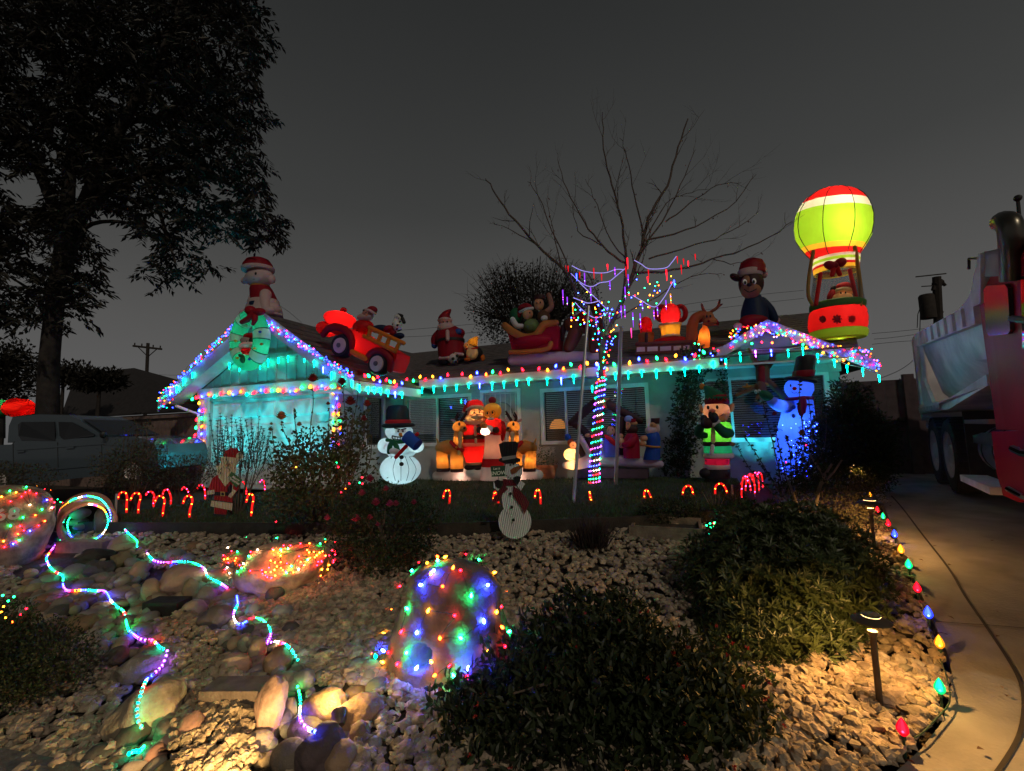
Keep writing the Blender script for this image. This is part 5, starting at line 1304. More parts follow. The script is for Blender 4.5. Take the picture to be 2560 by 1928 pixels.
# cab
b = B(); vs = []; fs = []
prof = [(3.0, .12), (3.0, .05), (3.05, .0), (3.4, -.0), (5.6, .0)]
for z in (1.02, 1.1, 2.3, 2.5, 2.62, 2.66):
    ins = {2.62: .05, 2.66: .14}.get(z, 0.)
    for s, d in prof: vs.append(tk(s + ins * (1 if s < 3.5 else 0), d + ins, z))
m_ = len(prof)
for i in range(5):
    for j in range(m_ - 1): fs.append((i * m_ + j, i * m_ + j + 1, (i + 1) * m_ + j + 1, (i + 1) * m_ + j))
b.add(vs, fs)
b.prism([tk(3.14, .14, 2.66), tk(5.6, .14, 2.66), tk(5.6, 2.2, 2.66), tk(3.14, 2.2, 2.66)], (0, 0, -.03)); b.prism([tk(3.0, .12, 2.62), tk(3.0, 2.2, 2.62), tk(3.0, 2.2, 1.02), tk(3.0, .12, 1.02)], TU * .03)
cab = b.build('cab', M_red, truck, sharp=50)
q = B(); f_ = [TF.p(*a) for a in [(790, 545), (885, 540), (903, 560), (915, 780), (903, 800), (800, 810), (785, 790), (772, 570)]]
q.prism([p - TN * .035 for p in f_], TN * .03); q.build('side_mirror', mat('mirror_shell', (.03, .03, .026), .22, .05, 3, spec=.5), cab, smooth=False)
q = B(); q.tube([TF.p(900, 722, .06), TF.p(990, 735, .10)], .03, 8); q.build('mirror_arm', M_black, cab)
q = B(); q.prism([TF.p(940, 505, .004), TF.p(1000, 490, .004), TF.p(1000, 900, .004), TF.p(950, 880, .004)], TN * .003); q.build('door_glass', mat('dark_glass', (.02, .02, .025), .06), cab, smooth=False)
b = B(); b.prism([tk(3.0, -.03, 1.0), tk(5.4, -.03, 1.06), tk(6.8, -.03, 1.2), tk(6.9, -.03, .8), tk(3.6, -.03, .34), tk(3.12, -.03, .34), tk(3.0, -.03, .55)], TN * .5); b.build('fender', M_red, truck, smooth=True, sharp=30)
q = B(); q.tube([TF.p(905, 1400, .08), TF.p(960, 1425, .08), TF.p(1000, 1430, .08)], .035, 8); q.build('chrome_step_bar', M_chr, truck); q = B(); q.tube([TF.p(880, 1610, .06), TF.p(960, 1650, .06)], .03, 8); q.build('chrome_step_bar', M_chr, truck)
# tank with straps, step
tc_ = tk(1.98, .32, .76); b = B(); b.lathe([(.24, .0), (.29, .03), (.30, .08), (.30, .98), (.29, 1.03), (.24, 1.06)], tc_, TU, 28); tank = b.build('fuel_tank', M_alu, truck)
for s in (.25, .72): b = B(); b.lathe([(.308, 0), (.312, .01), (.312, .05), (.308, .06)], tc_ + TU * s, TU, 28, close=False); b.build('strap', M_black, tank)
b = B(); b.prism([TF.p(690, 1330), TF.p(800, 1345), TF.p(830, 1318), TF.p(735, 1316)], (0, 0, -.09)); b.prism([tk(1.9, -.04, 1.13), tk(3.0, -.04, 1.13), tk(3.0, -.04, 1.08), tk(1.9, -.04, 1.08)], TN * .5); b.build('tank_step', M_alu, truck, smooth=False)
b = B(); b.prism([tk(1.75, -.12, .42), tk(3.1, -.12, .42), tk(3.1, -.12, .34), tk(1.75, -.12, .34)], TN * .25); b.build('running_step', M_bed, truck, smooth=False)
# exhaust stack, antenna
b = B(); P, rr = smooth_path([TF.p(900, 520, .03), TF.p(898, 400, .03), TF.p(893, 290, .03), TF.p(880, 225, .03), TF.p(850, 215, .03)], [.085, .085, .085, .085, .088], 5); b.tube(P, rr, 14); b.build('exhaust_stack', mat('stack_metal', (.12, .11, .09), .3, .3, 5, metal=.9), truck)
b = B(); b.tube([TF.p(960, 500, -.1), TF.p(925, 90, -.1)], [.02, .014], 6); b.ell(TF.p(926, 95, -.1), .03, None, 8, 6); b.build('antenna', M_black, truck)
b = B(); b.tube([TF.p(735, 408, .0), TF.p(672, 410, .0), TF.p(672, 465, .0)], .014, 6); b.build('marker_bracket', M_black, truck)

# ------------------------------------------------------------------ grey pickup at the left
PD = 9.2
PF = Fig(KA, plane=(onD(150, 1100, PD), CAMF.copy()))
PF.n.z = 0; PF.n.normalize()
pickup = empty('pickup_truck', tuple(onG(150, 1240)), 'grey blue crew cab pickup parked at the left, mirroring the coloured lights', 'pickup')
M_pick = mat('pickup_paint', (.06, .082, .105), .14, .06, 2, coat=.5)
def pf_prism(name, pts, d0, d1, m, parent=pickup, sharp=30):
    b = B(); PF.prism(b, pts, d0, d1); return b.build(name, m, parent, smooth=False)
bodyo = [(-500, 690), (0, 672), (90, 668), (130, 640), (760, 612), (840, 604), (1020, 606), (1150, 622), (1225, 668), (1248, 740), (1240, 860), (1180, 880), (1130, 800), (1050, 770), (960, 800), (920, 880), (880, 905), (400, 958), (110, 985), (60, 900), (-20, 850), (-90, 880), (-140, 990), (-500, 1000)]
body = pf_prism('body', bodyo, -1.5, 0, M_pick)
for nm, pts in (('belt_crease', [(130, 700), (800, 655), (1200, 690), (1200, 700), (800, 668), (130, 714)]), ('sill_trim', [(110, 880), (880, 815), (880, 828), (110, 896)])):
    pf_prism(nm, pts, .0, .02, M_pick, body)
cabo = [(60, 655), (70, 520), (100, 452), (300, 430), (540, 436), (620, 470), (740, 545), (820, 606), (760, 612), (130, 642)]
b = B(); f0 = [PF.p(x, y, -.10 if y < 580 else -.01) for x, y in cabo]; f1 = [PF.p(x, y, -.10 if y < 580 else -.01) + PF.n * (1.25 if y < 580 else 1.45) for x, y in cabo]; nC = len(cabo)
b.add(f0 + f1, [tuple(range(nC)), tuple(reversed(range(nC, 2 * nC)))] + [(i, i + nC, (i + 1) % nC + nC, (i + 1) % nC) for i in range(nC)]); cabp = b.build('cab', M_pick, pickup, smooth=False)
M_cglass = mat('car_glass', (.012, .013, .016), .04, .1, spec=.8)
for nm, pts in (('rear_window', [(140, 510), (170, 490), (430, 488), (435, 640), (170, 636), (145, 600)]), ('front_window', [(462, 490), (560, 492), (660, 540), (745, 590), (740, 602), (500, 628), (470, 600)])):
    b = B(); f_ = [PF.p(x, y, -.075 if y < 580 else .012) for x, y in pts]; b.prism(f_, PF.n * .02); b.build(nm, M_cglass, cabp, smooth=False)
b = B(); w_ = [PF.p(640, 475, -.12), PF.p(835, 602, -.03)]; b.prism([w_[0] + PF.frame() @ Vector((.01, .04, .01)), w_[1] + PF.frame() @ Vector((.01, .04, .01)), w_[1] + PF.n * 1.4 + PF.frame() @ Vector((.01, 0, .01)), w_[0] + PF.n * 1.2 + PF.frame() @ Vector((.01, 0, .01))], (0, 0, .008)); b.build('windscreen', M_cglass, cabp, smooth=False)
pf_prism('roof_rack', [(100, 448), (300, 424), (540, 430), (540, 438), (300, 434), (100, 458)], -.25, -.12, M_black, cabp)
for pts in ([(130, 720), (190, 716), (190, 728), (130, 732)], [(520, 690), (580, 685), (580, 697), (520, 702)]): pf_prism('door_handle', pts, .0, .035, M_pick, body)
for x in (100, 452, 800): pf_prism('door_seam', [(x, 650), (x + 5, 650), (x + 9, 880), (x + 4, 880)], .0, .003, M_black, body)
b = B(); PF.E(b, 815, 590, 22, 30, 20, .12); b.build('side_mirror', M_black, cabp)
b = B(); PF.E(b, 1215, 690, 30, 30, 30, -.05); b.build('headlight', glassmat('lamp_glass', (.7, .7, .7), .3), body)
def car_wheel(x, y, r):
    b = B(); c = PF.p(x, y, .01); rr = PF.m(r, x, y); b.lathe([(rr * .66, 0), (rr * .9, -.01), (rr, .04), (rr, .2), (rr * .6, .22)], c, PF.n, 28, close=False); w = b.build('wheel', M_rub, pickup)
    q = B(); q.lathe([(rr * .68, .005), (rr * .55, .04), (rr * .2, .02), (.001, .01)], c, PF.n, 20, close=False); q.build('rim', M_rim, w)
car_wheel(1048, 880, 108); car_wheel(-20, 960, 108)

# glowing inflatables of the neighbours, far left
NF = Fig(KA, plane=(onD(60, 1030, 17), CAMF.copy()))
for nm, lab, ell, cm, fabn, col, P in (('inflatable_decoration', 'red lit inflatable mound glowing beyond the pickup roof at the left edge', [(150, 380, 110, 75), (215, 410, 60, 50), (120, 330, 60, 30)], 'inflatable', 'deep_red', (.7, .02, .01), 26), ('inflatable_decoration', 'small green lit inflatable at the very left edge beyond the pickup', [(10, 360, 60, 46), (0, 410, 70, 40)], 'inflatable', 'green', (.03, .5, .16), 14)):
    b = B()
    for e in ell: NF.E(b, *e, d=R.uniform(0, .2))
    r_ = NF.root(nm, lab, cm, ell[0][0], ell[0][1] + ell[0][3] + 60); b.build('shell', fab(fabn, col), r_)
    for e in ell: NF.lamp(e[0], e[1], P, (1, .6, .4))
    b = B(); b.tube([NF.p(ell[0][0], ell[0][1]), NF.p(ell[0][0], ell[0][1] + 260)], .12, 8); b.build('stand', M_black, r_)
# ------------------------------------------------------------------ coloured lights
def hotbulb(c, lo, hi, pw=3.):
    """a lit bulb: saturated shell, hot where one looks through to the filament"""
    nm = 'lit_bulb_%s_%g_%g' % (c, lo, hi)
    if nm in MATS: return MATS[nm]
    m = bpy.data.materials.new(nm); MATS[nm] = m; m.use_nodes = True
    nt = m.node_tree; nt.nodes.clear(); o = nt.nodes.new('ShaderNodeOutputMaterial'); e = nt.nodes.new('ShaderNodeEmission'); e.inputs[0].default_value = (*BULBCOL[c], 1)
    lw = nt.nodes.new('ShaderNodeLayerWeight'); lw.inputs[0].default_value = .5
    inv = nt.nodes.new('ShaderNodeMath'); inv.operation = 'SUBTRACT'; inv.inputs[0].default_value = 1; nt.links.new(lw.outputs['Facing'], inv.inputs[1])
    p = nt.nodes.new('ShaderNodeMath'); p.operation = 'POWER'; p.inputs[1].default_value = pw; nt.links.new(inv.outputs[0], p.inputs[0])
    a = nt.nodes.new('ShaderNodeMath'); a.operation = 'MULTIPLY_ADD'; a.inputs[1].default_value = hi; a.inputs[2].default_value = lo; nt.links.new(p.outputs[0], a.inputs[0])
    nt.links.new(a.outputs[0], e.inputs[1]); nt.links.new(e.outputs[0], o.inputs[0]); return m
BULBCOL.update({'r': (1, .006, .018), 'g': (.008, 1.15, .22), 'b': (.04, .085, 2.4), 'a': (1, .30, .012), 'o': (1, .09, .007), 'c': (.0, .75, .42), 'w': (1, .72, .45), 'p': (.4, .06, 1.2), 'k': (1, .04, .3)})
BM = {}
def bulb_mesh(shape, c, r, lo, hi):
    k = (shape, c, r, lo, hi)
    if k in BM: return BM[k]
    b = B()
    if shape == 'mini': b.ell((0, 0, 0), r, None, 6, 4)
    elif shape == 'c9': b.lathe([(r * .45, -r), (r, -.1 * r), (r * .9, .6 * r), (r * .45, 1.5 * r), (r * .05, 2.0 * r)], (0, 0, 0), n=8)
    elif shape == 'bead': b.ell((0, 0, 0), (r, r, r * 1.3), None, 6, 4)
    me = bpy.data.meshes.new('bulb'); me.from_pydata([tuple(v) for v in b.v], [], b.f); me.shade_smooth(); me.materials.append(hotbulb(c, lo, hi)); BM[k] = me; return me
def bulb(root, p, c, shape='mini', r=.012, lo=4., hi=40., rot=None):
    o = link('bulb', bulb_mesh(shape, c, r, lo, hi), root, Vector(p) - worldloc(root))
    if rot: o.rotation_euler = rot
    return o
M_cord = mat('light_cord', (.02, .05, .03), .6, .1); M_cordw = mat('pale_cord', (.5, .5, .55), .5, .1)
def cord(root, pts, r=.004, m=None, smooth=3, name='cord'):
    P = [Vector(p) for p in pts]
    if len(P) > 2 and smooth: P, _ = smooth_path(P, [0] * len(P), smooth)
    b = B(); b.tube(P, r, 5); return b.build(name, m or M_cord, root)
def near(P, n_=Vector((0, -1, 0)), d=.03): return P + n_ * d

# icicle drops on the eaves (teal, some blue)
ICM = {}
def icicle(root, p, L, r, c, lo=2.2, hi=16):
    k = (round(L, 2), r, c)
    if k not in ICM:
        b = B(); b.lathe([(r * .6, 0), (r, -L * .06), (r * .95, -L * .25), (r * .55, -L * .5), (r * .5, -L * .8), (r * .12, -L)], (0, 0, 0), n=7)
        me = bpy.data.meshes.new('icicle'); me.from_pydata([tuple(v) for v in b.v], [], b.f); me.shade_smooth(); me.materials.append(hotbulb(c, lo, hi)); ICM[k] = me
    return link('icicle', ICM[k], root, Vector(p) - worldloc(root))
def ic_string(label, pts, Y, K, group='icicle light strings', cordpts=None, L=.16, r=.015, col='c', lo=8, hi=60):
    P = [onY(*cr(K, x, y), Y) for x, y, *_ in pts]; root = empty('icicle_lights', P[0], label, 'string lights', group)
    for p, q in zip(P, pts): icicle(root, p, L * R.uniform(.8, 1.15), r, q[2] if len(q) > 2 else col, lo, hi)
    cord(root, [p + Vector((0, 0, .012)) for p in P], .005, M_cordw, 2); return root
ic_string('teal icicle lights along the trim line of the garage gable', [(430, 880), (492, 868), (552, 860), (622, 852), (692, 870), (835, 850), (890, 828), (962, 818), (1028, 806), (1142, 800)], YG - .10, K2)
ic_string('teal icicle lights under the left slope of the garage gable', [(300, 960), (365, 920), (256, 1010), (210, 1040, 'b')], YO - .08, K2)
ic_string('teal icicle lights under the right slope of the garage gable', [(1208, 836), (1272, 880, 'b'), (1330, 918), (1406, 950), (1470, 975)], YO - .08, K2)
P_ = [onX(*cr(K2, x, y), er.x + .06) for x, y in [(1525, 1008), (1585, 1020), (1628, 1022), (1672, 1030), (1722, 1042), (1772, 1052), (1820, 1056)]]
rt = empty('icicle_lights', P_[0], 'teal icicle lights under the short side eave of the garage', 'string lights', 'icicle light strings')
for i, p in enumerate(P_): icicle(rt, p, .15, .016, 'b' if i == 5 else 'c', 8, 60)
cord(rt, P_, .005, M_cordw)
ic_string('teal icicle lights along the main eave above the front windows', [(320, 848), (396, 818), (470, 815), (558, 805), (640, 800), (730, 795), (822, 780), (905, 780, 'b'), (1000, 775), (1088, 768), (1185, 760), (1275, 745), (1416, 742), (1522, 738, 'b'), (1617, 720)], YE - .06, K3)
ic_string('teal icicle lights on the eave right of the bare tree', [(590, 935), (738, 850), (820, 842), (907, 836), (1000, 832), (1092, 818), (1182, 822), (1275, 806), (1365, 775)], YE - .06, K4)
ic_string('teal icicle lights hanging across the right gable', [(168, 940), (238, 932), (312, 898), (392, 888, 'p'), (474, 884, 'b'), (562, 884), (638, 872), (716, 905), (802, 932), (868, 965), (950, 980), (1035, 1015)], YR2 - .1, K5)

# large bulbs (C9 size) on eaves and posts
def c9(label, pts, Y, K, group='large bulb strings', r=.030, lo=5, hi=20, plane=None, gap=.0):
    P = [(onX(*cr(K, x, y), plane) if plane is not None else onY(*cr(K, x, y), Y)) for x, y, c in pts]; root = empty('bulb_string', P[0], label, 'string lights', group)
    for p, q in zip(P, pts): bulb(root, p, q[2], 'c9', r, lo, hi, (R.uniform(-.5, .5), R.uniform(-.5, .5), 0))
    cord(root, [p - Vector((0, -.02, .03)) for p in P], .005); return root
c9('row of large coloured bulbs along the garage door header', [(300, 1110, 'r'), (362, 1108, 'g'), (390, 1098, 'r'), (430, 1090, 'b'), (476, 1075, 'o'), (515, 1092, 'c'), (560, 1070, 'r'), (615, 1062, 'a'), (645, 1074, 'b'), (698, 1057, 'o'), (740, 1076, 'c'), (786, 1065, 'r'), (838, 1047, 'b'), (872, 1053, 'r'), (914, 1050, 'g'), (958, 1048, 'a'), (994, 1053, 'r'), (1042, 1055, 'b'), (1080, 1050, 'o'), (1122, 1028, 'g'), (1180, 1023, 'a'), (1216, 1038, 'r'), (1260, 1016, 'b'), (1290, 1042, 'r'), (1332, 1020, 'g'), (1384, 1045, 'o')], YG - .09, K2)
c9('large coloured bulbs down the left post of the garage, outer row', [(410, 1136, 'a'), (392, 1252, 'r'), (388, 1306, 'g'), (380, 1358, 'r'), (385, 1415, 'a'), (382, 1475, 'b'), (376, 1518, 'o')], YG - .09, K2)
c9('large coloured bulbs down the left post of the garage, inner row', [(412, 1188, 'b'), (430, 1187, 'r'), (427, 1242, 'g'), (427, 1297, 'o'), (425, 1350, 'b'), (423, 1402, 'a'), (417, 1465, 'r'), (404, 1520, 'g')], YG - .09, K2)
c9('large coloured bulbs down the right post of the garage door', [(1338, 1060, 'a'), (1366, 1102, 'b'), (1342, 1162, 'b'), (1380, 1152, 'r'), (1342, 1210, 'o'), (1376, 1213, 'a'), (1342, 1268, 'g'), (1386, 1256, 'g'), (1344, 1320, 'a'), (1388, 1308, 'o'), (1336, 1372, 'r'), (1392, 1350, 'b'), (1340, 1424, 'b'), (1372, 1420, 'r'), (1366, 1545, 'g'), (1378, 1582, 'r'), (1330, 1500, 'r')], YG - .09, K2)
c9('large coloured bulbs along the short side eave of the garage', [(1563, 946, 'r'), (1590, 946, 'g'), (1622, 968, 'a'), (1650, 952, 'r'), (1665, 985, 'b'), (1710, 975, 'r'), (1738, 988, 'g'), (1765, 988, 'a'), (1778, 1010, 'r'), (1820, 996, 'b')], 0, K2, plane=er.x + .07)
c9('long row of large coloured bulbs on the main eave left of the tree', [(318, 785, 'b'), (352, 757, 'r'), (404, 766, 'g'), (454, 736, 'a'), (494, 754, 'r'), (551, 733, 'a'), (610, 745, 'b'), (664, 722, 'r'), (773, 715, 'r'), (836, 733, 'a'), (886, 705, 'b'), (954, 718, 'o'), (1004, 699, 'g'), (1062, 709, 'r'), (1122, 681, 'a'), (1232, 682, 'r'), (1353, 675, 'r'), (1420, 684, 'a'), (1481, 655, 'b'), (1540, 675, 'o'), (1598, 642, 'g'), (1665, 662, 'r'), (1720, 634, 'a'), (1792, 644, 'b')], YE - .05, K3)
c9('long row of large coloured bulbs on the main eave right of the tree', [(560, 793, 'a'), (630, 803, 'b'), (733, 800, 'g'), (830, 790, 'a'), (890, 765, 'b'), (944, 778, 'r'), (1006, 760, 'g'), (1065, 767, 'r'), (1125, 743, 'a'), (1188, 765, 'b'), (1247, 743, 'r'), (1307, 722, 'g')], YE - .05, K4)

# mini lights: thick bands on the gables
def minis(label, pts, r, lo, hi, cpts=None, group='mini light strings'):
    root = empty('mini_lights', pts[0][0], label, 'string lights', group)
    for p, c in pts: bulb(root, p, c, 'mini', r, lo, hi)
    for q in (cpts or []): cord(root, q, .0035, M_cordw if 0 else M_cord, 2)
    return root
def band(A, Bq, n, hw, Y, cols, K):
    out = []
    for _ in range(n):
        t = R.random(); x = A[0] + (Bq[0] - A[0]) * t; y = A[1] + (Bq[1] - A[1]) * t + R.triangular(-hw, hw, 0)
        out.append((onY(*cr(K, x, y), Y - R.uniform(0, .06)), R.choice(cols)))
    return out
LC = 'bbbbbbbbbbbbrrkkcco'
pl_ = band((150, 1080), (650, 600), 125, 34, YO - .05, LC, K2) + [(onY(*cr(K2, R.uniform(115, 245), R.uniform(1020, 1165)), YO - .06), R.choice('bbbrrcga')) for _ in range(30)]
minis('dense multicolour mini lights on the left slope of the garage gable', pl_, .0145, 4, 7, [[onY(*cr(K2, 120 + 53 * i, 1095 - 50 * i + (18 if i % 2 else -18)), YO - .05) for i in range(11)]])
pl_ = band((870, 570), (1480, 950), 150, 34, YO - .05, LC, K2)
minis('dense multicolour mini lights on the right slope of the garage gable', pl_, .0145, 4, 7, [[onY(*cr(K2, 870 + 61 * i, 570 + 38 * i + (18 if i % 2 else -18)), YO - .05) for i in range(11)]])
RC = 'bbbbbprrrggaaoc'
pl_ = []
for _ in range(230):
    x = R.uniform(255, 1050); yt = interp(x, [250, 290, 420, 500, 640, 800, 1000, 1050], [800, 772, 745, 748, 800, 860, 880, 960]); h = interp(x, [250, 420, 640, 800, 1000, 1050], [90, 70, 75, 90, 110, 60])
    pl_.append((onY(*cr(K5, x, yt + h * R.random() ** 1.3), YR2 - .07), R.choice(RC)))
minis('net of multicolour mini lights draped along the right gable', pl_, .0125, 5, 9, [[onY(*cr(K5, 255 + 40 * i, interp(255 + 40 * i, [250, 420, 640, 1050], [800, 750, 800, 930]) + (0 if i % 2 else 50)), YR2 - .07) for i in range(20)]])
pl_ = [(onY(*cr(K5, x, y), YR2 - .12), c) for x, y, c in [(374, 852, 'g'), (426, 845, 'r'), (480, 848, 'o'), (590, 848, 'r'), (640, 858, 'g'), (745, 900, 'a'), (852, 940, 'o'), (890, 930, 'c')]]
minis('bigger coloured bulbs across the middle of the right gable', pl_, .02, 5, 40)
pl_ = [(onD(*cr(K5, R.uniform(60, 260), R.uniform(840, 960)), 8.6), R.choice('rrbbgg')) for _ in range(18)]
minis('scattered mini lights in the top of the climber beside the right gable', pl_, .014, 5, 40)
pl_ = [(onD(*cr(S5, R.uniform(1090, 1500), R.uniform(830, 1480)), 6.5), R.choice('bbbbbr')) for _ in range(34)]
minis('blue mini lights in the shrub in front of the blue snowman', pl_, .009, 4, 30)
pl_ = [(onD(*cr(KM, x, y), 5.3), c) for x, y, c in [(1350, 645, 'r'), (1330, 690, 'g'), (1352, 698, 'r'), (1245, 695, 'r'), (1212, 742, 'o'), (1175, 770, 'r'), (800, 560, 'a'), (1140, 520, 'g'), (1152, 560, 'r'), (633, 1013, 'r')]]
minis('few scattered mini lights in the rose bush', pl_, .010, 4, 30)
pl_ = [(onD(*cr(KL, R.uniform(1860, 1930), R.uniform(520, 615)), 4.4), R.choice('cggcr')) for _ in range(12)]
minis('small teal lights tucked between planter and round shrub', pl_, .009, 4, 30)
pl_ = [(onD(*cr(KR1, x, y), 2.95), c) for x, y, c in [(20, 400, 'g'), (100, 410, 'g'), (25, 480, 'a'), (190, 495, 'r'), (148, 540, 'r'), (60, 440, 'g'), (10, 520, 'a'), (40, 560, 'a'), (90, 590, 'o')]]
minis('amber and red mini lights in the small shrub at the left edge', pl_, .007, 5, 40)

# bare tree: trunk spiral, crotch lights, clear icicle rods on the limbs
def trunk_at(t):
    i = t * (len(TRP) - 1); k = min(int(i), len(TRP) - 2); return TRP[k].lerp(TRP[k + 1], i - k), interp(t, [0, 1], [.098, .058])
sp = []; turns = 19
for i in range(turns * 24):
    t = .045 + .50 * i / (turns * 24); p, r = trunk_at(t); a = 2 * math.pi * i / 24
    sp.append(p + Vector((math.cos(a) * (r + .012), math.sin(a) * (r + .012), 0)))
root = empty('rope_light', sp[0], 'multicolour rope light wound up the trunk of the bare tree', 'rope light')
b = B(); b.tube(sp, .006, 5); b.build('rope', M_cordw, root)
seq = 'bbrkpwggcbbrkppwcg'
for i in range(0, len(sp), 2): bulb(root, sp[i], seq[(i // 6) % len(seq)], 'bead', .0095, 5, 40)
pl_ = []
for _ in range(95):
    t = R.random(); y = 380 + 520 * t ** .8; w = interp(y, [380, 500, 620, 720, 900], [130, 130, 80, 45, 28]); x = interp(y, [380, 640, 900], [665, 660, 655]) + R.uniform(-w, w)
    pl_.append((onD(*cr(K4, x, y), BD + R.uniform(-.25, .25)), R.choice('bbbrrggaaco')))
for _ in range(55):
    x, y = R.choice([(R.uniform(455, 560), R.uniform(330, 560)), (R.uniform(820, 1010), R.uniform(330, 440)), (R.uniform(850, 1160), R.uniform(220, 330)), (R.uniform(470, 700), R.uniform(400, 540))])
    pl_.append((onD(*cr(K4, x, y), BD + R.uniform(-.3, .3)), R.choice('ggaaobbr')))
minis('multicolour mini lights round the fork and lower limbs of the bare tree', pl_, .0115, 5, 44)
swags = [[(460, 165), (520, 195), (600, 210), (680, 210), (740, 190), (790, 190)], [(455, 215), (520, 275), (585, 300), (640, 275), (700, 265), (740, 235), (800, 185)], [(470, 370), (520, 390), (570, 405), (640, 390)], [(480, 400), (540, 460), (615, 500), (690, 465)], [(860, 130), (905, 155), (955, 185), (1060, 180), (1100, 145), (1130, 105)], [(850, 355), (900, 385), (990, 430), (1050, 370), (1090, 300), (1110, 265)], [(510, 275), (620, 380), (690, 450)]]
icr = [(418, 165, 'r'), (436, 165, 'r'), (510, 205, 'r'), (541, 210, 'p'), (600, 180, 'r'), (650, 215, 'r'), (688, 155, 'R'), (735, 175, 'p'), (490, 215, 'B'), (580, 305, 'p'), (703, 260, 'p'), (402, 320, 'p'), (430, 365, 'p'), (465, 400, 'G'), (565, 425, 'p'), (615, 505, 'p'), (700, 470, 'p'), (775, 420, 'p'), (798, 420, 'p'), (850, 465, 'p'), (897, 470, 'p'), (912, 400, 'p'), (985, 450, 'p'), (1008, 430, 'p'), (1062, 385, 'p'), (1092, 345, 'G'), (1115, 255, 'B'), (840, 565, 'K'), (945, 235, 'R'), (950, 190, 'r'), (1065, 190, 'R'), (1135, 105, 'r'), (1175, 120, 'r'), (1205, 135, 'R'), (1160, 160, 'r'), (1250, 90, 'r'), (815, 115, 'R'), (805, 170, 'r'), (820, 220, 'p'), (800, 300, 'p')]
root = empty('icicle_lights', onD(*cr(K4, 600, 300), BD), 'clear icicle rods and glowing cords strung through the bare tree', 'string lights', 'icicle light strings')
M_glowcord = emit('lit_cord', (.42, .35, 1), .75)
for s_ in swags: cord(root, [onD(*cr(K4, x, y), BD - .1) for x, y in s_], .008, M_glowcord, 4)
def rodmat(c):
    return {'p': hotbulb('p', .35, 1.1), 'r': hotbulb('r', .35, .9), 'R': hotbulb('r', 1.1, 6), 'B': hotbulb('b', 1.5, 9), 'G': hotbulb('a', .4, 2.5), 'K': hotbulb('k', .5, 3)}[c]
for x, y, c in icr:
    p = onD(*cr(K4, x, y), BD - .1); L = R.choice([.17, .2, .26, .3]) * (1 if c in 'pGK' else .75); r = .014
    b = B(); b.lathe([(r * .7, 0), (r, -L * .05), (r * .9, -L * .35), (r * .6, -L * .6), (r * .45, -L * .85), (r * .1, -L)], p, n=7); b.build('icicle', rodmat(c), root)
    if c in 'pG':
        for k in range(2): bulb(root, p - Vector((0, .012, L * R.uniform(.25, .9))), R.choice('cgabkp'), 'mini', .006, 3, 20)

# rope lights along the creek, draped on whatever lies under them
ROPE_SEQ = 'ccggcbppkrabccppbbwccgr'
def rope(label, pts, spacing=.030, r=.0075, off=.02, lo=6, hi=46, seq=ROPE_SEQ):
    P = [hit(x, y, off) for x, y in pts]; P, _ = smooth_path(P, [0] * len(P), 5)
    root = empty('rope_light', P[0], label, 'rope light', 'rope lights of the dry creek'); b = B(); b.tube(P, r * .9, 6); b.build('rope', mat('rope_tube', (.5, .5, .52), .25, .05), root)
    acc = 0; k = 0
    for i in range(1, len(P)):
        a, c = P[i - 1], P[i]; L = (c - a).length
        while acc < L:
            bulb(root, a.lerp(c, acc / L), seq[(k // 3) % len(seq)], 'bead', r * 1.08, lo, hi); k += 1; acc += spacing
        acc -= L
    return root
rope('rope light down the left bank from the clay pipe to the biggest boulder', [(174, 1335), (142, 1362), (117, 1396), (118, 1408), (126, 1423), (140, 1434), (153, 1441), (158, 1448), (157, 1466), (166, 1480), (190, 1480), (215, 1479), (240, 1481), (264, 1484), (277, 1506), (293, 1522), (309, 1534), (319, 1575), (332, 1590), (347, 1601), (365, 1606), (382, 1607), (399, 1624), (418, 1634), (412, 1652), (406, 1669), (385, 1690), (368, 1704), (358, 1724), (352, 1742), (345, 1765), (342, 1784), (343, 1800), (347, 1815), (357, 1830)])
rope('short rope light end glowing between the dark boulders at the bottom', [(322, 1892), (335, 1886), (348, 1886), (356, 1878), (362, 1872)])
rope('rope light down the right bank of the creek from the clay pipe', [(272, 1304), (295, 1311), (308, 1322), (319, 1335), (342, 1355), (342, 1369), (355, 1379), (368, 1388), (385, 1405), (416, 1410), (451, 1407), (486, 1412), (510, 1426), (515, 1436), (519, 1445), (541, 1457), (555, 1465), (569, 1475)], seq='ccppkrbbccggccbppwcc')
rope('rope light curving round the dark boulder on the right bank', [(592, 1496), (594, 1514), (590, 1525), (585, 1535), (584, 1550), (592, 1563), (606, 1565), (630, 1551), (655, 1555), (673, 1575), (676, 1596), (669, 1612), (695, 1611), (720, 1622), (735, 1640), (746, 1659)], seq='bbccpwbbrgggcppwrkcccc')
rope('short rope light beside the upright mottled slab at the creek mouth', [(744, 1724), (748, 1740), (751, 1758), (750, 1785), (750, 1803), (757, 1817), (768, 1828), (780, 1835), (791, 1838)], seq='gcwbppwbpppcgg')
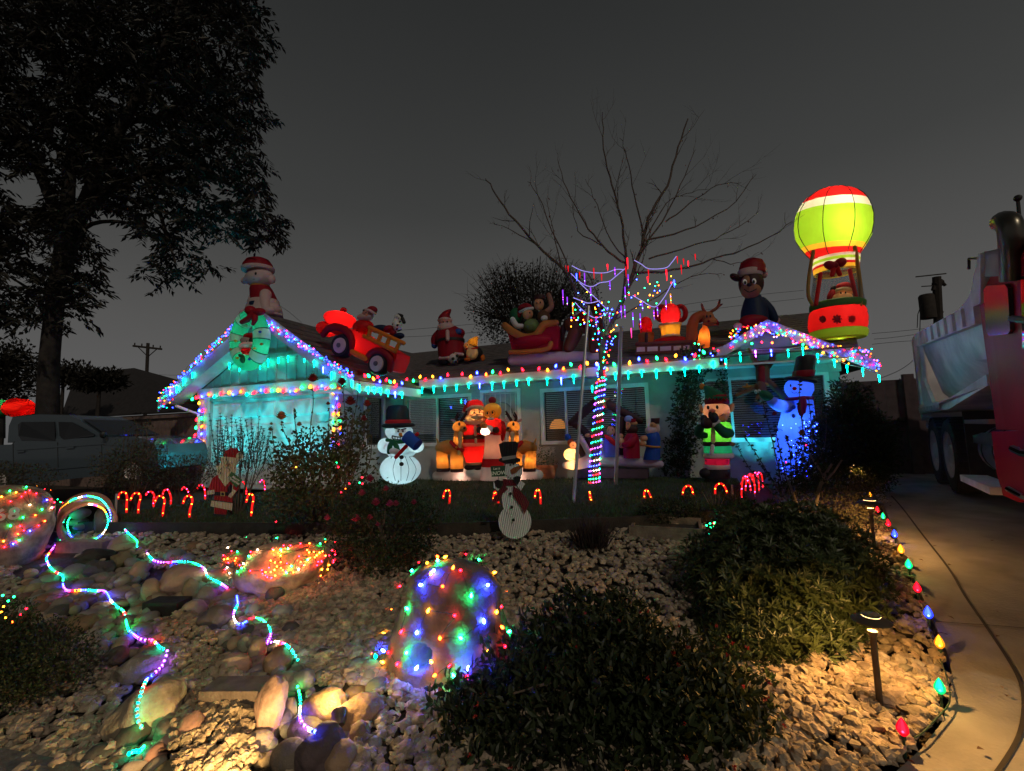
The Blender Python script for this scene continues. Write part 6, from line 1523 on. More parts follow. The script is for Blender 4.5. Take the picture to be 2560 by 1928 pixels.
# rings on the clay pipe
root = empty('rope_light', pc, 'rope light looped three times round the clay pipe mouth', 'rope light', 'rope lights of the dry creek')
b = B(); sq = 'ggcccbbpwkaagcwb'
upv = Vector((0, 0, 1)); rtv = axp.cross(upv).normalized()
loops = [([(945, 800), (935, 740), (945, 670), (980, 620)], 0), ([(880, 690), (900, 640), (960, 560), (1040, 490), (1130, 455), (1220, 443), (1310, 455), (1400, 490), (1450, 530), (1485, 600), (1497, 660), (1490, 730), (1440, 830), (1370, 895), (1290, 935), (1200, 955), (1130, 958), (1060, 940), (1000, 900), (960, 850), (945, 800)], -.015), ([(870, 765), (815, 760), (803, 690), (810, 610), (850, 530), (930, 460), (1000, 405), (1090, 375), (1180, 355), (1250, 355), (1340, 375), (1410, 405), (1480, 475), (1520, 545), (1545, 620), (1540, 670)], -.06)]
kk_ = 0
for pts, dd in loops:
    P = [pf.p(x, y, -dd if dd > -.05 else .0) + axp * (-.03 if dd > -.05 else .12) for x, y in pts]; P, _ = smooth_path(P, [0] * len(P), 4); b.tube(P, .007, 6)
    acc = 0
    for i in range(1, len(P)):
        a, c = P[i - 1], P[i]; L = (c - a).length
        while acc < L: bulb(root, a.lerp(c, acc / L), sq[(kk_ // 3) % len(sq)], 'bead', .0085, 6, 46); kk_ += 1; acc += .036
        acc -= L
b.build('rope', mat('rope_tube', (.5, .5, .52), .25, .05), root)

# bulbs on the rocks
def rockbulbs(label, pts, r, lo, hi, off=.02, shape='mini', cords=True):
    P = [(hit(*cr(K, x, y), off), c) for K, x, y, c in pts]; root = empty('bulb_string', P[0][0], label, 'string lights', 'lights lying on the rocks')
    for p, c in P: g_ = {'b': 4.5, 'g': 2.2}.get(c, .55) if shape == 'c9' else 1; bulb(root, p, c, shape, r, lo * g_, hi * g_, (R.uniform(-1.5, 1.5), R.uniform(-1.5, 1.5), 0))
    if cords:
        todo = [p for p, c in P]; cur = todo.pop(0); chain = [cur]
        while todo:
            nx = min(todo, key=lambda q: (q - cur).length); todo.remove(nx); mid = cur.lerp(nx, .5); u_, v_ = proj(mid); chain += [hit(u_, v_, .008), nx]; cur = nx
        b = B(); P2, _ = smooth_path(chain, [0] * len(chain), 3); b.tube(P2, .0025, 4); b.build('cord', M_cord, root)
    return root
rockbulbs('string of big coloured bulbs wrapped over the stump shaped rock', [(KS, *a) for a in [(545, 415, 'r'), (622, 420, 'a'), (718, 362, 'o'), (786, 366, 'a'), (718, 400, 'g'), (983, 333, 'r'), (1100, 380, 'g'), (480, 492, 'g'), (680, 493, 'b'), (655, 522, 'a'), (860, 470, 'o'), (932, 490, 'r'), (1240, 510, 'a'), (372, 630, 'r'), (558, 625, 'b'), (765, 638, 'o'), (1185, 625, 'b'), (1030, 730, 'g'), (1305, 610, 'r'), (1358, 688, 'o'), (298, 850, 'o'), (437, 845, 'g'), (628, 870, 'a'), (878, 910, 'r'), (1310, 825, 'r'), (1265, 878, 'a'), (1375, 875, 'b'), (1148, 968, 'b'), (1385, 1055, 'g'), (225, 1075, 'a'), (378, 1065, 'r'), (525, 1070, 'b'), (740, 1122, 'o'), (935, 1120, 'g'), (1340, 1192, 'r'), (178, 1170, 'r'), (218, 1235, 'b'), (262, 1252, 'r'), (430, 1255, 'g'), (145, 1290, 'c'), (108, 1272, 'o'), (212, 1340, 'a'), (343, 1362, 'r'), (520, 1400, 'b'), (838, 1378, 'r'), (1000, 1405, 'b'), (695, 1462, 'o'), (870, 1475, 'g'), (985, 1490, 'r'), (660, 1340, 'a'), (1320, 1020, 'o'), (1190, 1240, 'a')]], .0105, 16, 100, .022, 'c9')
rockbulbs('red and orange mini lights netted over the low flat rock', [(KM, *a) for a in [(537, 1077, 'r'), (590, 1088, 'r'), (465, 1103, 'w'), (638, 1112, 'w'), (638, 1160, 'g'), (387, 1157, 'g'), (750, 1140, 'r'), (840, 1122, 'r'), (895, 1100, 'o'), (950, 1115, 'o'), (1020, 1070, 'o'), (1060, 1072, 'r'), (985, 1100, 'g'), (980, 1138, 'r'), (957, 1165, 'a'), (1040, 1172, 'g'), (1000, 1210, 'g'), (230, 1240, 'w'), (262, 1270, 'r'), (310, 1275, 'g'), (195, 1305, 'r'), (422, 1280, 'r'), (478, 1262, 'w'), (405, 1315, 'g'), (672, 1260, 'g'), (733, 1250, 'g'), (995, 1285, 'a'), (1020, 1275, 'o'), (1130, 1275, 'r'), (1045, 1310, 'o'), (895, 1345, 'g'), (975, 1390, 'r'), (230, 1335, 'a'), (290, 1350, 'o'), (200, 1340, 'o'), (235, 1368, 'r'), (280, 1375, 'o'), (170, 1385, 'r'), (225, 1408, 'w'), (210, 1425, 'r'), (245, 1455, 'w'), (310, 1445, 'g'), (345, 1415, 'g'), (360, 1378, 'w'), (418, 1438, 'r'), (515, 1432, 'r'), (545, 1448, 'o'), (520, 1460, 'r'), (545, 1475, 'r'), (620, 1430, 'a'), (640, 1402, 'o'), (672, 1365, 'o'), (690, 1430, 'o'), (720, 1455, 'g'), (762, 1398, 'g'), (822, 1424, 'w'), (625, 1478, 'o'), (595, 1495, 'r'), (560, 1490, 'r'), (1080, 1095, 'g'), (1100, 1265, 'r'), (1125, 1300, 'r'), (330, 1390, 'r'), (300, 1330, 'o')]] + [(KM, R.uniform(560, 1140), R.uniform(1180, 1480), R.choice('rrooa')) for _ in range(40)], .0075, 14, 120, .02)
rockbulbs('multicolour mini lights strewn over the numbered rock', [(S7, *a) for a in [(20, 362, 'a'), (135, 280, 'g'), (222, 300, 'a'), (365, 225, 'g'), (515, 200, 'a'), (620, 247, 'r'), (700, 262, 'o'), (503, 315, 'r'), (298, 360, 'r'), (145, 425, 'r'), (415, 475, 'w'), (198, 535, 'c'), (648, 405, 'b'), (712, 395, 'r'), (755, 438, 'r'), (840, 428, 'g'), (870, 435, 'r'), (940, 420, 'r'), (800, 390, 'g'), (582, 538, 'g'), (740, 505, 'r'), (718, 515, 'w'), (490, 618, 'o'), (318, 650, 'g'), (142, 765, 'g'), (535, 762, 'r'), (620, 700, 'o'), (248, 880, 'o'), (330, 830, 'r'), (48, 980, 'a'), (265, 965, 'g'), (183, 1015, 'b'), (220, 990, 'r'), (60, 1060, 'r'), (20, 620, 'r'), (415, 835, 'b'), (350, 300, 'r'), (410, 275, 'r'), (280, 770, 'r')]], .008, 10, 90, .02)

# big faceted bulb stakes along the drive
def stake_bulb(x, y, c, hpx, cname, where):
    base = onG(*cr(K8, x, y + hpx * 1.15)); D = depth(base); h = hpx / K8[2] / FPX * D
    t = empty('bulb_stake', base, 'big faceted %s bulb on a stake %s' % (cname, where), 'garden light', 'big bulb stakes along the drive')
    top = onD(*cr(K8, x, y), D); zb = top.z - h * .32
    b = B(); b.lathe([(h * .12, 0), (h * .20, h * .08), (h * .30, h * .25), (h * .30, h * .40), (h * .20, h * .66), (h * .07, h * .88), (.001, h * .95)], (base.x, base.y, zb), n=9); b.build('bulb', hotbulb(c, .9, 5.0, 5.), t, smooth=False)
    b = B(); b.lathe([(h * .13, -.001), (h * .14, -h * .2), (h * .1, -h * .22)], (base.x, base.y, zb), n=8); b.tube([(base.x, base.y, zb - h * .1), (base.x, base.y, base.z - .03)], .006, 5); b.build('stake', M_cord, t)
    bulb(t, Vector((base.x, base.y, zb + h * .18)) + (CAMP - base).normalized() * h * .29, c, 'mini', h * .09, 8, 40)
for x, y, c, h, cn, wh in [(872, 100, 'a', 22, 'amber', 'farthest up the drive'), (868, 124, 'g', 20, 'green', 'second from the far end'), (880, 148, 'r', 22, 'red', 'behind the second path light'), (890, 172, 'b', 22, 'blue', 'behind the farther path light'), (915, 190, 'a', 28, 'amber', 'above the farther path light shade'), (955, 270, 'r', 34, 'red', 'beside the farther path light post'), (985, 305, 'g', 34, 'green', 'between two red ones near the path light'), (1013, 343, 'r', 42, 'red', 'just below the farther path light'), (1048, 402, 'b', 44, 'blue', 'right of the round shrub top'), (1083, 485, 'a', 52, 'amber', 'midway along the drive above the green one'), (1125, 566, 'g', 54, 'green', 'above the red one midway along the drive'), (1172, 692, 'r', 60, 'red', 'throwing a red patch on the drive midway'), (1232, 828, 'b', 68, 'blue', 'right of the nearer path light shade'), (1293, 988, 'a', 74, 'amber', 'throwing amber streaks on the drive'), (1296, 1228, 'g', 84, 'green', 'at the widest bulge of the gravel'), (1097, 1450, 'r', 96, 'red', 'nearest the camera')]:
    stake_bulb(x, y, c, h, cn, wh)
pts = [onG(*cr(K8, x, y + 40)) + Vector((0, 0, .03)) for x, y in [(1100, 1500), (1180, 1470), (1270, 1380), (1340, 1290), (1330, 1180), (1300, 1080), (1240, 930), (1190, 760), (1130, 640)]]
cb_ = empty('power_cord', pts[0], 'dark power cord linking the bulb stakes along the drive', 'cord'); cord(cb_, pts, .004)

# path lights with a lit slot in the shade
M_bronze = mat('bronze_paint', (.10, .075, .055), .5, .2, 8, metal=.4)
def path_light(label, x, yt, yb, w, P):
    base = onG(*cr(K8, x + 3, yb)); D = depth(base); top = onD(*cr(K8, x, yt), D); h = top.z - base.z; r = w / 2 / K8[2] / FPX * D
    t = empty('path_light', base, label, 'path light', 'path lights by the drive'); c = Vector((base.x, base.y, 0)); z1 = base.z + h
    b = B(); b.lathe([(.016, -.04), (.016, h * .80)], base, n=12); b.build('post', M_bronze, t)
    b = B(); b.lathe([(r * .16, 0), (r * .24, h * .06), (r * .24, h * .08)], c + Vector((0, 0, base.z + h * .76)), n=16); b.build('lamp_holder', M_bronze, t)
    b = B(); b.lathe([(r * .98, -.004), (r, 0), (r * .75, r * .17), (r * .46, r * .25), (r * .46, r * .20), (r * .74, r * .12), (r * .98, -.004)], c + Vector((0, 0, z1 - r * .22)), n=28, close=False); b.build('shade', M_bronze, t)
    b = B(); b.lathe([(r * .42, 0), (r * .42, r * .05), (.001, r * .06)], c + Vector((0, 0, z1 - r * .02)), n=18); b.build('lens', emit('warm_lens', (1, .62, .24), 5), t)
    b = B(); b.lathe([(r * .44, 0), (r * .44, .01)], c + Vector((0, 0, z1 + r * .05)), n=18); b.build('finial', M_bronze, t)
    l = bpy.data.lights.new('lamp', 'POINT'); l.energy = P; l.color = (1, .50, .13); l.shadow_soft_size = .02; o = bpy.data.objects.new('lamp', l); COL.objects.link(o); o.parent = t; o.location = (0, 0, h - r * .24)
path_light('nearer bronze path light standing in the gravel by the drive', 962, 858, 1322, 185, 36)
path_light('farther bronze path light between shrub and drive', 932, 222, 472, 122, 30)
path_light('small path light half hidden under the tall shrub', 838, 30, 208, 60, 14)
# hidden landscape spot behind the dark wedge boulder
sp0 = hit(*cr(KR2, 858, 1375), .03)
t = empty('landscape_spotlight', sp0, 'small landscape spotlight tucked behind the dark wedge boulder lighting the stones', 'spotlight')
b = B(); b.lathe([(.025, 0), (.035, .02), (.04, .07), (.03, .08)], sp0 - Vector((0, 0, .03)), (-.5, .5, .5), 12); b.build('housing', M_bronze, t)
b = B(); b.lathe([(.028, 0), (.001, .006)], sp0 - Vector((0, 0, .03)) + Vector((-.5, .5, .5)).normalized() * .082, (-.5, .5, .5), 12); b.build('lens', emit('warm_lens', (1, .62, .24), 5), t)
l = bpy.data.lights.new('lamp', 'POINT'); l.energy = 5; l.color = (1, .62, .22); l.shadow_soft_size = .02; o = bpy.data.objects.new('lamp', l); COL.objects.link(o); o.parent = t; o.location = (-.07, .07, .10)

def spotlamp(label, px, py, tx, ty, P, size):
    g = onG(px, py) + Vector((0, 0, .20)); t = empty('landscape_spotlight', g, label, 'spotlight'); d = (onG(tx, ty) + Vector((0, 0, .1)) - g).normalized()
    b = B(); b.lathe([(.02, -.05), (.035, -.03), (.04, .04), (.03, .045)], g, d, 12); b.tube([g - Vector((0, 0, .14)), g - Vector((0, 0, .02))], .008, 6); b.build('housing', M_bronze, t)
    l = bpy.data.lights.new('lamp', 'SPOT'); l.energy = P; l.color = (1, .62, .24); l.spot_size = rad(size); l.spot_blend = .5; l.shadow_soft_size = .025; o = bpy.data.objects.new('lamp', l); COL.objects.link(o); o.parent = t; o.location = d * .06; o.rotation_euler = d.to_track_quat('-Z', 'Y').to_euler()
spotlamp('small landscape spotlight below the creek mouth aimed up the creek stones', 560, 2140, 450, 1540, 48, 85)
# candy canes
M_cane = hotbulb('o', .25, .9, 2.); BULBCOL['d'] = (1, .015, .012); M_cane = hotbulb('d', .35, 1.0, 2.)
def cane(K, base, pts, label, group, r=.017, far=False, z=None):
    bw = onG(*cr(K, *base)) if z is None else onZ(*cr(K, *base), z); D = depth(bw)
    t = empty('candy_cane', bw, label, 'candy cane', group); P = [bw] + [onD(*cr(K, *q), D) for q in pts]; S, rr = smooth_path(P, [r] * len(P), 5)
    b = B(); b.tube(S, rr, 8); b.build('cane_tube', M_cane, t)
    b = B(); b.tube([bw - Vector((0, 0, .06)), bw + Vector((0, 0, .05))], .006, 5); b.build('stake', M_cordw, t)
    n = 5
    for i in range(n): q = S[int((i + .6) / n * (len(S) - 1))]; bulb(t, q + (CAMP - q).normalized() * r * 1.1, R.choice('ao') if not far else R.choice('rk'), 'mini', .0085, 5, 40)
GF = 'lit candy canes along the near edge of the lawn'
cane(KL, (193, 468), [(192, 400), (195, 345), (180, 325), (160, 340), (150, 380)], 'lit red candy cane farthest left on the near lawn edge, beside the dark rose bush', GF)
cane(KL, (517, 470), [(515, 430), (500, 370), (488, 335), (480, 360), (476, 390)], 'lit red candy cane half hidden behind the Let it SNOW snowman', GF)
cane(KL, (792, 482), [(785, 420), (782, 350), (768, 322), (752, 340), (747, 378)], 'lit red candy cane just right of the Let it SNOW snowman', GF)
cane(KL, (1130, 465), [(1120, 420), (1110, 370), (1105, 340), (1103, 345), (1108, 390)], 'lit red candy cane right behind the spiky grass clump', GF)
cane(KL, (1470, 452), [(1468, 400), (1458, 350), (1472, 325), (1490, 345), (1506, 386)], 'lit red candy cane behind the left corner of the wooden planter', GF)
cane(KL, (1714, 432), [(1708, 380), (1715, 320), (1745, 298), (1768, 315), (1776, 355)], 'lit red candy cane behind the right part of the wooden planter', GF)
cane(KL, (1922, 402), [(1920, 350), (1925, 300), (1958, 284), (1985, 310), (1998, 345)], 'lit red candy cane right of the wooden planter beside a pale post', GF)
GRt = 'cluster of lit candy canes right of the elf'
for i, (bx, by, hx, ty) in enumerate([(2092, 388, 2120, 240), (2118, 355, 2150, 232), (2178, 350, 2140, 225), (2150, 330, 2110, 250), (2205, 330, 2175, 215), (2230, 310, 2200, 215)]):
    cane(KL, (bx, by), [(bx, (by + ty) / 2 + 20), ((bx * 2 + hx) / 3, ty + 8), (hx, ty), (hx + (hx - bx) * .6, ty + 40)], ['lit red candy cane at the near left of the cluster right of the elf', 'lit red candy cane second in the cluster right of the elf', 'lit red candy cane in the middle of the cluster under the yellow pot', 'lit red candy cane behind the first two of the cluster', 'lit red candy cane at the back of the cluster beside the sapling', 'lit red candy cane at the far right of the cluster, behind leaves'][i], GRt, .013, True, z=0.)
GLt = 'lit candy canes at the left end of the lawn'
for i, (bx, by, pts) in enumerate([(1000, 1215, [(1000, 1150), (1003, 1080), (985, 1045), (945, 1055), (932, 1100)]), (1092, 1225, [(1095, 1150), (1110, 1080), (1085, 1050), (1050, 1065), (1030, 1110)]), (1214, 1160, [(1212, 1110), (1218, 1070), (1195, 1040), (1160, 1050), (1155, 1070)]), (1285, 1248, [(1290, 1180), (1300, 1110), (1280, 1080), (1245, 1080), (1220, 1130)]), (1348, 1140, [(1350, 1090), (1335, 1040), (1315, 1022), (1292, 1040), (1286, 1065)]), (1498, 1255, [(1500, 1190), (1520, 1110), (1500, 1075), (1465, 1085), (1445, 1135)]), (1490, 1090, [(1490, 1050), (1475, 1020), (1450, 1005), (1435, 1030)]), (1620, 1100, [(1620, 1050), (1612, 1010), (1590, 985), (1565, 1000), (1560, 1020)]), (1985, 1245, [(1990, 1170), (2002, 1090), (1985, 1060), (1960, 1070), (1945, 1125)]), (1945, 1060, [(1945, 1030), (1935, 980), (1915, 960)]), (2092, 1030, [(2092, 1000), (2085, 960), (2065, 950), (2050, 970)])]):
    cane(KA, (bx, by), pts, ['lit red candy cane nearest the pale post at the left end of the lawn', 'lit red candy cane second from the pale post at the lawn\'s left end', 'lit red candy cane in the back row left, under the brownish shrub', 'lit red candy cane with a long straight stem, midway between post and Santa sign', 'lit red candy cane back row, behind the long stemmed one', 'lit red candy cane close to the left side of the Santa sign', 'small lit candy cane in the back row left of the Santa sign', 'lit candy cane in the back row touching the Santa sign', 'lit red candy cane just right of the Santa sign', 'lit candy cane behind the board held by the Santa sign', 'lit candy cane in front of the garage door right of the Santa sign'][i], GLt, .016, i in (2, 4, 6, 7, 9, 10), z=(-.02 if i not in (2, 4, 6, 7, 9, 10) else 0.0))
for lab, K, x, yt, yb in (('pale slender post at the left end of the candy canes', KA, 915, 1058, 1280), ('pale slender post right of the wooden planter', KL, 2030, 292, 385)):
    q = onG(*cr(K, x - 5, yb)) if K is KA else onZ(*cr(K, x, yb), 0); D = depth(q); t = empty('marker_post', q, lab, 'post', 'pale marker posts'); b = B(); b.tube([q - Vector((0, 0, .04)), onD(*cr(K, x + (6 if K is KA else 0), yt), D)], .016, 8); b.build('pipe', mat('pale_pipe', (.45, .45, .47), .4, .1), t)
# the projector whose teal ripples fall on the garage front
def projector(label, loc, target, P, col, size, scale):
    t = empty('light_projector', loc, label, 'projector', 'ripple light projectors'); loc = Vector(loc); d = (Vector(target) - loc).normalized()
    b = B(); b.lathe([(.03, -.06), (.05, -.04), (.055, .05), (.05, .055)], loc, d, 14); b.build('housing', M_bronze, t); b = B(); b.tube([loc - Vector((0, 0, .18)), loc - Vector((0, 0, .04))], .008, 6); b.build('stake', M_bronze, t)
    l = bpy.data.lights.new('lamp', 'SPOT'); l.energy = P; l.color = col; l.spot_size = rad(size); l.spot_blend = 1; l.shadow_soft_size = .03
    l.use_nodes = True; nt = l.node_tree; e = [n for n in nt.nodes if n.type == 'EMISSION'][0]; tcn = nt.nodes.new('ShaderNodeTexCoord'); nz = nt.nodes.new('ShaderNodeTexNoise'); nz.inputs['Scale'].default_value = scale; nz.inputs['Detail'].default_value = 2; nz.inputs['Distortion'].default_value = 1.5
    r_ = nt.nodes.new('ShaderNodeValToRGB'); r_.color_ramp.elements[0].position = .40; r_.color_ramp.elements[0].color = (.35, .35, .35, 1); r_.color_ramp.elements[1].position = .62; r_.color_ramp.elements[1].color = (1.5, 1.5, 1.5, 1)
    nt.links.new(tcn.outputs['Normal'], nz.inputs['Vector']); nt.links.new(nz.outputs['Fac'], r_.inputs[0]); nt.links.new(r_.outputs[0], e.inputs['Strength'])
    o = bpy.data.objects.new('lamp', l); COL.objects.link(o); o.parent = t; o.location = d * .07; o.rotation_euler = d.to_track_quat('-Z', 'Y').to_euler()
projector('small ripple light projector at the left end of the lawn aimed at the garage', (-7.9, 5.95, .18), (-7.9, 7.44, 2.1), 190, (.006, .68, .72), 110, 5)
projector('small ripple light projector at the left corner of the garage', (-10.1, 5.95, .18), (-9.9, 7.44, 2.0), 190, (.006, .68, .72), 110, 5)
projector('small ripple light projector behind the Santa couple aimed up the wall', (-3.9, 9.2, .12), (-3.9, 9.8, 1.7), 80, (.05, .72, .55), 120, 4)
projector('small ripple light projector behind the nativity aimed up the wall', (-.75, 9.25, .2), (-.5, 9.8, 1.8), 80, (.05, .7, .6), 125, 4)
projector('small ripple light projector behind the elf aimed up the right window', (1.3, 9.2, .2), (1.4, 9.8, 1.9), 80, (.03, .6, .75), 120, 4)
# ------------------------------------------------------------------ inflatables
RED = fab('red', (.62, .012, .016)); DRED = fab('dark_red', (.35, .012, .03)); WHT = fab('white', (.8, .8, .8)); CRM = fab('cream', (.8, .62, .36)); SKN = fab('skin', (.75, .42, .24)); PNK = fab('pink_white', (.72, .55, .56))
BLK = fab('black', (.012, .012, .014), .2); BRN_ = fab('brown', (.16, .07, .04)); TANF = fab('tan', (.62, .30, .07)); ORG = fab('orange', (.75, .24, .03)); YEL_ = fab('yellow', (.85, .50, .05)); GRN = fab('green', (.04, .42, .09)); LGRN = fab('lime', (.36, .66, .04)); DGRN = fab('dark_green', (.02, .16, .07)); TEAL = fab('wreath_green', (.03, .55, .28)); BLU_ = fab('blue', (.03, .12, .55)); NAVY = fab('navy', (.012, .03, .09)); DBRN = fab('dark_brown', (.07, .028, .03)); GREYF = fab('grey', (.16, .15, .17)); LAV = fab('snow_base', (.62, .56, .72)); SBLU = fab('snow_blue', (.22, .36, .85)); PALE = fab('pale_pink', (.62, .4, .42))
EYE = mat('print_black', (.01, .01, .01), .5); EYW = mat('print_white', (.8, .8, .8), .5)
INF = 'lit inflatables on the lawn'; INR = 'inflatables standing on the roof'
WARM = (1, .55, .2); COOL = (.55, .92, 1.)
def part(f, name, m, *shapes, parent=None, sharp=50):
    b = B()
    for s in shapes:
        k = s[0]
        if k == 'E': f.E(b, *s[1:5], **(s[5] if len(s) > 5 else {}))
        elif k == 'T': f.T(b, s[1], s[2], **(s[3] if len(s) > 3 else {}))
        elif k == 'L': f.loft(b, s[1], **(s[2] if len(s) > 2 else {}))
        elif k == 'P': f.prism(b, s[1], s[2], s[3])
    return b.build(name, m, parent or f.R, sharp=sharp)
def eyes(f, pts, r, d, m=EYE, parent=None, name='eye', kz=1.5):
    for x, y in pts: part(f, name, m, ('E', x, y, r, r * kz, {'ry': r * .6, 'd': d}), parent=parent)
def seam(f, pts, d, r=3): 
    part(f, 'seam', EYE, ('T', [(x, y, d) for x, y in pts], r))

# snowman with a mallet
f = Fig(K3, base=(310, 1543)); f.root('inflatable_snowman', 'white lit inflatable snowman gritting its teeth and holding a blue mallet', 'inflatable', group=INF)
mm = lambda r: f.m(r, 310, 1400)
part(f, 'lower_body', WHT, ('E', 305, 1432, 140, 116)); part(f, 'upper_body', WHT, ('E', 312, 1262, 112, 100, {'d': .02}))
part(f, 'arm', WHT, ('E', 192, 1256, 50, 58, {'d': .05})); part(f, 'arm', WHT, ('E', 425, 1262, 52, 46, {'d': .08}))
part(f, 'head', WHT, ('E', 294, 1150, 96, 66, {'d': .04}))
part(f, 'hat_brim', BLK, ('E', 290, 1102, 112, 26, {'ry': 100, 'd': .04})); part(f, 'hat_crown', BLK, ('L', [(948, 250, 322), (956, 224, 346), (985, 212, 357), (1040, 210, 360), (1100, 214, 372)], {'d': .04})); part(f, 'hat_band', RED, ('L', [(1060, 208, 366), (1066, 205, 372), (1098, 206, 378), (1104, 210, 374)], {'d': .04}))
d0 = mm(96)
part(f, 'eye_white', EYW, ('E', 286, 1142, 22, 20, {'ry': 6, 'd': d0 * .9}), ('E', 328, 1142, 20, 18, {'ry': 6, 'd': d0 * .86})); eyes(f, [(289, 1145), (325, 1145)], 6, d0 * .98)
part(f, 'brow', EYE, ('T', [(262, 1122, d0 * .9), (300, 1132, d0 * .95)], 4), ('T', [(314, 1134, d0 * .95), (348, 1126, d0 * .85)], 4))
part(f, 'mouth', EYE, ('T', [(244, 1180, d0 * .86), (252, 1204, d0 * .86), (330, 1210, d0 * .9), (336, 1186, d0 * .9), (290, 1190, d0 * .96), (244, 1180, d0 * .86)], 3), *[('T', [(x, 1188, d0 * .95), (x, 1207, d0 * .93)], 2) for x in (265, 285, 305, 322)])
part(f, 'nose', ORG, ('T', [(306, 1170, d0 * .9), (316, 1178, d0 * 1.3)], [13, 6]))
part(f, 'scarf', DGRN, ('T', [(205, 1212, d0 * .7), (290, 1228, d0 * 1.0), (380, 1214, d0 * .7)], 12), ('T', [(242, 1222, d0 * 1.05), (226, 1262, d0 * 1.2), (218, 1306, d0 * 1.2)], [13, 17, 12]), ('T', [(250, 1222, d0 * 1.05), (276, 1262, d0 * 1.25), (294, 1306, d0 * 1.25)], [13, 17, 12]))
part(f, 'button', BLK, ('E', 314, 1342, 16, 15, {'ry': 8, 'd': mm(118)})); part(f, 'button', BLK, ('E', 314, 1394, 16, 15, {'ry': 8, 'd': mm(124)}))
part(f, 'mallet_handle', RED, ('T', [(272, 1342, d0 * 1.4), (435, 1165, d0 * 1.4)], 12)); part(f, 'mallet_head', BLU_, ('T', [(352, 1182, d0 * 1.5), (437, 1252, d0 * 1.5)], [42, 42], {'ends': False, 'n': 20}))
part(f, 'mitten', WHT, ('E', 262, 1296, 36, 26, {'d': d0 * 1.3}))
for x in (190, 250, 310, 370, 425): seam(f, [(x + (310 - x) * .45, 1338), (x, 1432), (x + (310 - x) * .3, 1520)], mm(126) * math.sqrt(max(.05, 1 - ((x - 305) / 140) ** 2)) + .004, 1.6)
f.lamp(305, 1450, 8.5, COOL); f.lamp(310, 1262, 4.5, COOL); f.lamp(294, 1150, 3.4, COOL); f.lamp(192, 1256, 1.5, COOL, .05); f.lamp(425, 1262, 1.5, COOL, .08)

# Santa couple with two reindeer
f = Fig(S3, base=(1000, 1548)); f.root('inflatable_couple', 'lit inflatable Santa and wife holding a lamb, a reindeer on either side', 'inflatable', group=INF)
mm = lambda r: f.m(r, 900, 900)
part(f, 'snow_base', WHT, ('T', [(215, 1470), (420, 1462), (640, 1450), (900, 1445), (1150, 1440), (1400, 1440), (1700, 1432), (1910, 1450)], [78, 92, 96, 100, 100, 98, 98, 80]), ('E', 820, 1420, 150, 80), ('L', [(1300, 965, 1330), (1420, 960, 1340), (1530, 950, 1350)], {'d': mm(60)}))
part(f, 'boots', DBRN, ('E', 770, 1325, 95, 50, {'d': mm(30)}), ('E', 900, 1325, 75, 50, {'d': mm(30)}))
part(f, 'santa_body', RED, ('L', [(540, 740, 980), (600, 705, 1000), (700, 682, 1015), (800, 668, 1028), (950, 655, 1022), (1100, 668, 1000), (1200, 700, 975), (1262, 720, 962)], {'n': 26}))
part(f, 'fur_trim', CRM, ('L', [(912, 650, 1026), (918, 645, 1032), (960, 646, 1030), (968, 654, 1022)], {'n': 26})); part(f, 'fur_trim', CRM, ('L', [(1235, 708, 972), (1242, 702, 976), (1276, 712, 968), (1282, 720, 960)], {'n': 26}))
part(f, 'belt', BRN_, ('L', [(782, 664, 1034), (788, 658, 1040), (846, 656, 1040), (852, 660, 1034)], {'n': 26}))
part(f, 'front_strip', CRM, ('T', [(852, 650, mm(160)), (855, 720, mm(164)), (858, 782, mm(168))], 22)); part(f, 'front_strip', CRM, ('T', [(862, 855, mm(176)), (864, 912, mm(176))], 20))
part(f, 'beard', CRM, ('E', 868, 545, 172, 118, {'d': mm(30)}), ('E', 740, 470, 60, 90), ('E', 985, 500, 60, 80)); part(f, 'face', SKN, ('E', 882, 420, 122, 84, {'d': mm(60)}))
part(f, 'moustache', CRM, ('E', 840, 485, 62, 26, {'d': mm(150)}), ('E', 930, 482, 62, 26, {'d': mm(150)})); part(f, 'nose', SKN, ('E', 884, 455, 24, 22, {'d': mm(165)})); part(f, 'mouth', CRM, ('E', 880, 512, 46, 22, {'d': mm(160)}))
eyes(f, [(835, 414), (922, 407)], 13, mm(150)); part(f, 'brow', EYE, ('T', [(812, 380, mm(135)), (832, 366, mm(135)), (850, 376, mm(135))], 5), ('T', [(908, 368, mm(135)), (925, 358, mm(135)), (942, 372, mm(130))], 5))
part(f, 'hat', RED, ('L', [(198, 800, 900), (215, 765, 940), (250, 745, 965), (300, 730, 980), (345, 728, 990)], {'d': mm(40)}), ('T', [(770, 270), (710, 320), (672, 380)], [60, 45, 30])); part(f, 'hat_brim', CRM, ('T', [(725, 372, mm(60)), (780, 330, mm(130)), (870, 318, mm(160)), (950, 325, mm(130)), (1000, 350, mm(60))], 30)); part(f, 'pompom', CRM, ('E', 662, 395, 30, 28))
part(f, 'mitten', DBRN, ('E', 918, 700, 42, 58, {'d': mm(200)}))
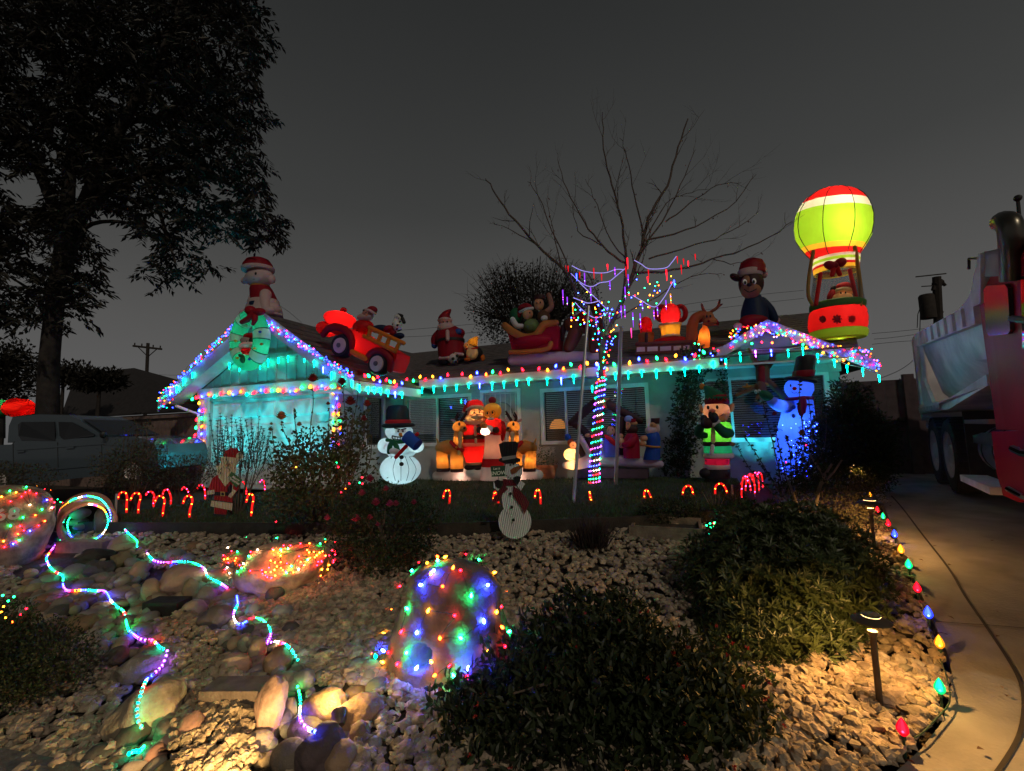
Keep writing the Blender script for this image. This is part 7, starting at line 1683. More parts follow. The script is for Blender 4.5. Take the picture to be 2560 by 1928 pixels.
# wife
part(f, 'wife_bodice', RED, ('L', [(505, 1070, 1240), (540, 1040, 1280), (620, 1015, 1320), (720, 1010, 1325), (790, 1020, 1310)], {'d': mm(70)})); part(f, 'sleeve', RED, ('T', [(1300, 600, mm(60)), (1320, 700, mm(80)), (1300, 850, mm(60))], [50, 50, 36]), ('T', [(1040, 610, mm(120)), (985, 690, mm(190))], [52, 44]))
part(f, 'apron', PALE, ('L', [(765, 1022, 1285), (900, 1022, 1290), (1020, 1012, 1296), (1100, 1005, 1300), (1175, 990, 1302)], {'d': mm(85)})); part(f, 'skirt', RED, ('L', [(1160, 985, 1306), (1240, 975, 1312), (1310, 965, 1316)], {'d': mm(70)}))
part(f, 'wife_head', YEL_, ('E', 1140, 385, 142, 136, {'d': mm(70)})); part(f, 'wife_face', fab('wife_skin', (.85, .55, .16)), ('E', 1110, 425, 112, 92, {'d': mm(100)})); part(f, 'hair_bun', DRED, ('E', 1138, 205, 60, 58, {'d': mm(60)})); part(f, 'collar', WHT, ('E', 1112, 515, 60, 24, {'d': mm(170)}))
eyes(f, [(1055, 420), (1140, 408)], 15, mm(196)); part(f, 'mouth', EYE, ('T', [(1085, 478, mm(192)), (1110, 490, mm(196)), (1135, 480, mm(190))], 4)); part(f, 'nose', SKN, ('E', 1100, 452, 17, 17, {'d': mm(206)}))
b = B()
for x, y in ((1056, 430), (1146, 418)): b.torus(f.p(x, y, mm(205)), mm(38), mm(3.5), n=20, m=5)
b.build('glasses', mat('glasses_wire', (.3, .12, .02), .4), f.R)
part(f, 'lamb_body', WHT, ('E', 1025, 722, 78, 66, {'d': mm(230)}), ('E', 1090, 690, 80, 70, {'d': mm(180)})); part(f, 'lamb_head', TANF, ('E', 992, 622, 54, 52, {'d': mm(260)}), ('E', 1010, 650, 30, 24, {'d': mm(310)})); part(f, 'lamb_ear', BRN_, ('E', 912, 622, 32, 17, {'d': mm(250)})); eyes(f, [(978, 618), (1012, 612)], 6, mm(312)); part(f, 'mitten', DBRN, ('E', 1200, 700, 52, 52, {'d': mm(200)})); part(f, 'cuff', CRM, ('T', [(1180, 770, mm(150)), (1300, 768, mm(100))], 14))
def deer(x0, sg, name):
    X = lambda x: x0 + sg * x
    part(f, name + '_body', TANF, ('T', [(X(-220), 1000, mm(60)), (X(-100), 985, mm(60)), (X(20), 1010, mm(60)), (X(110), 1020, mm(60))], [90, 112, 118, 92])); part(f, 'tail', TANF, ('T', [(X(-260), 930, mm(60)), (X(-290), 850, mm(60))], [22, 10]))
    part(f, 'leg', TANF, ('L', [(1000, min(X(-290), X(-110)), max(X(-290), X(-110))), (1150, min(X(-290), X(-120)), max(X(-290), X(-120))), (1345, min(X(-280), X(-85)), max(X(-280), X(-85)))], {'d': mm(60)})); part(f, 'leg', TANF, ('L', [(1040, min(X(-60), X(140)), max(X(-60), X(140))), (1200, min(X(-55), X(140)), max(X(-55), X(140))), (1352, min(X(-50), X(140)), max(X(-50), X(140)))], {'d': mm(90)}))
    part(f, 'hoof', DBRN, ('L', [(1336, min(X(-284), X(-80)), max(X(-284), X(-80))), (1392, min(X(-284), X(-80)), max(X(-284), X(-80)))], {'d': mm(60)})); part(f, 'hoof', DBRN, ('L', [(1345, min(X(-54), X(144)), max(X(-54), X(144))), (1400, min(X(-54), X(144)), max(X(-54), X(144)))], {'d': mm(90)}))
    part(f, 'neck', TANF, ('T', [(X(60), 1010, mm(70)), (X(75), 880, mm(90)), (X(80), 750, mm(110))], [110, 84, 76])); part(f, 'head', TANF, ('E', X(88), 650, 105, 98, {'d': mm(120)}), ('E', X(150), 690, 62, 46, {'d': mm(160)})); part(f, 'nose', EYE, ('E', X(172), 668, 20, 20, {'d': mm(215)}))
    part(f, 'antler', DBRN, ('T', [(X(60), 560, mm(120)), (X(35), 490, mm(120)), (X(65), 415, mm(120))], [22, 18, 10]), ('T', [(X(45), 510, mm(120)), (X(85), 450, mm(120))], [14, 8])); part(f, 'antler', DBRN, ('T', [(X(120), 545, mm(120)), (X(180), 450, mm(120)), (X(210), 390, mm(120))], [24, 22, 12]), ('T', [(X(175), 455, mm(120)), (X(215), 440, mm(120))], [14, 8]))
    part(f, 'ear', PALE, ('E', X(-15), 545, 48, 22, {'d': mm(120), 'rot': sg * 25})); part(f, 'ear', PALE, ('E', X(210), 545, 45, 22, {'d': mm(110), 'rot': -sg * 20})); eyes(f, [(X(85), 602)], 20, mm(215)); part(f, 'collar', RED, ('T', [(X(-50), 905, mm(150)), (X(30), 985, mm(200)), (X(140), 1040, mm(150))], 30)); part(f, 'bell', YEL_, ('E', X(35), 992, 17, 17, {'d': mm(235)}))
    part(f, 'chest_strip', CRM, ('T', [(X(105), 760, mm(185)), (X(100), 900, mm(180)), (X(80), 1100, mm(178))], [36, 30, 20]))
    f.lamp(X(-10), 1005, 11, WARM, mm(75)); f.lamp(X(82), 830, 3, WARM, mm(90)); f.lamp(X(40), 1230, 2.4, WARM, mm(90)); f.lamp(X(-190), 1200, 2.2, WARM, mm(60)); f.lamp(X(88), 650, 1.6, WARM, mm(110))
deer(502, 1, 'deer')
deer(1575, -1, 'deer')
f.lamp(858, 935, 15, WARM); f.lamp(850, 680, 5, WARM); f.lamp(850, 1130, 6, WARM); f.lamp(868, 540, 6, WARM, mm(20)); f.lamp(882, 430, 4, WARM, mm(65)); f.lamp(1110, 435, 4, WARM, mm(110)); f.lamp(860, 290, 1.2, WARM, mm(30)); f.lamp(1140, 430, 6, WARM, mm(60)); f.lamp(1110, 560, 5, WARM, mm(90)); f.lamp(1020, 725, 5, (1, .75, .45), mm(230)); f.lamp(1160, 1000, 2.2, WARM, mm(60)); f.lamp(650, 1450, 3, (1, .5, .35)); f.lamp(1600, 1440, 3, (1, .5, .35)); f.lamp(1100, 1440, 3, (1, .5, .35))

# nativity on its dark box
f = Fig(S4, Y=8.95, base=(900, 1512)); mm = lambda r: f.m(r, 900, 1000)
b = B(); f.prism(b, [(330, 1335), (1525, 1345), (1525, 1512), (300, 1500)], -.45, 0); b.top('wooden_box', mat('dark_box_wood', (.05, .03, .045), .8, .3), 'low dark wooden box that the nativity inflatable lies on', 'box', smooth=False)
f.root('inflatable_nativity', 'inflatable nativity with brown stable roof, kings and a glowing sheep', 'inflatable', 900, 1335, INF)
part(f, 'snow_base', LAV, ('T', [(150, 1290), (300, 1285), (450, 1255), (620, 1190), (850, 1180), (1080, 1200), (1250, 1230), (1480, 1245), (1740, 1268)], [50, 78, 90, 95, 95, 95, 90, 85, 58]))
part(f, 'stable_roof', DBRN, ('T', [(262, 580), (450, 415), (690, 215)], [62, 78, 72]), ('T', [(800, 225), (1080, 385), (1400, 545)], [72, 76, 60])); part(f, 'stable_post', DBRN, ('T', [(300, 600), (430, 680), (530, 800), (570, 1000), (590, 1150)], [55, 62, 60, 60, 60])); part(f, 'stable_post', DBRN, ('T', [(1110, 520), (1095, 800), (1090, 1150)], [60, 45, 45]))
st_ = []
for i in range(10): a = math.pi / 2 + i * math.pi / 5; r = 165 if i % 2 == 0 else 70; st_.append((752 + r * math.cos(a), 215 - r * .95 * math.sin(a)))
part(f, 'star', fab('star_tan', (.45, .16, .06)), ('P', st_, mm(60), mm(100)))
part(f, 'sheep_body', fab('sheep_cream', (.85, .66, .42)), ('E', 250, 1110, 126, 98, {'d': mm(60)}), ('E', 330, 1130, 70, 70, {'d': mm(40)})); part(f, 'child_head', SKN, ('E', 285, 955, 58, 64, {'d': mm(30)})); part(f, 'child_hair', fab('auburn', (.4, .08, .03)), ('E', 245, 905, 58, 62)); part(f, 'cap', BLU_, ('E', 200, 825, 52, 62)); eyes(f, [(285, 955)], 9, mm(90))
part(f, 'manger', PNK, ('T', [(405, 835, mm(60)), (480, 960, mm(60)), (560, 1120, mm(60))], [48, 50, 50])); part(f, 'manger_back', BRN_, ('T', [(370, 920), (430, 1090)], [45, 60])); part(f, 'hands', SKN, ('E', 530, 790, 50, 34, {'d': mm(60)}))
part(f, 'robe', fab('robe_blue', (.12, .16, .45)), ('L', [(800, 840, 1000), (880, 790, 1040), (1000, 780, 1050), (1150, 800, 1060)], {'d': mm(40)})); part(f, 'sash', RED, ('T', [(830, 800, mm(100)), (930, 880, mm(150)), (1010, 960, mm(110))], [30, 46, 26])); part(f, 'head', SKN, ('E', 912, 715, 72, 80, {'d': mm(60)})); part(f, 'hair', DBRN, ('E', 915, 690, 86, 76, {'d': mm(20)}), ('E', 985, 760, 36, 80, {'d': mm(20)})); eyes(f, [(882, 705), (940, 700)], 9, mm(122))
part(f, 'red_robe', fab('robe_crimson', (.42, .01, .05)), ('L', [(755, 1190, 1335), (800, 1155, 1370), (900, 1120, 1392), (1050, 1118, 1396), (1170, 1125, 1400)], {'d': mm(60)})); part(f, 'red_beard', DBRN, ('E', 1265, 690, 102, 84, {'d': mm(60)})); part(f, 'red_face', SKN, ('E', 1205, 640, 48, 76, {'d': mm(90)}), ('E', 1290, 590, 70, 40, {'d': mm(50)})); part(f, 'turban', fab('turban_blue', (.35, .45, .75)), ('E', 1212, 522, 74, 62, {'d': mm(60)})); part(f, 'crown', DRED, ('L', [(515, 1215, 1335), (575, 1225, 1330)], {'d': mm(60)})); part(f, 'hands', SKN, ('E', 1090, 890, 48, 62, {'d': mm(90)}), ('E', 1080, 800, 44, 40, {'d': mm(80)}), ('E', 1095, 970, 46, 36, {'d': mm(80)})); part(f, 'sleeve', fab('robe_crimson', (.42, .01, .05)), ('T', [(1300, 850, mm(140)), (1240, 930, mm(180)), (1140, 950, mm(150))], [70, 70, 48]))
part(f, 'blue_robe', fab('robe_royal', (.02, .1, .5)), ('L', [(735, 1540, 1690), (770, 1505, 1720), (850, 1500, 1745), (960, 1510, 1735), (1060, 1480, 1735), (1195, 1450, 1738)], {'d': mm(30)})); part(f, 'blue_beard', PNK, ('E', 1585, 705, 104, 72, {'d': mm(40)}), ('E', 1690, 670, 44, 76, {'d': mm(20)})); part(f, 'blue_face', SKN, ('E', 1618, 618, 60, 50, {'d': mm(60)})); part(f, 'crown', DBRN, ('L', [(505, 1582, 1728), (600, 1580, 1722)], {'d': mm(30)})); part(f, 'hands', SKN, ('E', 1468, 842, 76, 50, {'d': mm(60)}), ('E', 1440, 930, 56, 44, {'d': mm(60)})); part(f, 'sash', TANF, ('T', [(1500, 965, mm(110)), (1620, 982, mm(150)), (1735, 985, mm(60))], 17)); eyes(f, [(1600, 618)], 9, mm(118)); eyes(f, [(1200, 600)], 9, mm(138))
f.lamp(240, 1120, 5.5, (1, .6, .2), mm(60)); f.lamp(285, 955, .4, WARM, mm(30)); f.lamp(280, 1285, 3., (1, .5, .12))
# elf
f = Fig(S5, Y=8.95, base=(310, 1512)); f.root('inflatable_elf', 'lit inflatable elf in green coat holding its mittens to its mouth', 'inflatable', group=INF); mm = lambda r: f.m(r, 320, 1000)
part(f, 'boots', BLK, ('E', 205, 1452, 76, 62, {'d': mm(60)}), ('L', [(1385, 190, 485), (1440, 170, 490), (1508, 165, 488)]), ('E', 420, 1452, 72, 60, {'d': mm(50)})); part(f, 'trousers', fab('crimson', (.5, .01, .06)), ('L', [(1240, 195, 482), (1300, 190, 482), (1365, 192, 478)])); part(f, 'fur_trim', WHT, ('L', [(1350, 186, 484), (1356, 180, 488), (1396, 180, 488), (1402, 188, 482)])); part(f, 'fur_trim', WHT, ('L', [(1215, 180, 510), (1224, 172, 532), (1262, 172, 536), (1275, 190, 515)]))
part(f, 'coat_skirt', GRN, ('L', [(1125, 178, 496), (1180, 182, 506), (1230, 182, 515)])); part(f, 'belt', DBRN, ('L', [(1086, 172, 497), (1092, 166, 503), (1126, 166, 505), (1132, 172, 500)])); part(f, 'coat', fab('bright_green', (.10, .55, .06)), ('L', [(845, 280, 420), (870, 225, 480), (920, 195, 512), (1000, 176, 512), (1092, 174, 494)]))
part(f, 'front_strip', CRM, ('T', [(288, 905, mm(155)), (290, 1000, mm(165)), (290, 1085, mm(165))], 24)); part(f, 'front_strip', WHT, ('T', [(285, 1135, mm(168)), (272, 1218, mm(172))], 22))
part(f, 'sleeve', DGRN, ('T', [(190, 1010, mm(90)), (120, 985, mm(120)), (150, 905, mm(160))], [42, 50, 44])); part(f, 'sleeve', DGRN, ('T', [(480, 985, mm(90)), (430, 985, mm(150)), (340, 905, mm(200))], [56, 58, 48])); part(f, 'cuff', WHT, ('T', [(128, 870, mm(170)), (180, 905, mm(180))], 22), ('T', [(295, 890, mm(225)), (350, 850, mm(215))], 24)); part(f, 'mitten', BLK, ('E', 184, 822, 42, 48, {'d': mm(190)}), ('E', 300, 810, 54, 62, {'d': mm(220)}), ('E', 258, 780, 24, 44, {'d': mm(235)})); part(f, 'mitten_palm', DBRN, ('E', 218, 872, 70, 62, {'d': mm(215)}))
part(f, 'head', SKN, ('E', 330, 735, 156, 132, {'d': mm(40)}), ('E', 395, 800, 70, 60, {'d': mm(60)})); part(f, 'ear', SKN, ('E', 152, 700, 24, 52, {'rot': -15})); part(f, 'ear', SKN, ('E', 508, 692, 30, 56, {'rot': 15})); eyes(f, [(232, 690), (338, 685)], 15, mm(170)); part(f, 'nose', fab('nose_pink', (.65, .25, .2)), ('E', 278, 730, 42, 26, {'d': mm(185)})); part(f, 'smile', EYE, ('T', [(340, 790, mm(180)), (380, 785, mm(170)), (412, 762, mm(150))], 3))
part(f, 'hair', DRED, ('L', [(545, 205, 440), (580, 190, 462), (620, 186, 478), (648, 196, 478), (655, 215, 470)], {'d': mm(30)})); zz = []
for i in range(8): x = 192 + i * 40; zz += [(x, 600 + (4 if i in (0, 7) else 0)), (x + 20, 570)]
part(f, 'hat', DGRN, ('L', [(440, 180, 230), (460, 180, 285), (500, 190, 370), (540, 196, 430), (585, 196, 462)], {'d': mm(30)})); part(f, 'pompom', ORG, ('E', 165, 446, 32, 38)); b = B(); f.prism(b, [(194, 560)] + [p for p in zz if p[0] < 480] + [(470, 560)], mm(150), mm(168)); b.build('hat_edge', DGRN, f.R, smooth=False)
f.lamp(340, 975, 5.5, (1, .8, .4)); f.lamp(330, 740, 2.2, (1, .7, .5)); f.lamp(330, 1180, 1.2, COOL); f.lamp(330, 1310, .9, (1, .6, .6))
# tall blue snowman
f = Fig(S5, Y=9.05); f.root('inflatable_snowman', 'tall blue lit inflatable snowman with black top hat by the right window', 'inflatable', 1230, 1440, INF); mm = lambda r: f.m(r, 1250, 900)
f.R.location.z = 0
part(f, 'body', SBLU, ('L', [(565, 1160, 1420), (620, 1120, 1450), (720, 1085, 1462), (850, 1050, 1470), (1000, 1015, 1476), (1150, 1000, 1470), (1300, 1010, 1450), (1420, 1040, 1420), (1460, 1080, 1390)], {'n': 26})); part(f, 'head', SBLU, ('E', 1285, 470, 174, 136, {'d': mm(10)}))
part(f, 'hat_brim', BLK, ('E', 1302, 372, 192, 40, {'ry': 170, 'rot': 11})); part(f, 'hat_crown', BLK, ('L', [(88, 1275, 1440), (100, 1250, 1470), (140, 1240, 1482), (250, 1220, 1470), (350, 1205, 1450)])); part(f, 'hat_band', DRED, ('L', [(265, 1212, 1472), (272, 1206, 1476), (330, 1198, 1462), (340, 1204, 1456)]))
part(f, 'scarf', fab('purple_scarf', (.3, .01, .12)), ('T', [(1140, 592, mm(60)), (1230, 588, mm(150)), (1340, 575, mm(150)), (1440, 580, mm(60))], 20), ('T', [(1320, 590, mm(165)), (1300, 680, mm(175)), (1310, 765, mm(180))], [24, 34, 26]), ('T', [(1340, 590, mm(165)), (1345, 660, mm(175)), (1340, 740, mm(180))], [24, 30, 22]))
part(f, 'button', BLU_, ('E', 1222, 686, 24, 24, {'ry': 10, 'd': mm(165)})); part(f, 'button', BLU_, ('E', 1222, 786, 24, 24, {'ry': 10, 'd': mm(176)})); part(f, 'arm', SBLU, ('T', [(1150, 680, mm(90)), (1060, 670, mm(130)), (975, 620, mm(160))], [76, 74, 62])); part(f, 'mitten', DGRN, ('E', 905, 552, 84, 58, {'d': mm(180), 'rot': 38}))
eyes(f, [(1187, 435)], 11, mm(140)); part(f, 'nose', RED, ('E', 1232, 470, 26, 20, {'d': mm(165)})); part(f, 'smile', EYE, ('T', [(1198, 506, mm(140)), (1226, 524, mm(150)), (1262, 512, mm(155))], 3)); part(f, 'fold', EYE, ('T', [(1030, 945, mm(110)), (1060, 938, mm(140)), (1095, 958, mm(170))], 3))
CB = (.10, .26, 1); f.lamp(1230, 880, 12, CB); f.lamp(1240, 1180, 8, CB); f.lamp(1270, 480, 4, CB); f.lamp(1070, 668, 2, CB, mm(120))
# reindeer hung on the wall
f = Fig(S5, Y=9.36); f.root('inflatable_reindeer', 'brown plush-like reindeer hanging head down from the right gable eave', 'inflatable', 860, 640); mm = lambda r: f.m(r, 860, 400); RB = fab('deer_brown', (.22, .10, .06))
part(f, 'leg', RB, ('T', [(705, 25), (745, 90), (800, 190)], [30, 34, 40])); part(f, 'leg', RB, ('T', [(985, 60), (970, 140), (925, 210)], [30, 36, 40])); part(f, 'body', RB, ('L', [(150, 800, 930), (190, 785, 948), (300, 782, 945), (400, 790, 950), (440, 810, 940)])); part(f, 'belly', DRED, ('T', [(850, 240, mm(50)), (850, 380, mm(50))], 40)); part(f, 'head', RB, ('E', 840, 470, 72, 88, {'d': mm(60)}), ('E', 830, 580, 46, 48, {'d': mm(70)})); part(f, 'nose', BLK, ('E', 818, 606, 16, 14, {'d': mm(115)})); part(f, 'eye_white', WHT, ('E', 828, 498, 24, 24, {'ry': 10, 'd': mm(120)}), ('E', 785, 505, 18, 22, {'ry': 8, 'd': mm(110)})); eyes(f, [(824, 508), (786, 512)], 7, mm(132)); part(f, 'front_leg', RB, ('T', [(800, 440, mm(40)), (690, 500, mm(60)), (575, 550, mm(60))], [34, 32, 30])); part(f, 'front_leg', RB, ('T', [(930, 390, mm(30)), (1040, 490, mm(30)), (1135, 600, mm(20))], [36, 40, 40])); part(f, 'hoof', BLK, ('E', 566, 552, 20, 26, {'d': mm(60)})); part(f, 'antler', TANF, ('T', [(770, 450, mm(40)), (700, 450, mm(40)), (640, 450, mm(40))], [20, 18, 12]), ('T', [(690, 450, mm(40)), (680, 415, mm(40))], [14, 10])); part(f, 'ear', TANF, ('E', 905, 420, 40, 22, {'rot': 30, 'd': mm(40)}))

# ------------------------------------------------------------------ on the roof
# wreath on the gable peak
f = Fig(S1, Y=6.62); f.root('inflatable_wreath', 'teal lit inflatable wreath with red bow and a Santa face on the garage gable peak', 'inflatable', 357, 1590, INR); mm = lambda r: f.m(r, 357, 1225)
cw = f.p(357, 1225); R1, R2 = mm(190), mm(270)
b = B(); b.torus(cw, R1, mm(86), n=48, m=16, R2=R2); b.build('wreath_ring', TEAL, f.R)
for a_ in (8, 172, 214, 318, 62, 118):
    a = rad(a_); q = B(); w = .16; q.torus(cw, R1, mm(89), n=5, m=16, R2=R2, a0=a - w, a1=a + w); q.build('white_stripe', WHT, f.R)
    for s in (-1, 1): q = B(); q.torus(cw, R1, mm(90), n=1, m=16, R2=R2, a0=a + s * (w + .01), a1=a + s * (w + .04)); q.build('stripe_edge', EYE, f.R)
for x, y, c in ((160, 1235, YEL_), (518, 1280, ORG), (185, 1475, YEL_), (350, 1490, BLU_), (500, 1110, BLU_), (95, 1355, ORG), (425, 1340, YEL_)): part(f, 'ornament', c, ('E', x, y, 17, 17, {'d': mm(88)}))
part(f, 'bow', fab('bow_red', (.45, .012, .03)), ('E', 370, 815, 62, 62, {'d': mm(60), 'rot': 20}), ('E', 485, 832, 72, 50, {'d': mm(60)}), ('T', [(420, 850, mm(70)), (340, 930, mm(90)), (250, 975, mm(90))], [40, 34, 26]), ('T', [(430, 850, mm(70)), (430, 930, mm(90)), (405, 1000, mm(90))], [30, 30, 20]))
part(f, 'figure_body', RED, ('E', 345, 1375, 84, 62)); part(f, 'figure_beard', WHT, ('E', 335, 1300, 108, 50, {'d': mm(20)})); part(f, 'figure_head', fab('pale_face', (.6, .5, .48)), ('E', 330, 1235, 72, 66, {'d': mm(10)})); part(f, 'figure_hair', DBRN, ('E', 405, 1240, 48, 62), ('E', 270, 1235, 30, 50)); part(f, 'figure_hat', RED, ('E', 362, 1170, 76, 44, {'d': mm(10)})); eyes(f, [(315, 1240), (352, 1240)], 6, mm(78)); part(f, 'holly', DGRN, ('E', 240, 1445, 40, 22, {'d': mm(95), 'rot': 30}), ('E', 262, 1500, 22, 44, {'d': mm(95)}))
for a_ in range(0, 360, 45): a = rad(a_ + 20); l = f.lamp(357 + 190 * math.cos(a), 1225 - 270 * math.sin(a), .7, (.8, 1, 1))
f.lamp(345, 1345, .9, (1, .8, .7))
# plain puppy left
f = Fig(S1, Y=7.25); f.root('inflatable_puppy', 'pale inflatable puppy in red hat and vest sitting on the garage gable peak', 'inflatable', 560, 905, INR); mm = lambda r: f.m(r, 500, 500)
part(f, 'haunch', PNK, ('E', 655, 800, 108, 104)); part(f, 'vest', DRED, ('L', [(470, 410, 590), (520, 402, 625), (600, 412, 660), (690, 430, 700)])); part(f, 'chest', PNK, ('L', [(680, 395, 700), (760, 380, 720), (850, 360, 740), (900, 340, 740)])); part(f, 'front_leg', PNK, ('T', [(580, 590, mm(60)), (570, 700, mm(80)), (590, 800, mm(90))], [62, 58, 50])); part(f, 'front_leg', PNK, ('T', [(400, 620, mm(50)), (380, 760, mm(60)), (340, 850, mm(60))], [40, 44, 44])); part(f, 'paw', PNK, ('E', 610, 815, 78, 52, {'d': mm(110)})); part(f, 'paw', PNK, ('E', 275, 850, 44, 50, {'d': mm(60)}))
part(f, 'head', PNK, ('E', 490, 365, 158, 118, {'d': mm(20)}), ('E', 370, 385, 86, 58, {'d': mm(60)})); part(f, 'nose', BLK, ('E', 335, 345, 22, 18, {'d': mm(110)})); part(f, 'ear', PNK, ('E', 655, 380, 42, 62)); part(f, 'ear', PNK, ('E', 280, 400, 30, 46)); eyes(f, [(440, 300), (365, 300)], 13, mm(130)); part(f, 'mouth', EYE, ('T', [(335, 385, mm(118)), (420, 378, mm(120))], 4)); part(f, 'hat', DRED, ('L', [(95, 400, 540), (120, 355, 580), (180, 325, 612), (250, 318, 622)], {'d': mm(20)})); part(f, 'hat_brim', PNK, ('L', [(222, 318, 626), (230, 310, 634), (262, 312, 634), (270, 320, 628)], {'d': mm(20)})); part(f, 'collar', TANF, ('L', [(470, 405, 596), (492, 404, 604)])); part(f, 'belt', NAVY, ('L', [(705, 385, 550), (765, 375, 560)], {'d': mm(80)}))
b = B(); b.tube([f.p(755, 735), f.p(900, 830), f.p(1080, 985)], .004, 4); b.build('tether', EYE, f.R)
# fire engine
q_ = min((onGarageRoof(*cr(S2, *q)) for q in ((1340, 1615), (530, 1236))), key=lambda v: v.y); f = Fig(S2, Y=q_.y - .22); f.root('inflatable_fire_engine', 'red lit inflatable fire engine with Santa driving and a spotted dog behind', 'inflatable', 900, 1380, INR); mm = lambda r: f.m(r, 1000, 900)
part(f, 'hood', RED, ('E', 530, 430, 315, 178, {'rot': 16, 'ry': 260})); part(f, 'siren', RED, ('E', 605, 225, 60, 62), ('E', 590, 180, 28, 20))
part(f, 'body', RED, ('P', [(330, 530), (800, 640), (1030, 790), (1400, 960), (1765, 1170), (1750, 1300), (1640, 1540), (1560, 1560), (1100, 1370), (760, 1190), (700, 900), (300, 700)], -.25, .22)); part(f, 'grille', ORG, *[('T', [(225 - i * 14, 530 + i * 56, .1), (300 - i * 12, 560 + i * 52, .2)], 16) for i in range(5)]); part(f, 'front', RED, ('E', 240, 640, 110, 160, {'rot': 15, 'ry': 250}))
part(f, 'fender', DRED, ('T', [(165, 770, .22), (260, 640, .24), (440, 590, .26), (640, 660, .26), (770, 820, .26), (790, 1010, .24), (745, 1180, .2)], [50, 62, 70, 72, 66, 56, 44])); part(f, 'fender', DRED, ('T', [(1100, 1340, .2), (1180, 1190, .24), (1340, 1120, .26), (1520, 1170, .26), (1640, 1330, .24), (1620, 1540, .2)], [44, 60, 72, 76, 72, 60]))
for x, y, r in ((530, 1000, 236), (1340, 1400, 214)):
    c = f.p(x, y, .30); R_ = mm(r); b = B(); b.lathe([(R_ * .6, .0), (R_ * .85, -.03), (R_, .04), (R_, .14), (R_ * .8, .2)], c, (0, 1, 0), 32); w = b.build('wheel', BLK, f.R); b = B(); b.lathe([(mm(148), 0), (mm(140), -.025), (.001, -.035)], c + Vector((0, -.012, 0)), (0, 1, 0), 28); b.build('rim', PNK, w); b = B(); b.lathe([(mm(48), 0), (mm(40), -.03), (.001, -.035)], c + Vector((0, -.035, 0)), (0, 1, 0), 20); b.build('hub', GREYF, w)
part(f, 'running_board', ORG, ('T', [(800, 1140, .28), (1070, 1280, .28)], 52)); part(f, 'ladder_rail', ORG, ('T', [(1180, 610, .3), (1920, 950, .3)], 42)); part(f, 'ladder_rail', ORG, ('T', [(1060, 795, .3), (1740, 1130, .3)], 40))
for a, c in (((1200, 640), (1150, 800)), ((1430, 740), (1370, 900)), ((1610, 830), (1550, 1000)), ((1830, 950), (1745, 1110))): part(f, 'ladder_rung', ORG, ('T', [(*a, .3), (*c, .3)], 40))
part(f, 'driver_body', RED, ('E', 1040, 600, 200, 165)); part(f, 'driver_arm', RED, ('T', [(960, 520, .1), (880, 580, .14), (860, 640, .16)], [70, 60, 50])); part(f, 'driver_beard', PNK, ('E', 1080, 375, 165, 88, {'d': .04})); part(f, 'driver_face', fab('rosy', (.62, .3, .26)), ('E', 1120, 305, 92, 84, {'d': .08})); part(f, 'driver_hat', DRED, ('E', 1228, 225, 104, 88, {'d': .02}), ('E', 1270, 270, 50, 60)); part(f, 'hat_brim', PNK, ('T', [(1090, 215, .12), (1180, 235, .14), (1280, 300, .08)], 28)); eyes(f, [(1095, 275), (1150, 290)], 11, mm(180)); part(f, 'nose', SKN, ('E', 1105, 330, 24, 22, {'d': mm(185)})); part(f, 'glove', BLK, ('E', 1060, 232, 34, 28, {'d': .12}))
part(f, 'dog_body', WHT, ('E', 1780, 540, 78, 150, {'rot': -8})); part(f, 'dog_head', WHT, ('E', 1800, 385, 78, 70, {'rot': 25})); part(f, 'dog_ear', BLK, ('T', [(1810, 330), (1880, 350)], 34), ('T', [(1895, 410), (1930, 490)], 36)); part(f, 'dog_coat', DRED, ('E', 1600, 640, 110, 85), ('E', 1690, 720, 70, 70)); part(f, 'dog_spot', EYE, *[('E', x, y, 26, 24, {'ry': 8, 'd': mm(80)}) for x, y in ((1690, 530), (1785, 555), (1775, 640), (1840, 480))]); eyes(f, [(1775, 372), (1812, 400)], 9, mm(76)); part(f, 'dog_tail', BLK, ('T', [(1800, 680), (1870, 655)], [20, 10])); part(f, 'cargo', NAVY, ('E', 1400, 640, 180, 90)); part(f, 'cargo', NAVY, ('E', 1820, 790, 110, 70))
f.lamp(580, 440, 9, (1, .55, .35)); f.lamp(300, 640, 1.5, (1, .55, .35)); f.lamp(980, 1010, 5, (1, .55, .35)); f.lamp(1350, 1080, 1.2, (1, .5, .35))
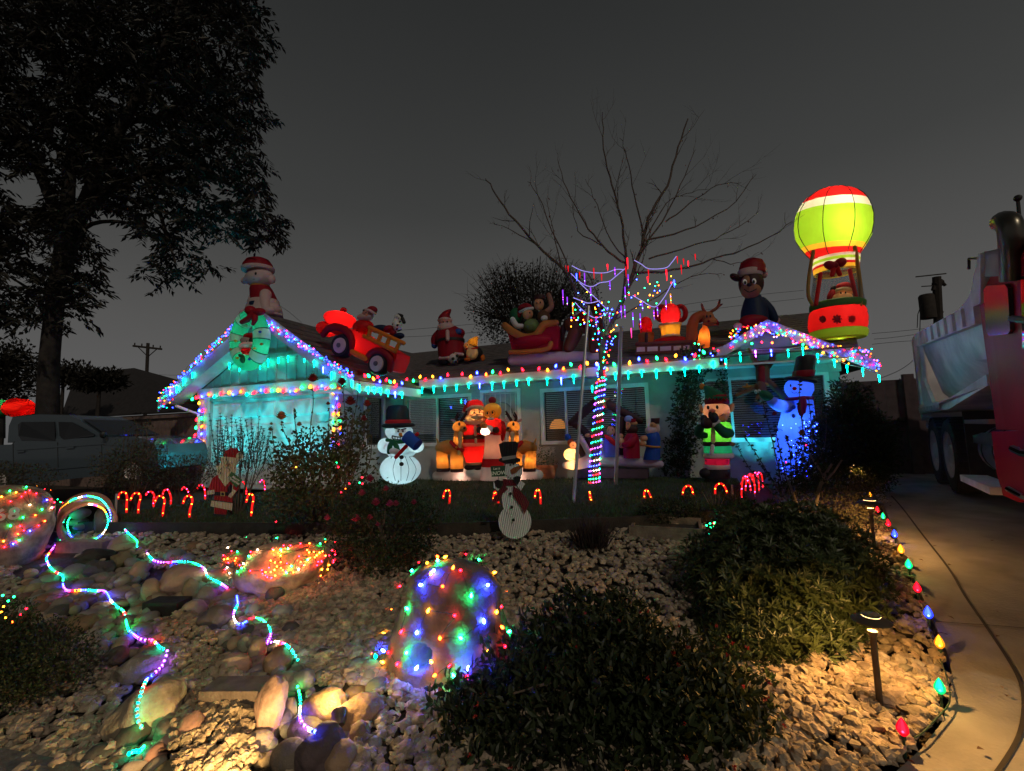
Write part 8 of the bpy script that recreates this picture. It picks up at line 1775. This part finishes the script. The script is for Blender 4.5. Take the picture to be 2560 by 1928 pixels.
# Santa with football and penguin
q_ = onRoof(*cr(K3, 700, 645)); f = Fig(K3, Y=q_.y); f.root('inflatable_santa', 'inflatable Santa playing football beside a small lit penguin on the roof', 'inflatable', 700, 660, INR); mm = lambda r: f.m(r, 680, 500)
part(f, 'base', GREYF, ('T', [(610, 656), (760, 664), (900, 655), (980, 640)], [34, 36, 36, 26])); part(f, 'trousers', DRED, ('L', [(470, 595, 778), (520, 596, 780), (590, 604, 790)]), ('E', 640, 560, 44, 50), ('E', 740, 540, 44, 50)); part(f, 'fur_trim', PNK, ('T', [(608, 592, mm(60)), (670, 588, mm(70))], 13), ('T', [(720, 560, mm(60)), (775, 565, mm(60))], 12)); part(f, 'boot', BLK, ('E', 636, 618, 42, 26, {'d': mm(40)})); part(f, 'boot', BLK, ('E', 755, 598, 40, 24, {'d': mm(30)})); part(f, 'jacket', DRED, ('E', 678, 435, 96, 92)); part(f, 'belt', BLK, ('L', [(452, 590, 782), (472, 590, 784)])); part(f, 'front_strip', PNK, ('T', [(662, 390, mm(88)), (664, 450, mm(94))], 13)); part(f, 'sleeve', DRED, ('T', [(610, 400), (572, 440), (566, 475)], [32, 30, 26])); part(f, 'sleeve', DRED, ('T', [(735, 400), (765, 400), (745, 392, .08)], [34, 30, 26])); part(f, 'glove', BLU_, ('E', 564, 494, 21, 26)); part(f, 'glove', BLU_, ('E', 744, 392, 24, 24, {'d': .12})); part(f, 'beard', PNK, ('E', 650, 362, 60, 46, {'d': mm(30)})); part(f, 'face', fab('rosy', (.62, .3, .26)), ('E', 645, 322, 46, 38, {'d': mm(30)})); part(f, 'hat', DRED, ('T', [(640, 300), (652, 262), (684, 228)], [46, 30, 8])); part(f, 'hat_brim', PNK, ('T', [(600, 305, mm(20)), (640, 294, mm(50)), (686, 304, mm(20))], 13)); eyes(f, [(630, 318), (660, 316)], 5, mm(66))
part(f, 'football', WHT, ('E', 712, 592, 44, 44, {'ry': 44, 'd': mm(40)})); part(f, 'football_patch', EYE, *[('E', 712 + x, 592 + y, 12, 11, {'ry': 5, 'd': mm(40) + mm(math.sqrt(max(9, 44 ** 2 - x * x - y * y))) - mm(2)}) for x, y in ((-8, 4), (24, -18), (-28, -20), (14, 30), (-30, 22), (34, 14), (0, -34))])
part(f, 'penguin_body', BLK, ('E', 862, 562, 64, 62)); part(f, 'penguin_belly', CRM, ('E', 850, 555, 44, 50, {'d': mm(34)})); part(f, 'penguin_head', CRM, ('E', 822, 498, 34, 30, {'d': mm(20)})); part(f, 'penguin_hat', YEL_, ('L', [(432, 868, 892), (450, 830, 890), (480, 806, 886), (500, 802, 884)], {'d': mm(10)})); part(f, 'pompom', WHT, ('E', 896, 437, 11, 11)); part(f, 'scarf', RED, ('T', [(805, 525, mm(40)), (850, 525, mm(60)), (885, 515, mm(30))], 9)); part(f, 'penguin_foot', ORG, ('E', 814, 602, 24, 14, {'d': mm(50)})); part(f, 'penguin_foot', ORG, ('E', 930, 590, 15, 24)); part(f, 'penguin_beak', ORG, ('E', 800, 505, 10, 8, {'d': mm(55)})); eyes(f, [(812, 492), (834, 490)], 4, mm(56))
f.lamp(850, 545, 1.4, WARM, mm(48)); f.lamp(850, 475, .5, WARM, mm(10)); f.lamp(822, 500, .25, WARM, mm(20))
# sleigh with two plain passengers
q_ = onRoof(*cr(K3, 1400, 650)); f = Fig(K3, Y=q_.y + .15); f.root('inflatable_sleigh', 'red inflatable sleigh with gold edges and two waving passengers on a snow base', 'inflatable', 1400, 650, INR); mm = lambda r: f.m(r, 1300, 450)
part(f, 'snow_base', LAV, ('T', [(1160, 608), (1280, 600), (1450, 592), (1600, 585), (1790, 585)], [42, 50, 48, 46, 36])); part(f, 'sleigh_side', fab('sleigh_red', (.5, .012, .05)), ('P', [(1105, 352), (1180, 425), (1270, 448), (1350, 415), (1390, 345), (1490, 335), (1508, 400), (1495, 522), (1150, 526), (1128, 440)], -.25, .2), ('E', 1320, 470, 175, 55, {'ry': 120})); part(f, 'gold_edge', fab('gold', (.6, .25, .07)), ('T', [(1096, 345, .2), (1150, 388, .22), (1240, 432, .22), (1325, 420, .22), (1368, 372, .22), (1400, 335, .22), (1485, 325, .2)], [24, 28, 26, 26, 28, 28, 22])); part(f, 'runner', fab('gold', (.6, .25, .07)), ('T', [(1140, 548, .2), (1300, 542, .24), (1420, 522, .24), (1445, 480, .22)], 18)); part(f, 'emblem', RED, ('E', 1290, 456, 20, 18, {'d': .24, 'ry': 8}))
part(f, 'passenger_coat', fab('sage', (.22, .3, .12)), ('E', 1298, 350, 60, 56)); part(f, 'passenger_head', SKN, ('E', 1270, 258, 38, 42, {'d': .03})); part(f, 'passenger_hat', DRED, ('L', [(182, 1225, 1275), (195, 1205, 1295), (220, 1198, 1306)]), ('T', [(1215, 215), (1205, 270)], [20, 14])); part(f, 'hat_brim', WHT, ('T', [(1212, 242, .04), (1255, 222, .12), (1306, 215, .04)], 11)); part(f, 'passenger_arm', WHT, ('T', [(1225, 350, .06), (1185, 345, .1), (1155, 300, .1)], [18, 20, 20])); eyes(f, [(1258, 252), (1285, 248)], 5, mm(40)); part(f, 'passenger_coat', BRN_, ('E', 1390, 280, 48, 52)); part(f, 'passenger_head', SKN, ('E', 1355, 182, 35, 50)); part(f, 'passenger_hat', DBRN, ('L', [(118, 1325, 1395), (130, 1318, 1402), (150, 1318, 1400)])); part(f, 'passenger_arm', fab('peach', (.5, .25, .18)), ('T', [(1405, 245), (1450, 200), (1428, 112)], [20, 20, 16])); part(f, 'passenger_hand', WHT, ('E', 1395, 290, 26, 22, {'d': .1})); eyes(f, [(1340, 175), (1366, 170)], 5, mm(38)); part(f, 'sack', DGRN, ('E', 1180, 275, 46, 64, {'d': -.1}))
# brown horse
f = Fig(K4, Y=q_.y + .1); f.root('inflatable_horse', 'brown inflatable horse ahead of the sleigh, partly behind the bare tree', 'inflatable', 520, 715, INR); HB = fab('horse_brown', (.2, .07, .045)); mm = lambda r: f.m(r, 520, 600)
part(f, 'body', HB, ('T', [(470, 545), (550, 540), (620, 560)], [56, 62, 56])); part(f, 'leg', HB, ('T', [(490, 570), (470, 630), (440, 690)], [50, 44, 36])); part(f, 'leg', HB, ('T', [(610, 590), (605, 650), (600, 700)], [42, 36, 30])); part(f, 'hoof', DBRN, ('E', 440, 703, 34, 14)); part(f, 'hoof', DBRN, ('E', 605, 712, 30, 12)); part(f, 'neck', HB, ('T', [(610, 540), (625, 490), (620, 450)], [48, 38, 34])); part(f, 'head', HB, ('E', 625, 425, 44, 34, {'rot': 20})); part(f, 'ear', HB, ('E', 600, 385, 10, 22)); part(f, 'mane', DBRN, ('T', [(590, 400), (585, 450), (580, 510)], [14, 16, 14])); part(f, 'tail', DBRN, ('T', [(425, 530), (405, 580), (400, 640)], [16, 20, 10])); eyes(f, [(640, 418)], 5, mm(34)); part(f, 'saddle', DRED, ('T', [(520, 490, .05), (540, 500, .12), (545, 540, .2)], 26))
# gift sleigh with reindeer
q_ = onRoof(*cr(K4, 1050, 735)); f = Fig(K4, Y=q_.y + .1); f.root('inflatable_gift_sleigh', 'red lit inflatable toboggan of presents pulled by a glowing reindeer', 'inflatable', 1050, 735, INR); mm = lambda r: f.m(r, 1050, 600)
part(f, 'toboggan', fab('toboggan_brown', (.22, .07, .06)), ('P', [(870, 672), (1000, 664), (1230, 655), (1232, 705), (1180, 722), (868, 734)], -.25, .2), ('T', [(880, 668, .18), (1040, 662, .2), (1220, 655, .2)], 14)); 
for i, x in enumerate((872, 940, 1022, 1108, 1170)): part(f, 'light_block', PNK, ('P', [(x + 4, 688 - i * 2), (x + (56, 70, 74, 52, 44)[i], 686 - i * 3), (x + (56, 70, 74, 52, 44)[i], 714 - i * 4), (x + 4, 717 - i * 3)], .2, .225))
part(f, 'present', RED, ('L', [(505, 905, 962), (512, 900, 968), (600, 898, 976)]), ('E', 932, 545, 44, 52)); part(f, 'present', fab('orange_box', (.55, .16, .04)), ('L', [(598, 888, 985), (606, 884, 988), (662, 890, 984)])); part(f, 'ribbon', DBRN, ('T', [(938, 602, .2), (938, 660, .2)], 10)); part(f, 'seat', RED, ('E', 1090, 650, 118, 30)); part(f, 'basket', YEL_, ('L', [(548, 1018, 1160), (560, 1024, 1156), (615, 1036, 1150)])); part(f, 'basket_trim', CRM, ('L', [(540, 1014, 1164), (552, 1014, 1164)]), ('L', [(612, 1028, 1156), (624, 1028, 1156)])); part(f, 'gift_bag', RED, ('E', 1090, 480, 70, 72)); b = B()
for x in (1035, 1155): b.torus(f.p(x, 470), mm(32), mm(16), n=20, m=8, R2=mm(46))
b.build('bow', RED, f.R); part(f, 'curled_front', fab('curl_orange', (.5, .13, .05)), ('T', [(1150, 690, .1), (1200, 672, .1), (1228, 620, .1), (1230, 560, .1), (1250, 505, .1), (1290, 482, .1), (1320, 490, .1)], [22, 30, 34, 34, 33, 30, 22]))
part(f, 'deer_body', fab('deer_orange', (.62, .2, .04)), ('L', [(550, 1300, 1322), (575, 1280, 1340), (620, 1270, 1346), (690, 1262, 1344)], {'d': .1})); part(f, 'deer_head', fab('deer_orange2', (.55, .2, .08)), ('E', 1335, 505, 40, 46, {'d': .1}), ('E', 1345, 525, 46, 28, {'d': .14})); part(f, 'deer_ear', DRED, ('E', 1290, 505, 20, 30, {'rot': 35, 'd': .08})); part(f, 'deer_ear', DRED, ('E', 1376, 520, 18, 36, {'rot': -35, 'd': .08})); part(f, 'antler', fab('antler_red', (.45, .1, .07)), ('T', [(1315, 465, .08), (1300, 440, .08), (1292, 412, .08)], [10, 9, 6]), ('T', [(1350, 462, .08), (1385, 440, .08), (1400, 420, .08), (1408, 385, .08)], [10, 10, 9, 6]), ('T', [(1395, 430, .08), (1422, 412, .08)], [8, 5])); part(f, 'nose', DRED, ('E', 1338, 520, 9, 8, {'d': .25})); eyes(f, [(1325, 490), (1348, 488)], 6, .1 + mm(38)); part(f, 'rein', fab('antler_red', (.45, .1, .07)), ('T', [(1300, 540, .22), (1340, 548, .25), (1390, 545, .2)], 4))
f.lamp(935, 560, 3.2, (1, .6, .45)); f.lamp(1095, 515, 6, (1, .6, .4)); f.lamp(1090, 585, 2, WARM); f.lamp(1306, 625, 2.5, WARM, .1)
# plain puppy right
_bp = onY(1878, 720, 9.75); f = Fig(K5, plane=(_bp, Vector((CAMF.x, CAMF.y, 0)))); f.root('inflatable_puppy', 'dark inflatable puppy in red Santa hat sitting above the right gable', 'inflatable', 390, 770, INR); mm = lambda r: f.m(r, 380, 600)
part(f, 'body', NAVY, ('L', [(605, 345, 415), (630, 335, 432), (680, 322, 452), (740, 318, 460)])); part(f, 'lap', DRED, ('E', 384, 732, 72, 32, {'d': mm(20)})); part(f, 'sleeve', NAVY, ('T', [(425, 635), (460, 680), (485, 725)], [26, 30, 26])); part(f, 'paw', PALE, ('E', 498, 732, 22, 18)); part(f, 'paw', PALE, ('E', 302, 762, 22, 18, {'d': mm(30)})); part(f, 'head', DBRN, ('E', 370, 540, 60, 68, {'d': mm(10)})); part(f, 'muzzle', fab('muzzle_tan', (.45, .22, .12)), ('E', 368, 572, 50, 44, {'d': mm(26)}), ('E', 345, 530, 22, 34, {'d': mm(34), 'rot': 10}), ('E', 398, 530, 22, 34, {'d': mm(34), 'rot': -10})); part(f, 'eye_white', EYW, ('E', 338, 532, 11, 15, {'ry': 4, 'd': mm(68)}), ('E', 386, 528, 11, 15, {'ry': 4, 'd': mm(70)})); eyes(f, [(340, 534), (384, 530)], 6, mm(76)); part(f, 'nose', BLK, ('E', 360, 546, 12, 9, {'d': mm(74)})); part(f, 'mouth', EYE, ('T', [(335, 570, mm(66)), (362, 584, mm(74)), (398, 568, mm(66))], 2.5)); part(f, 'ear', DBRN, ('E', 288, 508, 30, 16, {'rot': 35})); part(f, 'ear', PALE, ('E', 438, 490, 16, 22)); part(f, 'hat', DRED, ('L', [(412, 345, 395), (425, 322, 425), (455, 312, 440), (490, 310, 440)], {'d': mm(10)})); part(f, 'hat_brim', PNK, ('L', [(468, 308, 420), (474, 304, 426), (498, 304, 426), (504, 308, 422)], {'d': mm(14)})); part(f, 'pompom', WHT, ('E', 438, 470, 15, 15, {'d': mm(30)})); part(f, 'collar', NAVY, ('L', [(606, 342, 420), (622, 340, 424)]))
# hot air balloon
_bp = onY(2094, 800, 10.1); f = Fig(K5, plane=(_bp, Vector((CAMF.x, CAMF.y, 0)))); f.root('inflatable_balloon', 'huge glowing green and red inflatable hot-air balloon with Santa in its basket', 'inflatable', 820, 826, INR); mm = lambda r: f.m(r, 810, 400)
prof = [(40, 775, 832), (48, 735, 880), (65, 700, 920), (90, 664, 950), (112, 645, 966), (135, 628, 978), (160, 615, 988), (200, 603, 997), (250, 600, 998), (300, 608, 988), (340, 632, 966), (352, 642, 958), (376, 660, 942), (385, 668, 935), (412, 696, 922)]
def bal(y0, y1, m, nm='envelope_band'):
    ys_ = sorted({y0, y1, *[p[0] for p in prof if y0 < p[0] < y1]}); rows = [(y, interp(y, [p[0] for p in prof], [p[1] for p in prof]), interp(y, [p[0] for p in prof], [p[2] for p in prof]), 1.) for y in ys_]
    vs = []; fs = []; n = 32; b = B()
    for y, xl, xr, k in rows:
        c = f.p((xl + xr) / 2, y); r = (xr - xl) / 2 * f.mh((xl + xr) / 2, y)
        for j in range(n): a = 2 * math.pi * j / n; vs.append(c + f.frame() @ Vector((r * math.cos(a), .48 * r * math.sin(a), 0)) * (1 + .012 * math.cos(a * 8)))
    for i in range(len(rows) - 1):
        for j in range(n): fs.append((i * n + j, (i + 1) * n + j, (i + 1) * n + (j + 1) % n, i * n + (j + 1) % n))
    if y0 == 40: fs.append(tuple(range(n)))
    return b.add(vs, fs).build(nm, m, f.R)
bal(40, 118, RED); bal(118, 165, WHT); bal(165, 348, LGRN); bal(348, 372, YEL_); bal(372, 412, RED)
part(f, 'neck_band', WHT, ('L', [(410, 700, 920), (424, 702, 918)], {'cap': False})); part(f, 'neck_band', LGRN, ('L', [(424, 702, 918), (438, 704, 917)], {'cap': False})); part(f, 'neck_band', WHT, ('L', [(438, 704, 917), (450, 705, 916)], {'cap': False})); part(f, 'neck_band', RED, ('L', [(450, 705, 916), (462, 706, 915)], {'cap': False})); part(f, 'neck_band', YEL_, ('L', [(462, 706, 915), (486, 712, 912)], {'cap': False}))
for k in range(8):
    a = 2 * math.pi * (k + .25) / 8; P = []
    for y, xl, xr in prof: c = f.p((xl + xr) / 2, y); r = (xr - xl) / 2 * f.mh((xl + xr) / 2, y) * 1.012; P.append(c + f.frame() @ Vector((r * math.cos(a), .48 * r * math.sin(a), 0)))
    b = B(); b.tube(P, .007, 5); b.build('seam', EYE, f.R)
part(f, 'bow', DRED, ('E', 782, 445, 30, 20, {'d': mm(105), 'rot': 25}), ('E', 836, 430, 28, 22, {'d': mm(105), 'rot': -25}), ('E', 808, 445, 14, 16, {'d': mm(115)})); part(f, 'bow_tail', RED, ('T', [(800, 460, mm(110)), (792, 495, mm(110))], [12, 10]), ('T', [(818, 460, mm(110)), (832, 492, mm(110))], [12, 10]))
b = B(); f.loft(b, [(484, 714, 912, 1), (650, 698, 932, 1)]); b.build('clear_window', glassmat('clear_vinyl', (.93, .93, .94), .04, .15), f.R); part(f, 'window_post', RED, ('T', [(732, 488, mm(80)), (708, 648, mm(90))], 9)); part(f, 'window_post', RED, ('T', [(884, 470, mm(70)), (924, 640, mm(70))], 9))
part(f, 'santa_head', SKN, ('E', 852, 588, 40, 38, {'d': mm(20)})); part(f, 'santa_beard', CRM, ('E', 846, 616, 48, 30, {'d': mm(26)})); part(f, 'santa_hat', RED, ('E', 856, 558, 42, 24, {'d': mm(20)})); part(f, 'hat_brim', CRM, ('T', [(818, 574, mm(40)), (855, 566, mm(60)), (892, 578, mm(40))], 9)); part(f, 'santa_body', RED, ('E', 840, 660, 52, 40)); part(f, 'santa_arm', RED, ('T', [(800, 650), (785, 615), (795, 585)], [18, 18, 16])); part(f, 'glove', BLK, ('E', 803, 568, 18, 18)); eyes(f, [(838, 588), (862, 586)], 4, mm(58))
part(f, 'basket_rim', fab('rim_green', (.1, .28, .06)), ('L', [(638, 700, 938), (646, 690, 946), (668, 690, 946), (676, 698, 940)])); part(f, 'basket', RED, ('L', [(672, 700, 938), (690, 688, 948), (730, 683, 955), (770, 686, 954), (790, 695, 946)])); part(f, 'basket_base', LGRN, ('L', [(786, 690, 950), (796, 684, 956), (815, 686, 955), (828, 694, 948)]))
for x, r, dk in ((818, 20, mm(134)), (742, 14, mm(105)), (892, 14, mm(105))): part(f, 'medallion', DRED, *[('E', x + r * math.cos(a), 725 + r * math.sin(a), 5, 5, {'ry': 4, 'd': dk}) for a in [i * math.pi / 4 for i in range(8)]], ('E', x, 725, r * .7, r * .7, {'ry': 4, 'd': dk - .005}))
part(f, 'strap', fab('strap_tan', (.4, .25, .06)), ('T', [(694, 372, mm(60)), (672, 500, mm(60)), (668, 600, mm(70)), (690, 650, mm(80))], 8)); part(f, 'strap', fab('strap_tan', (.4, .25, .06)), ('T', [(910, 350, mm(80)), (930, 480, mm(80)), (942, 600, mm(80)), (938, 652, mm(90))], 9))
CBL = (1, .86, .5); f.lamp(800, 260, 24, CBL, 0, .06); f.lamp(800, 130, 12, CBL, 0, .06); f.lamp(810, 398, 4, CBL); f.lamp(810, 445, 4.5, CBL); f.lamp(820, 720, 14, (1, .7, .4), .0); f.lamp(852, 596, 3.5, CBL, mm(20)); f.lamp(820, 806, 3, CBL)

# ------------------------------------------------------------------ painted metal signs in the gravel
def tin(name, col, ang=0.):
    if name in MATS: return MATS[name]
    m = mat(name, col, .5, .08, 4); nt = m.node_tree; w = nt.nodes.new('ShaderNodeTexWave'); w.inputs['Scale'].default_value = 16; w.bands_direction = 'X'; mp = nt.nodes.new('ShaderNodeMapping'); mp.inputs['Rotation'].default_value = (0, ang, 0); tcn = nt.nodes.new('ShaderNodeTexCoord'); nt.links.new(tcn.outputs['Object'], mp.inputs[0]); nt.links.new(mp.outputs[0], w.inputs[0]); bp = nt.nodes.new('ShaderNodeBump'); bp.inputs['Strength'].default_value = .9; bp.inputs['Distance'].default_value = .02; nt.links.new(w.outputs['Fac'], bp.inputs['Height']); nt.links.new(bp.outputs[0], nt.nodes['Principled BSDF'].inputs['Normal']); return m
T_red = tin('tin_red', (.42, .02, .025)); T_crm = tin('tin_cream', (.72, .62, .42)); T_wht = tin('tin_white', (.84, .87, .95), .12); T_blk = tin('tin_black', (.02, .018, .022)); T_mar = tin('tin_maroon', (.16, .015, .03), .3); T_grn = mat('tin_green', (.03, .12, .04), .5, .08); T_dgrn = mat('tin_dark_green', (.015, .05, .03), .5, .08); T_org = tin('tin_carrot', (.32, .11, .04))
def text_on(f, body, x, y, hpx, d, ang, parent, m, italic=0.):
    c = bpy.data.curves.new('lettering', 'FONT'); c.body = body; c.size = 1; c.shear = italic; c.align_x = 'CENTER'; c.align_y = 'CENTER'; c.offset = .012; c.space_line = .85
    o = bpy.data.objects.new('tmp', c); COL.objects.link(o); bpy.context.view_layer.update(); me = bpy.data.meshes.new_from_object(o); bpy.data.objects.remove(o); me.materials.clear(); me.materials.append(m)
    fr = f.frame(ang); sc = f.m(hpx, x, y) / .72; t = link('lettering', me, parent, f.p(x, y, d) - worldloc(parent)); t.rotation_euler = Matrix((fr.col[0], fr.col[2], -fr.col[1])).transposed().to_euler(); t.scale = (sc, sc, sc); return t
def sheet(f, name, m, pts, d, t=.006): b = B(); f.prism(b, pts, d, d + t); return b.build(name, m, f.R, smooth=False)
def ellp(cx, cy, rx, ry, n=28): return [(cx + rx * math.cos(2 * math.pi * i / n), cy + ry * math.sin(2 * math.pi * i / n)) for i in range(n)]
WTX = mat('lettering_white', (.75, .75, .7), .5, .03)
gp = onG(*cr(KM, 160, 1040)); f = Fig(KM, plane=(gp, (gp - CAMP).normalized() * 1 + Vector((0, 0, .0)))); f.n.z = 0; f.n.normalize(); f.base = (160, 1040)
f.root('santa_sign', 'painted metal Santa figure on stakes holding a Merry Christmas board', 'sign')
sheet(f, 'coat', T_red, [(150, 622), (105, 650), (62, 752), (60, 790), (120, 782), (116, 832), (270, 855), (272, 810), (322, 740), (318, 690), (300, 640), (265, 655)], 0); sheet(f, 'face_and_beard', T_crm, [(170, 528), (178, 472), (300, 488), (322, 512), (302, 560), (300, 600), (265, 660), (210, 722), (150, 640), (142, 595), (132, 545), (152, 552)], .012); sheet(f, 'hat', T_red, [(192, 474), (212, 424), (258, 400), (308, 402), (340, 440), (330, 468), (300, 492)], .018); sheet(f, 'pompom', T_crm, ellp(330, 468, 30, 30) , .026); sheet(f, 'hat_band', T_crm, [(174, 476), (192, 470), (330, 486), (312, 524), (172, 520)], .022)
sheet(f, 'cuff', T_crm, [(58, 758), (120, 748), (120, 784), (60, 792)], .01); sheet(f, 'cuff', T_crm, [(272, 742), (304, 758), (258, 818), (234, 802)], .014); sheet(f, 'hem', T_crm, [(95, 838), (272, 862), (266, 922), (86, 886)], .012); sheet(f, 'trousers', T_red, [(118, 888), (230, 902), (222, 958), (120, 948)], 0); sheet(f, 'boots', mat('tin_navy', (.02, .025, .05), .5), [(112, 950), (228, 958), (246, 1036), (84, 1014)], .004); sheet(f, 'belt', T_blk, [(104, 766), (250, 768), (250, 800), (106, 795)], .01); sheet(f, 'buckle', mat('brass_paint', (.4, .28, .08), .4), [(170, 764), (208, 766), (208, 802), (170, 800)], .014); sheet(f, 'buckle_hole', T_blk, [(178, 772), (200, 773), (200, 795), (178, 794)], .022)
sheet(f, 'mitten', T_blk, [(252, 700), (276, 722), (262, 770), (240, 780), (226, 752), (236, 722)], .018); sheet(f, 'mitten', T_blk, [(62, 792), (112, 786), (100, 818), (76, 816)], .006); sb = sheet(f, 'message_board', T_grn, [(262, 596), (354, 668), (302, 730), (228, 650)], .028); sheet(f, 'moustache', T_crm, [(205, 560), (240, 548), (270, 556), (250, 572), (228, 566)], .03); sheet(f, 'nose', mat('tin_skin', (.55, .3, .2), .5), ellp(233, 545, 26, 16), .02); sheet(f, 'eye', T_blk, ellp(222, 534, 5, 6, 10), .028); sheet(f, 'eye', T_blk, ellp(248, 536, 5, 6, 10), .028)
text_on(f, 'Merry\nChristmas', 289, 664, 20, .037, 38, sb, WTX, .2)
b = B(); b.tube([f.p(120, 900), f.p(122, 1056)], .005, 5); b.build('stake', M_galv, f.R); b = B(); b.tube([f.p(215, 900), f.p(217, 1066)], .005, 5); b.build('stake', M_galv, f.R); b = B(); b.tube([f.p(275, 700, .02), f.p(268, 760, .02)], .005, 5); b.build('board_stick', T_crm, f.R)
gp = onG(*cr(KL, 628, 688)); f = Fig(KL, plane=(gp, (gp - CAMP))); f.n.z = 0; f.n.normalize(); f.base = (628, 688)
f.root('snowman_sign', 'painted metal snowman on stakes with black top hat and a Let it SNOW board', 'sign')
sheet(f, 'lower_ball', T_wht, ellp(617, 532, 107, 112, 40), 0); sheet(f, 'middle_ball', T_wht, ellp(594, 385, 62, 100, 32), .010); sheet(f, 'head', T_wht, ellp(602, 205, 64, 58, 30), .016); sheet(f, 'hat_brim', T_blk, ellp(583, 132, 72, 22, 28), .028); sheet(f, 'hat_crown', T_blk, [(512, 28), (540, 14), (622, 10), (640, 24), (622, 118), (534, 132)], .022); sheet(f, 'hat_band', mat('tin_grey', (.2, .2, .21), .5), [(532, 112), (624, 98), (622, 120), (536, 134)], .036); sheet(f, 'nose', T_org, [(586, 196), (612, 178), (682, 158), (620, 218), (596, 222)], .028)
sheet(f, 'scarf', T_mar, [(538, 255), (620, 258), (628, 298), (545, 300)], .026); sheet(f, 'scarf_tail', T_mar, [(545, 285), (572, 320), (540, 345), (512, 400), (470, 404), (478, 372), (508, 350)], .034); sheet(f, 'scarf_tail', T_mar, [(606, 300), (640, 322), (690, 372), (710, 412), (682, 482), (660, 440), (606, 366)], .034)
for i, (x, y) in enumerate([(588, 350), (597, 437), (607, 521)]): sheet(f, 'button', T_blk, ellp(x, y, 10, 10, 14), .044)
for x, y in ((588, 163), (608, 157)): sheet(f, 'eye', T_blk, ellp(x, y, 5, 7, 10), .028)
for x, y in ((553, 215), (562, 232), (574, 242), (590, 248)): sheet(f, 'mouth_dot', T_blk, ellp(x, y, 4, 4, 8), .028)
sheet(f, 'mitten', T_blk, [(484, 268), (502, 258), (520, 264), (540, 272), (530, 304), (508, 318), (490, 300)], .042); sheet(f, 'mitten', T_blk, [(606, 246), (628, 234), (658, 240), (650, 270), (628, 290), (610, 270)], .042); sheet(f, 'cuff', T_wht, [(478, 270), (494, 300), (518, 318), (506, 332), (480, 312)], .036); sheet(f, 'cuff', T_wht, [(652, 262), (684, 286), (656, 330), (632, 300)], .036); sb = sheet(f, 'message_board', T_dgrn, [(458, 170), (555, 168), (552, 236), (466, 240)], .05)
text_on(f, 'Let it', 498, 187, 15, .058, -2, sb, WTX, .2); text_on(f, 'SNOW', 507, 217, 24, .058, -4, sb, WTX, .2)
for x in (598, 661): b = B(); b.tube([f.p(x - 2, 600), f.p(x, 696)], .005, 5); b.build('stake', M_galv, f.R)
b = B(); b.tube([f.p(510, 235, .04), f.p(512, 275, .04)], .005, 5); b.build('board_stick', M_galv, f.R)
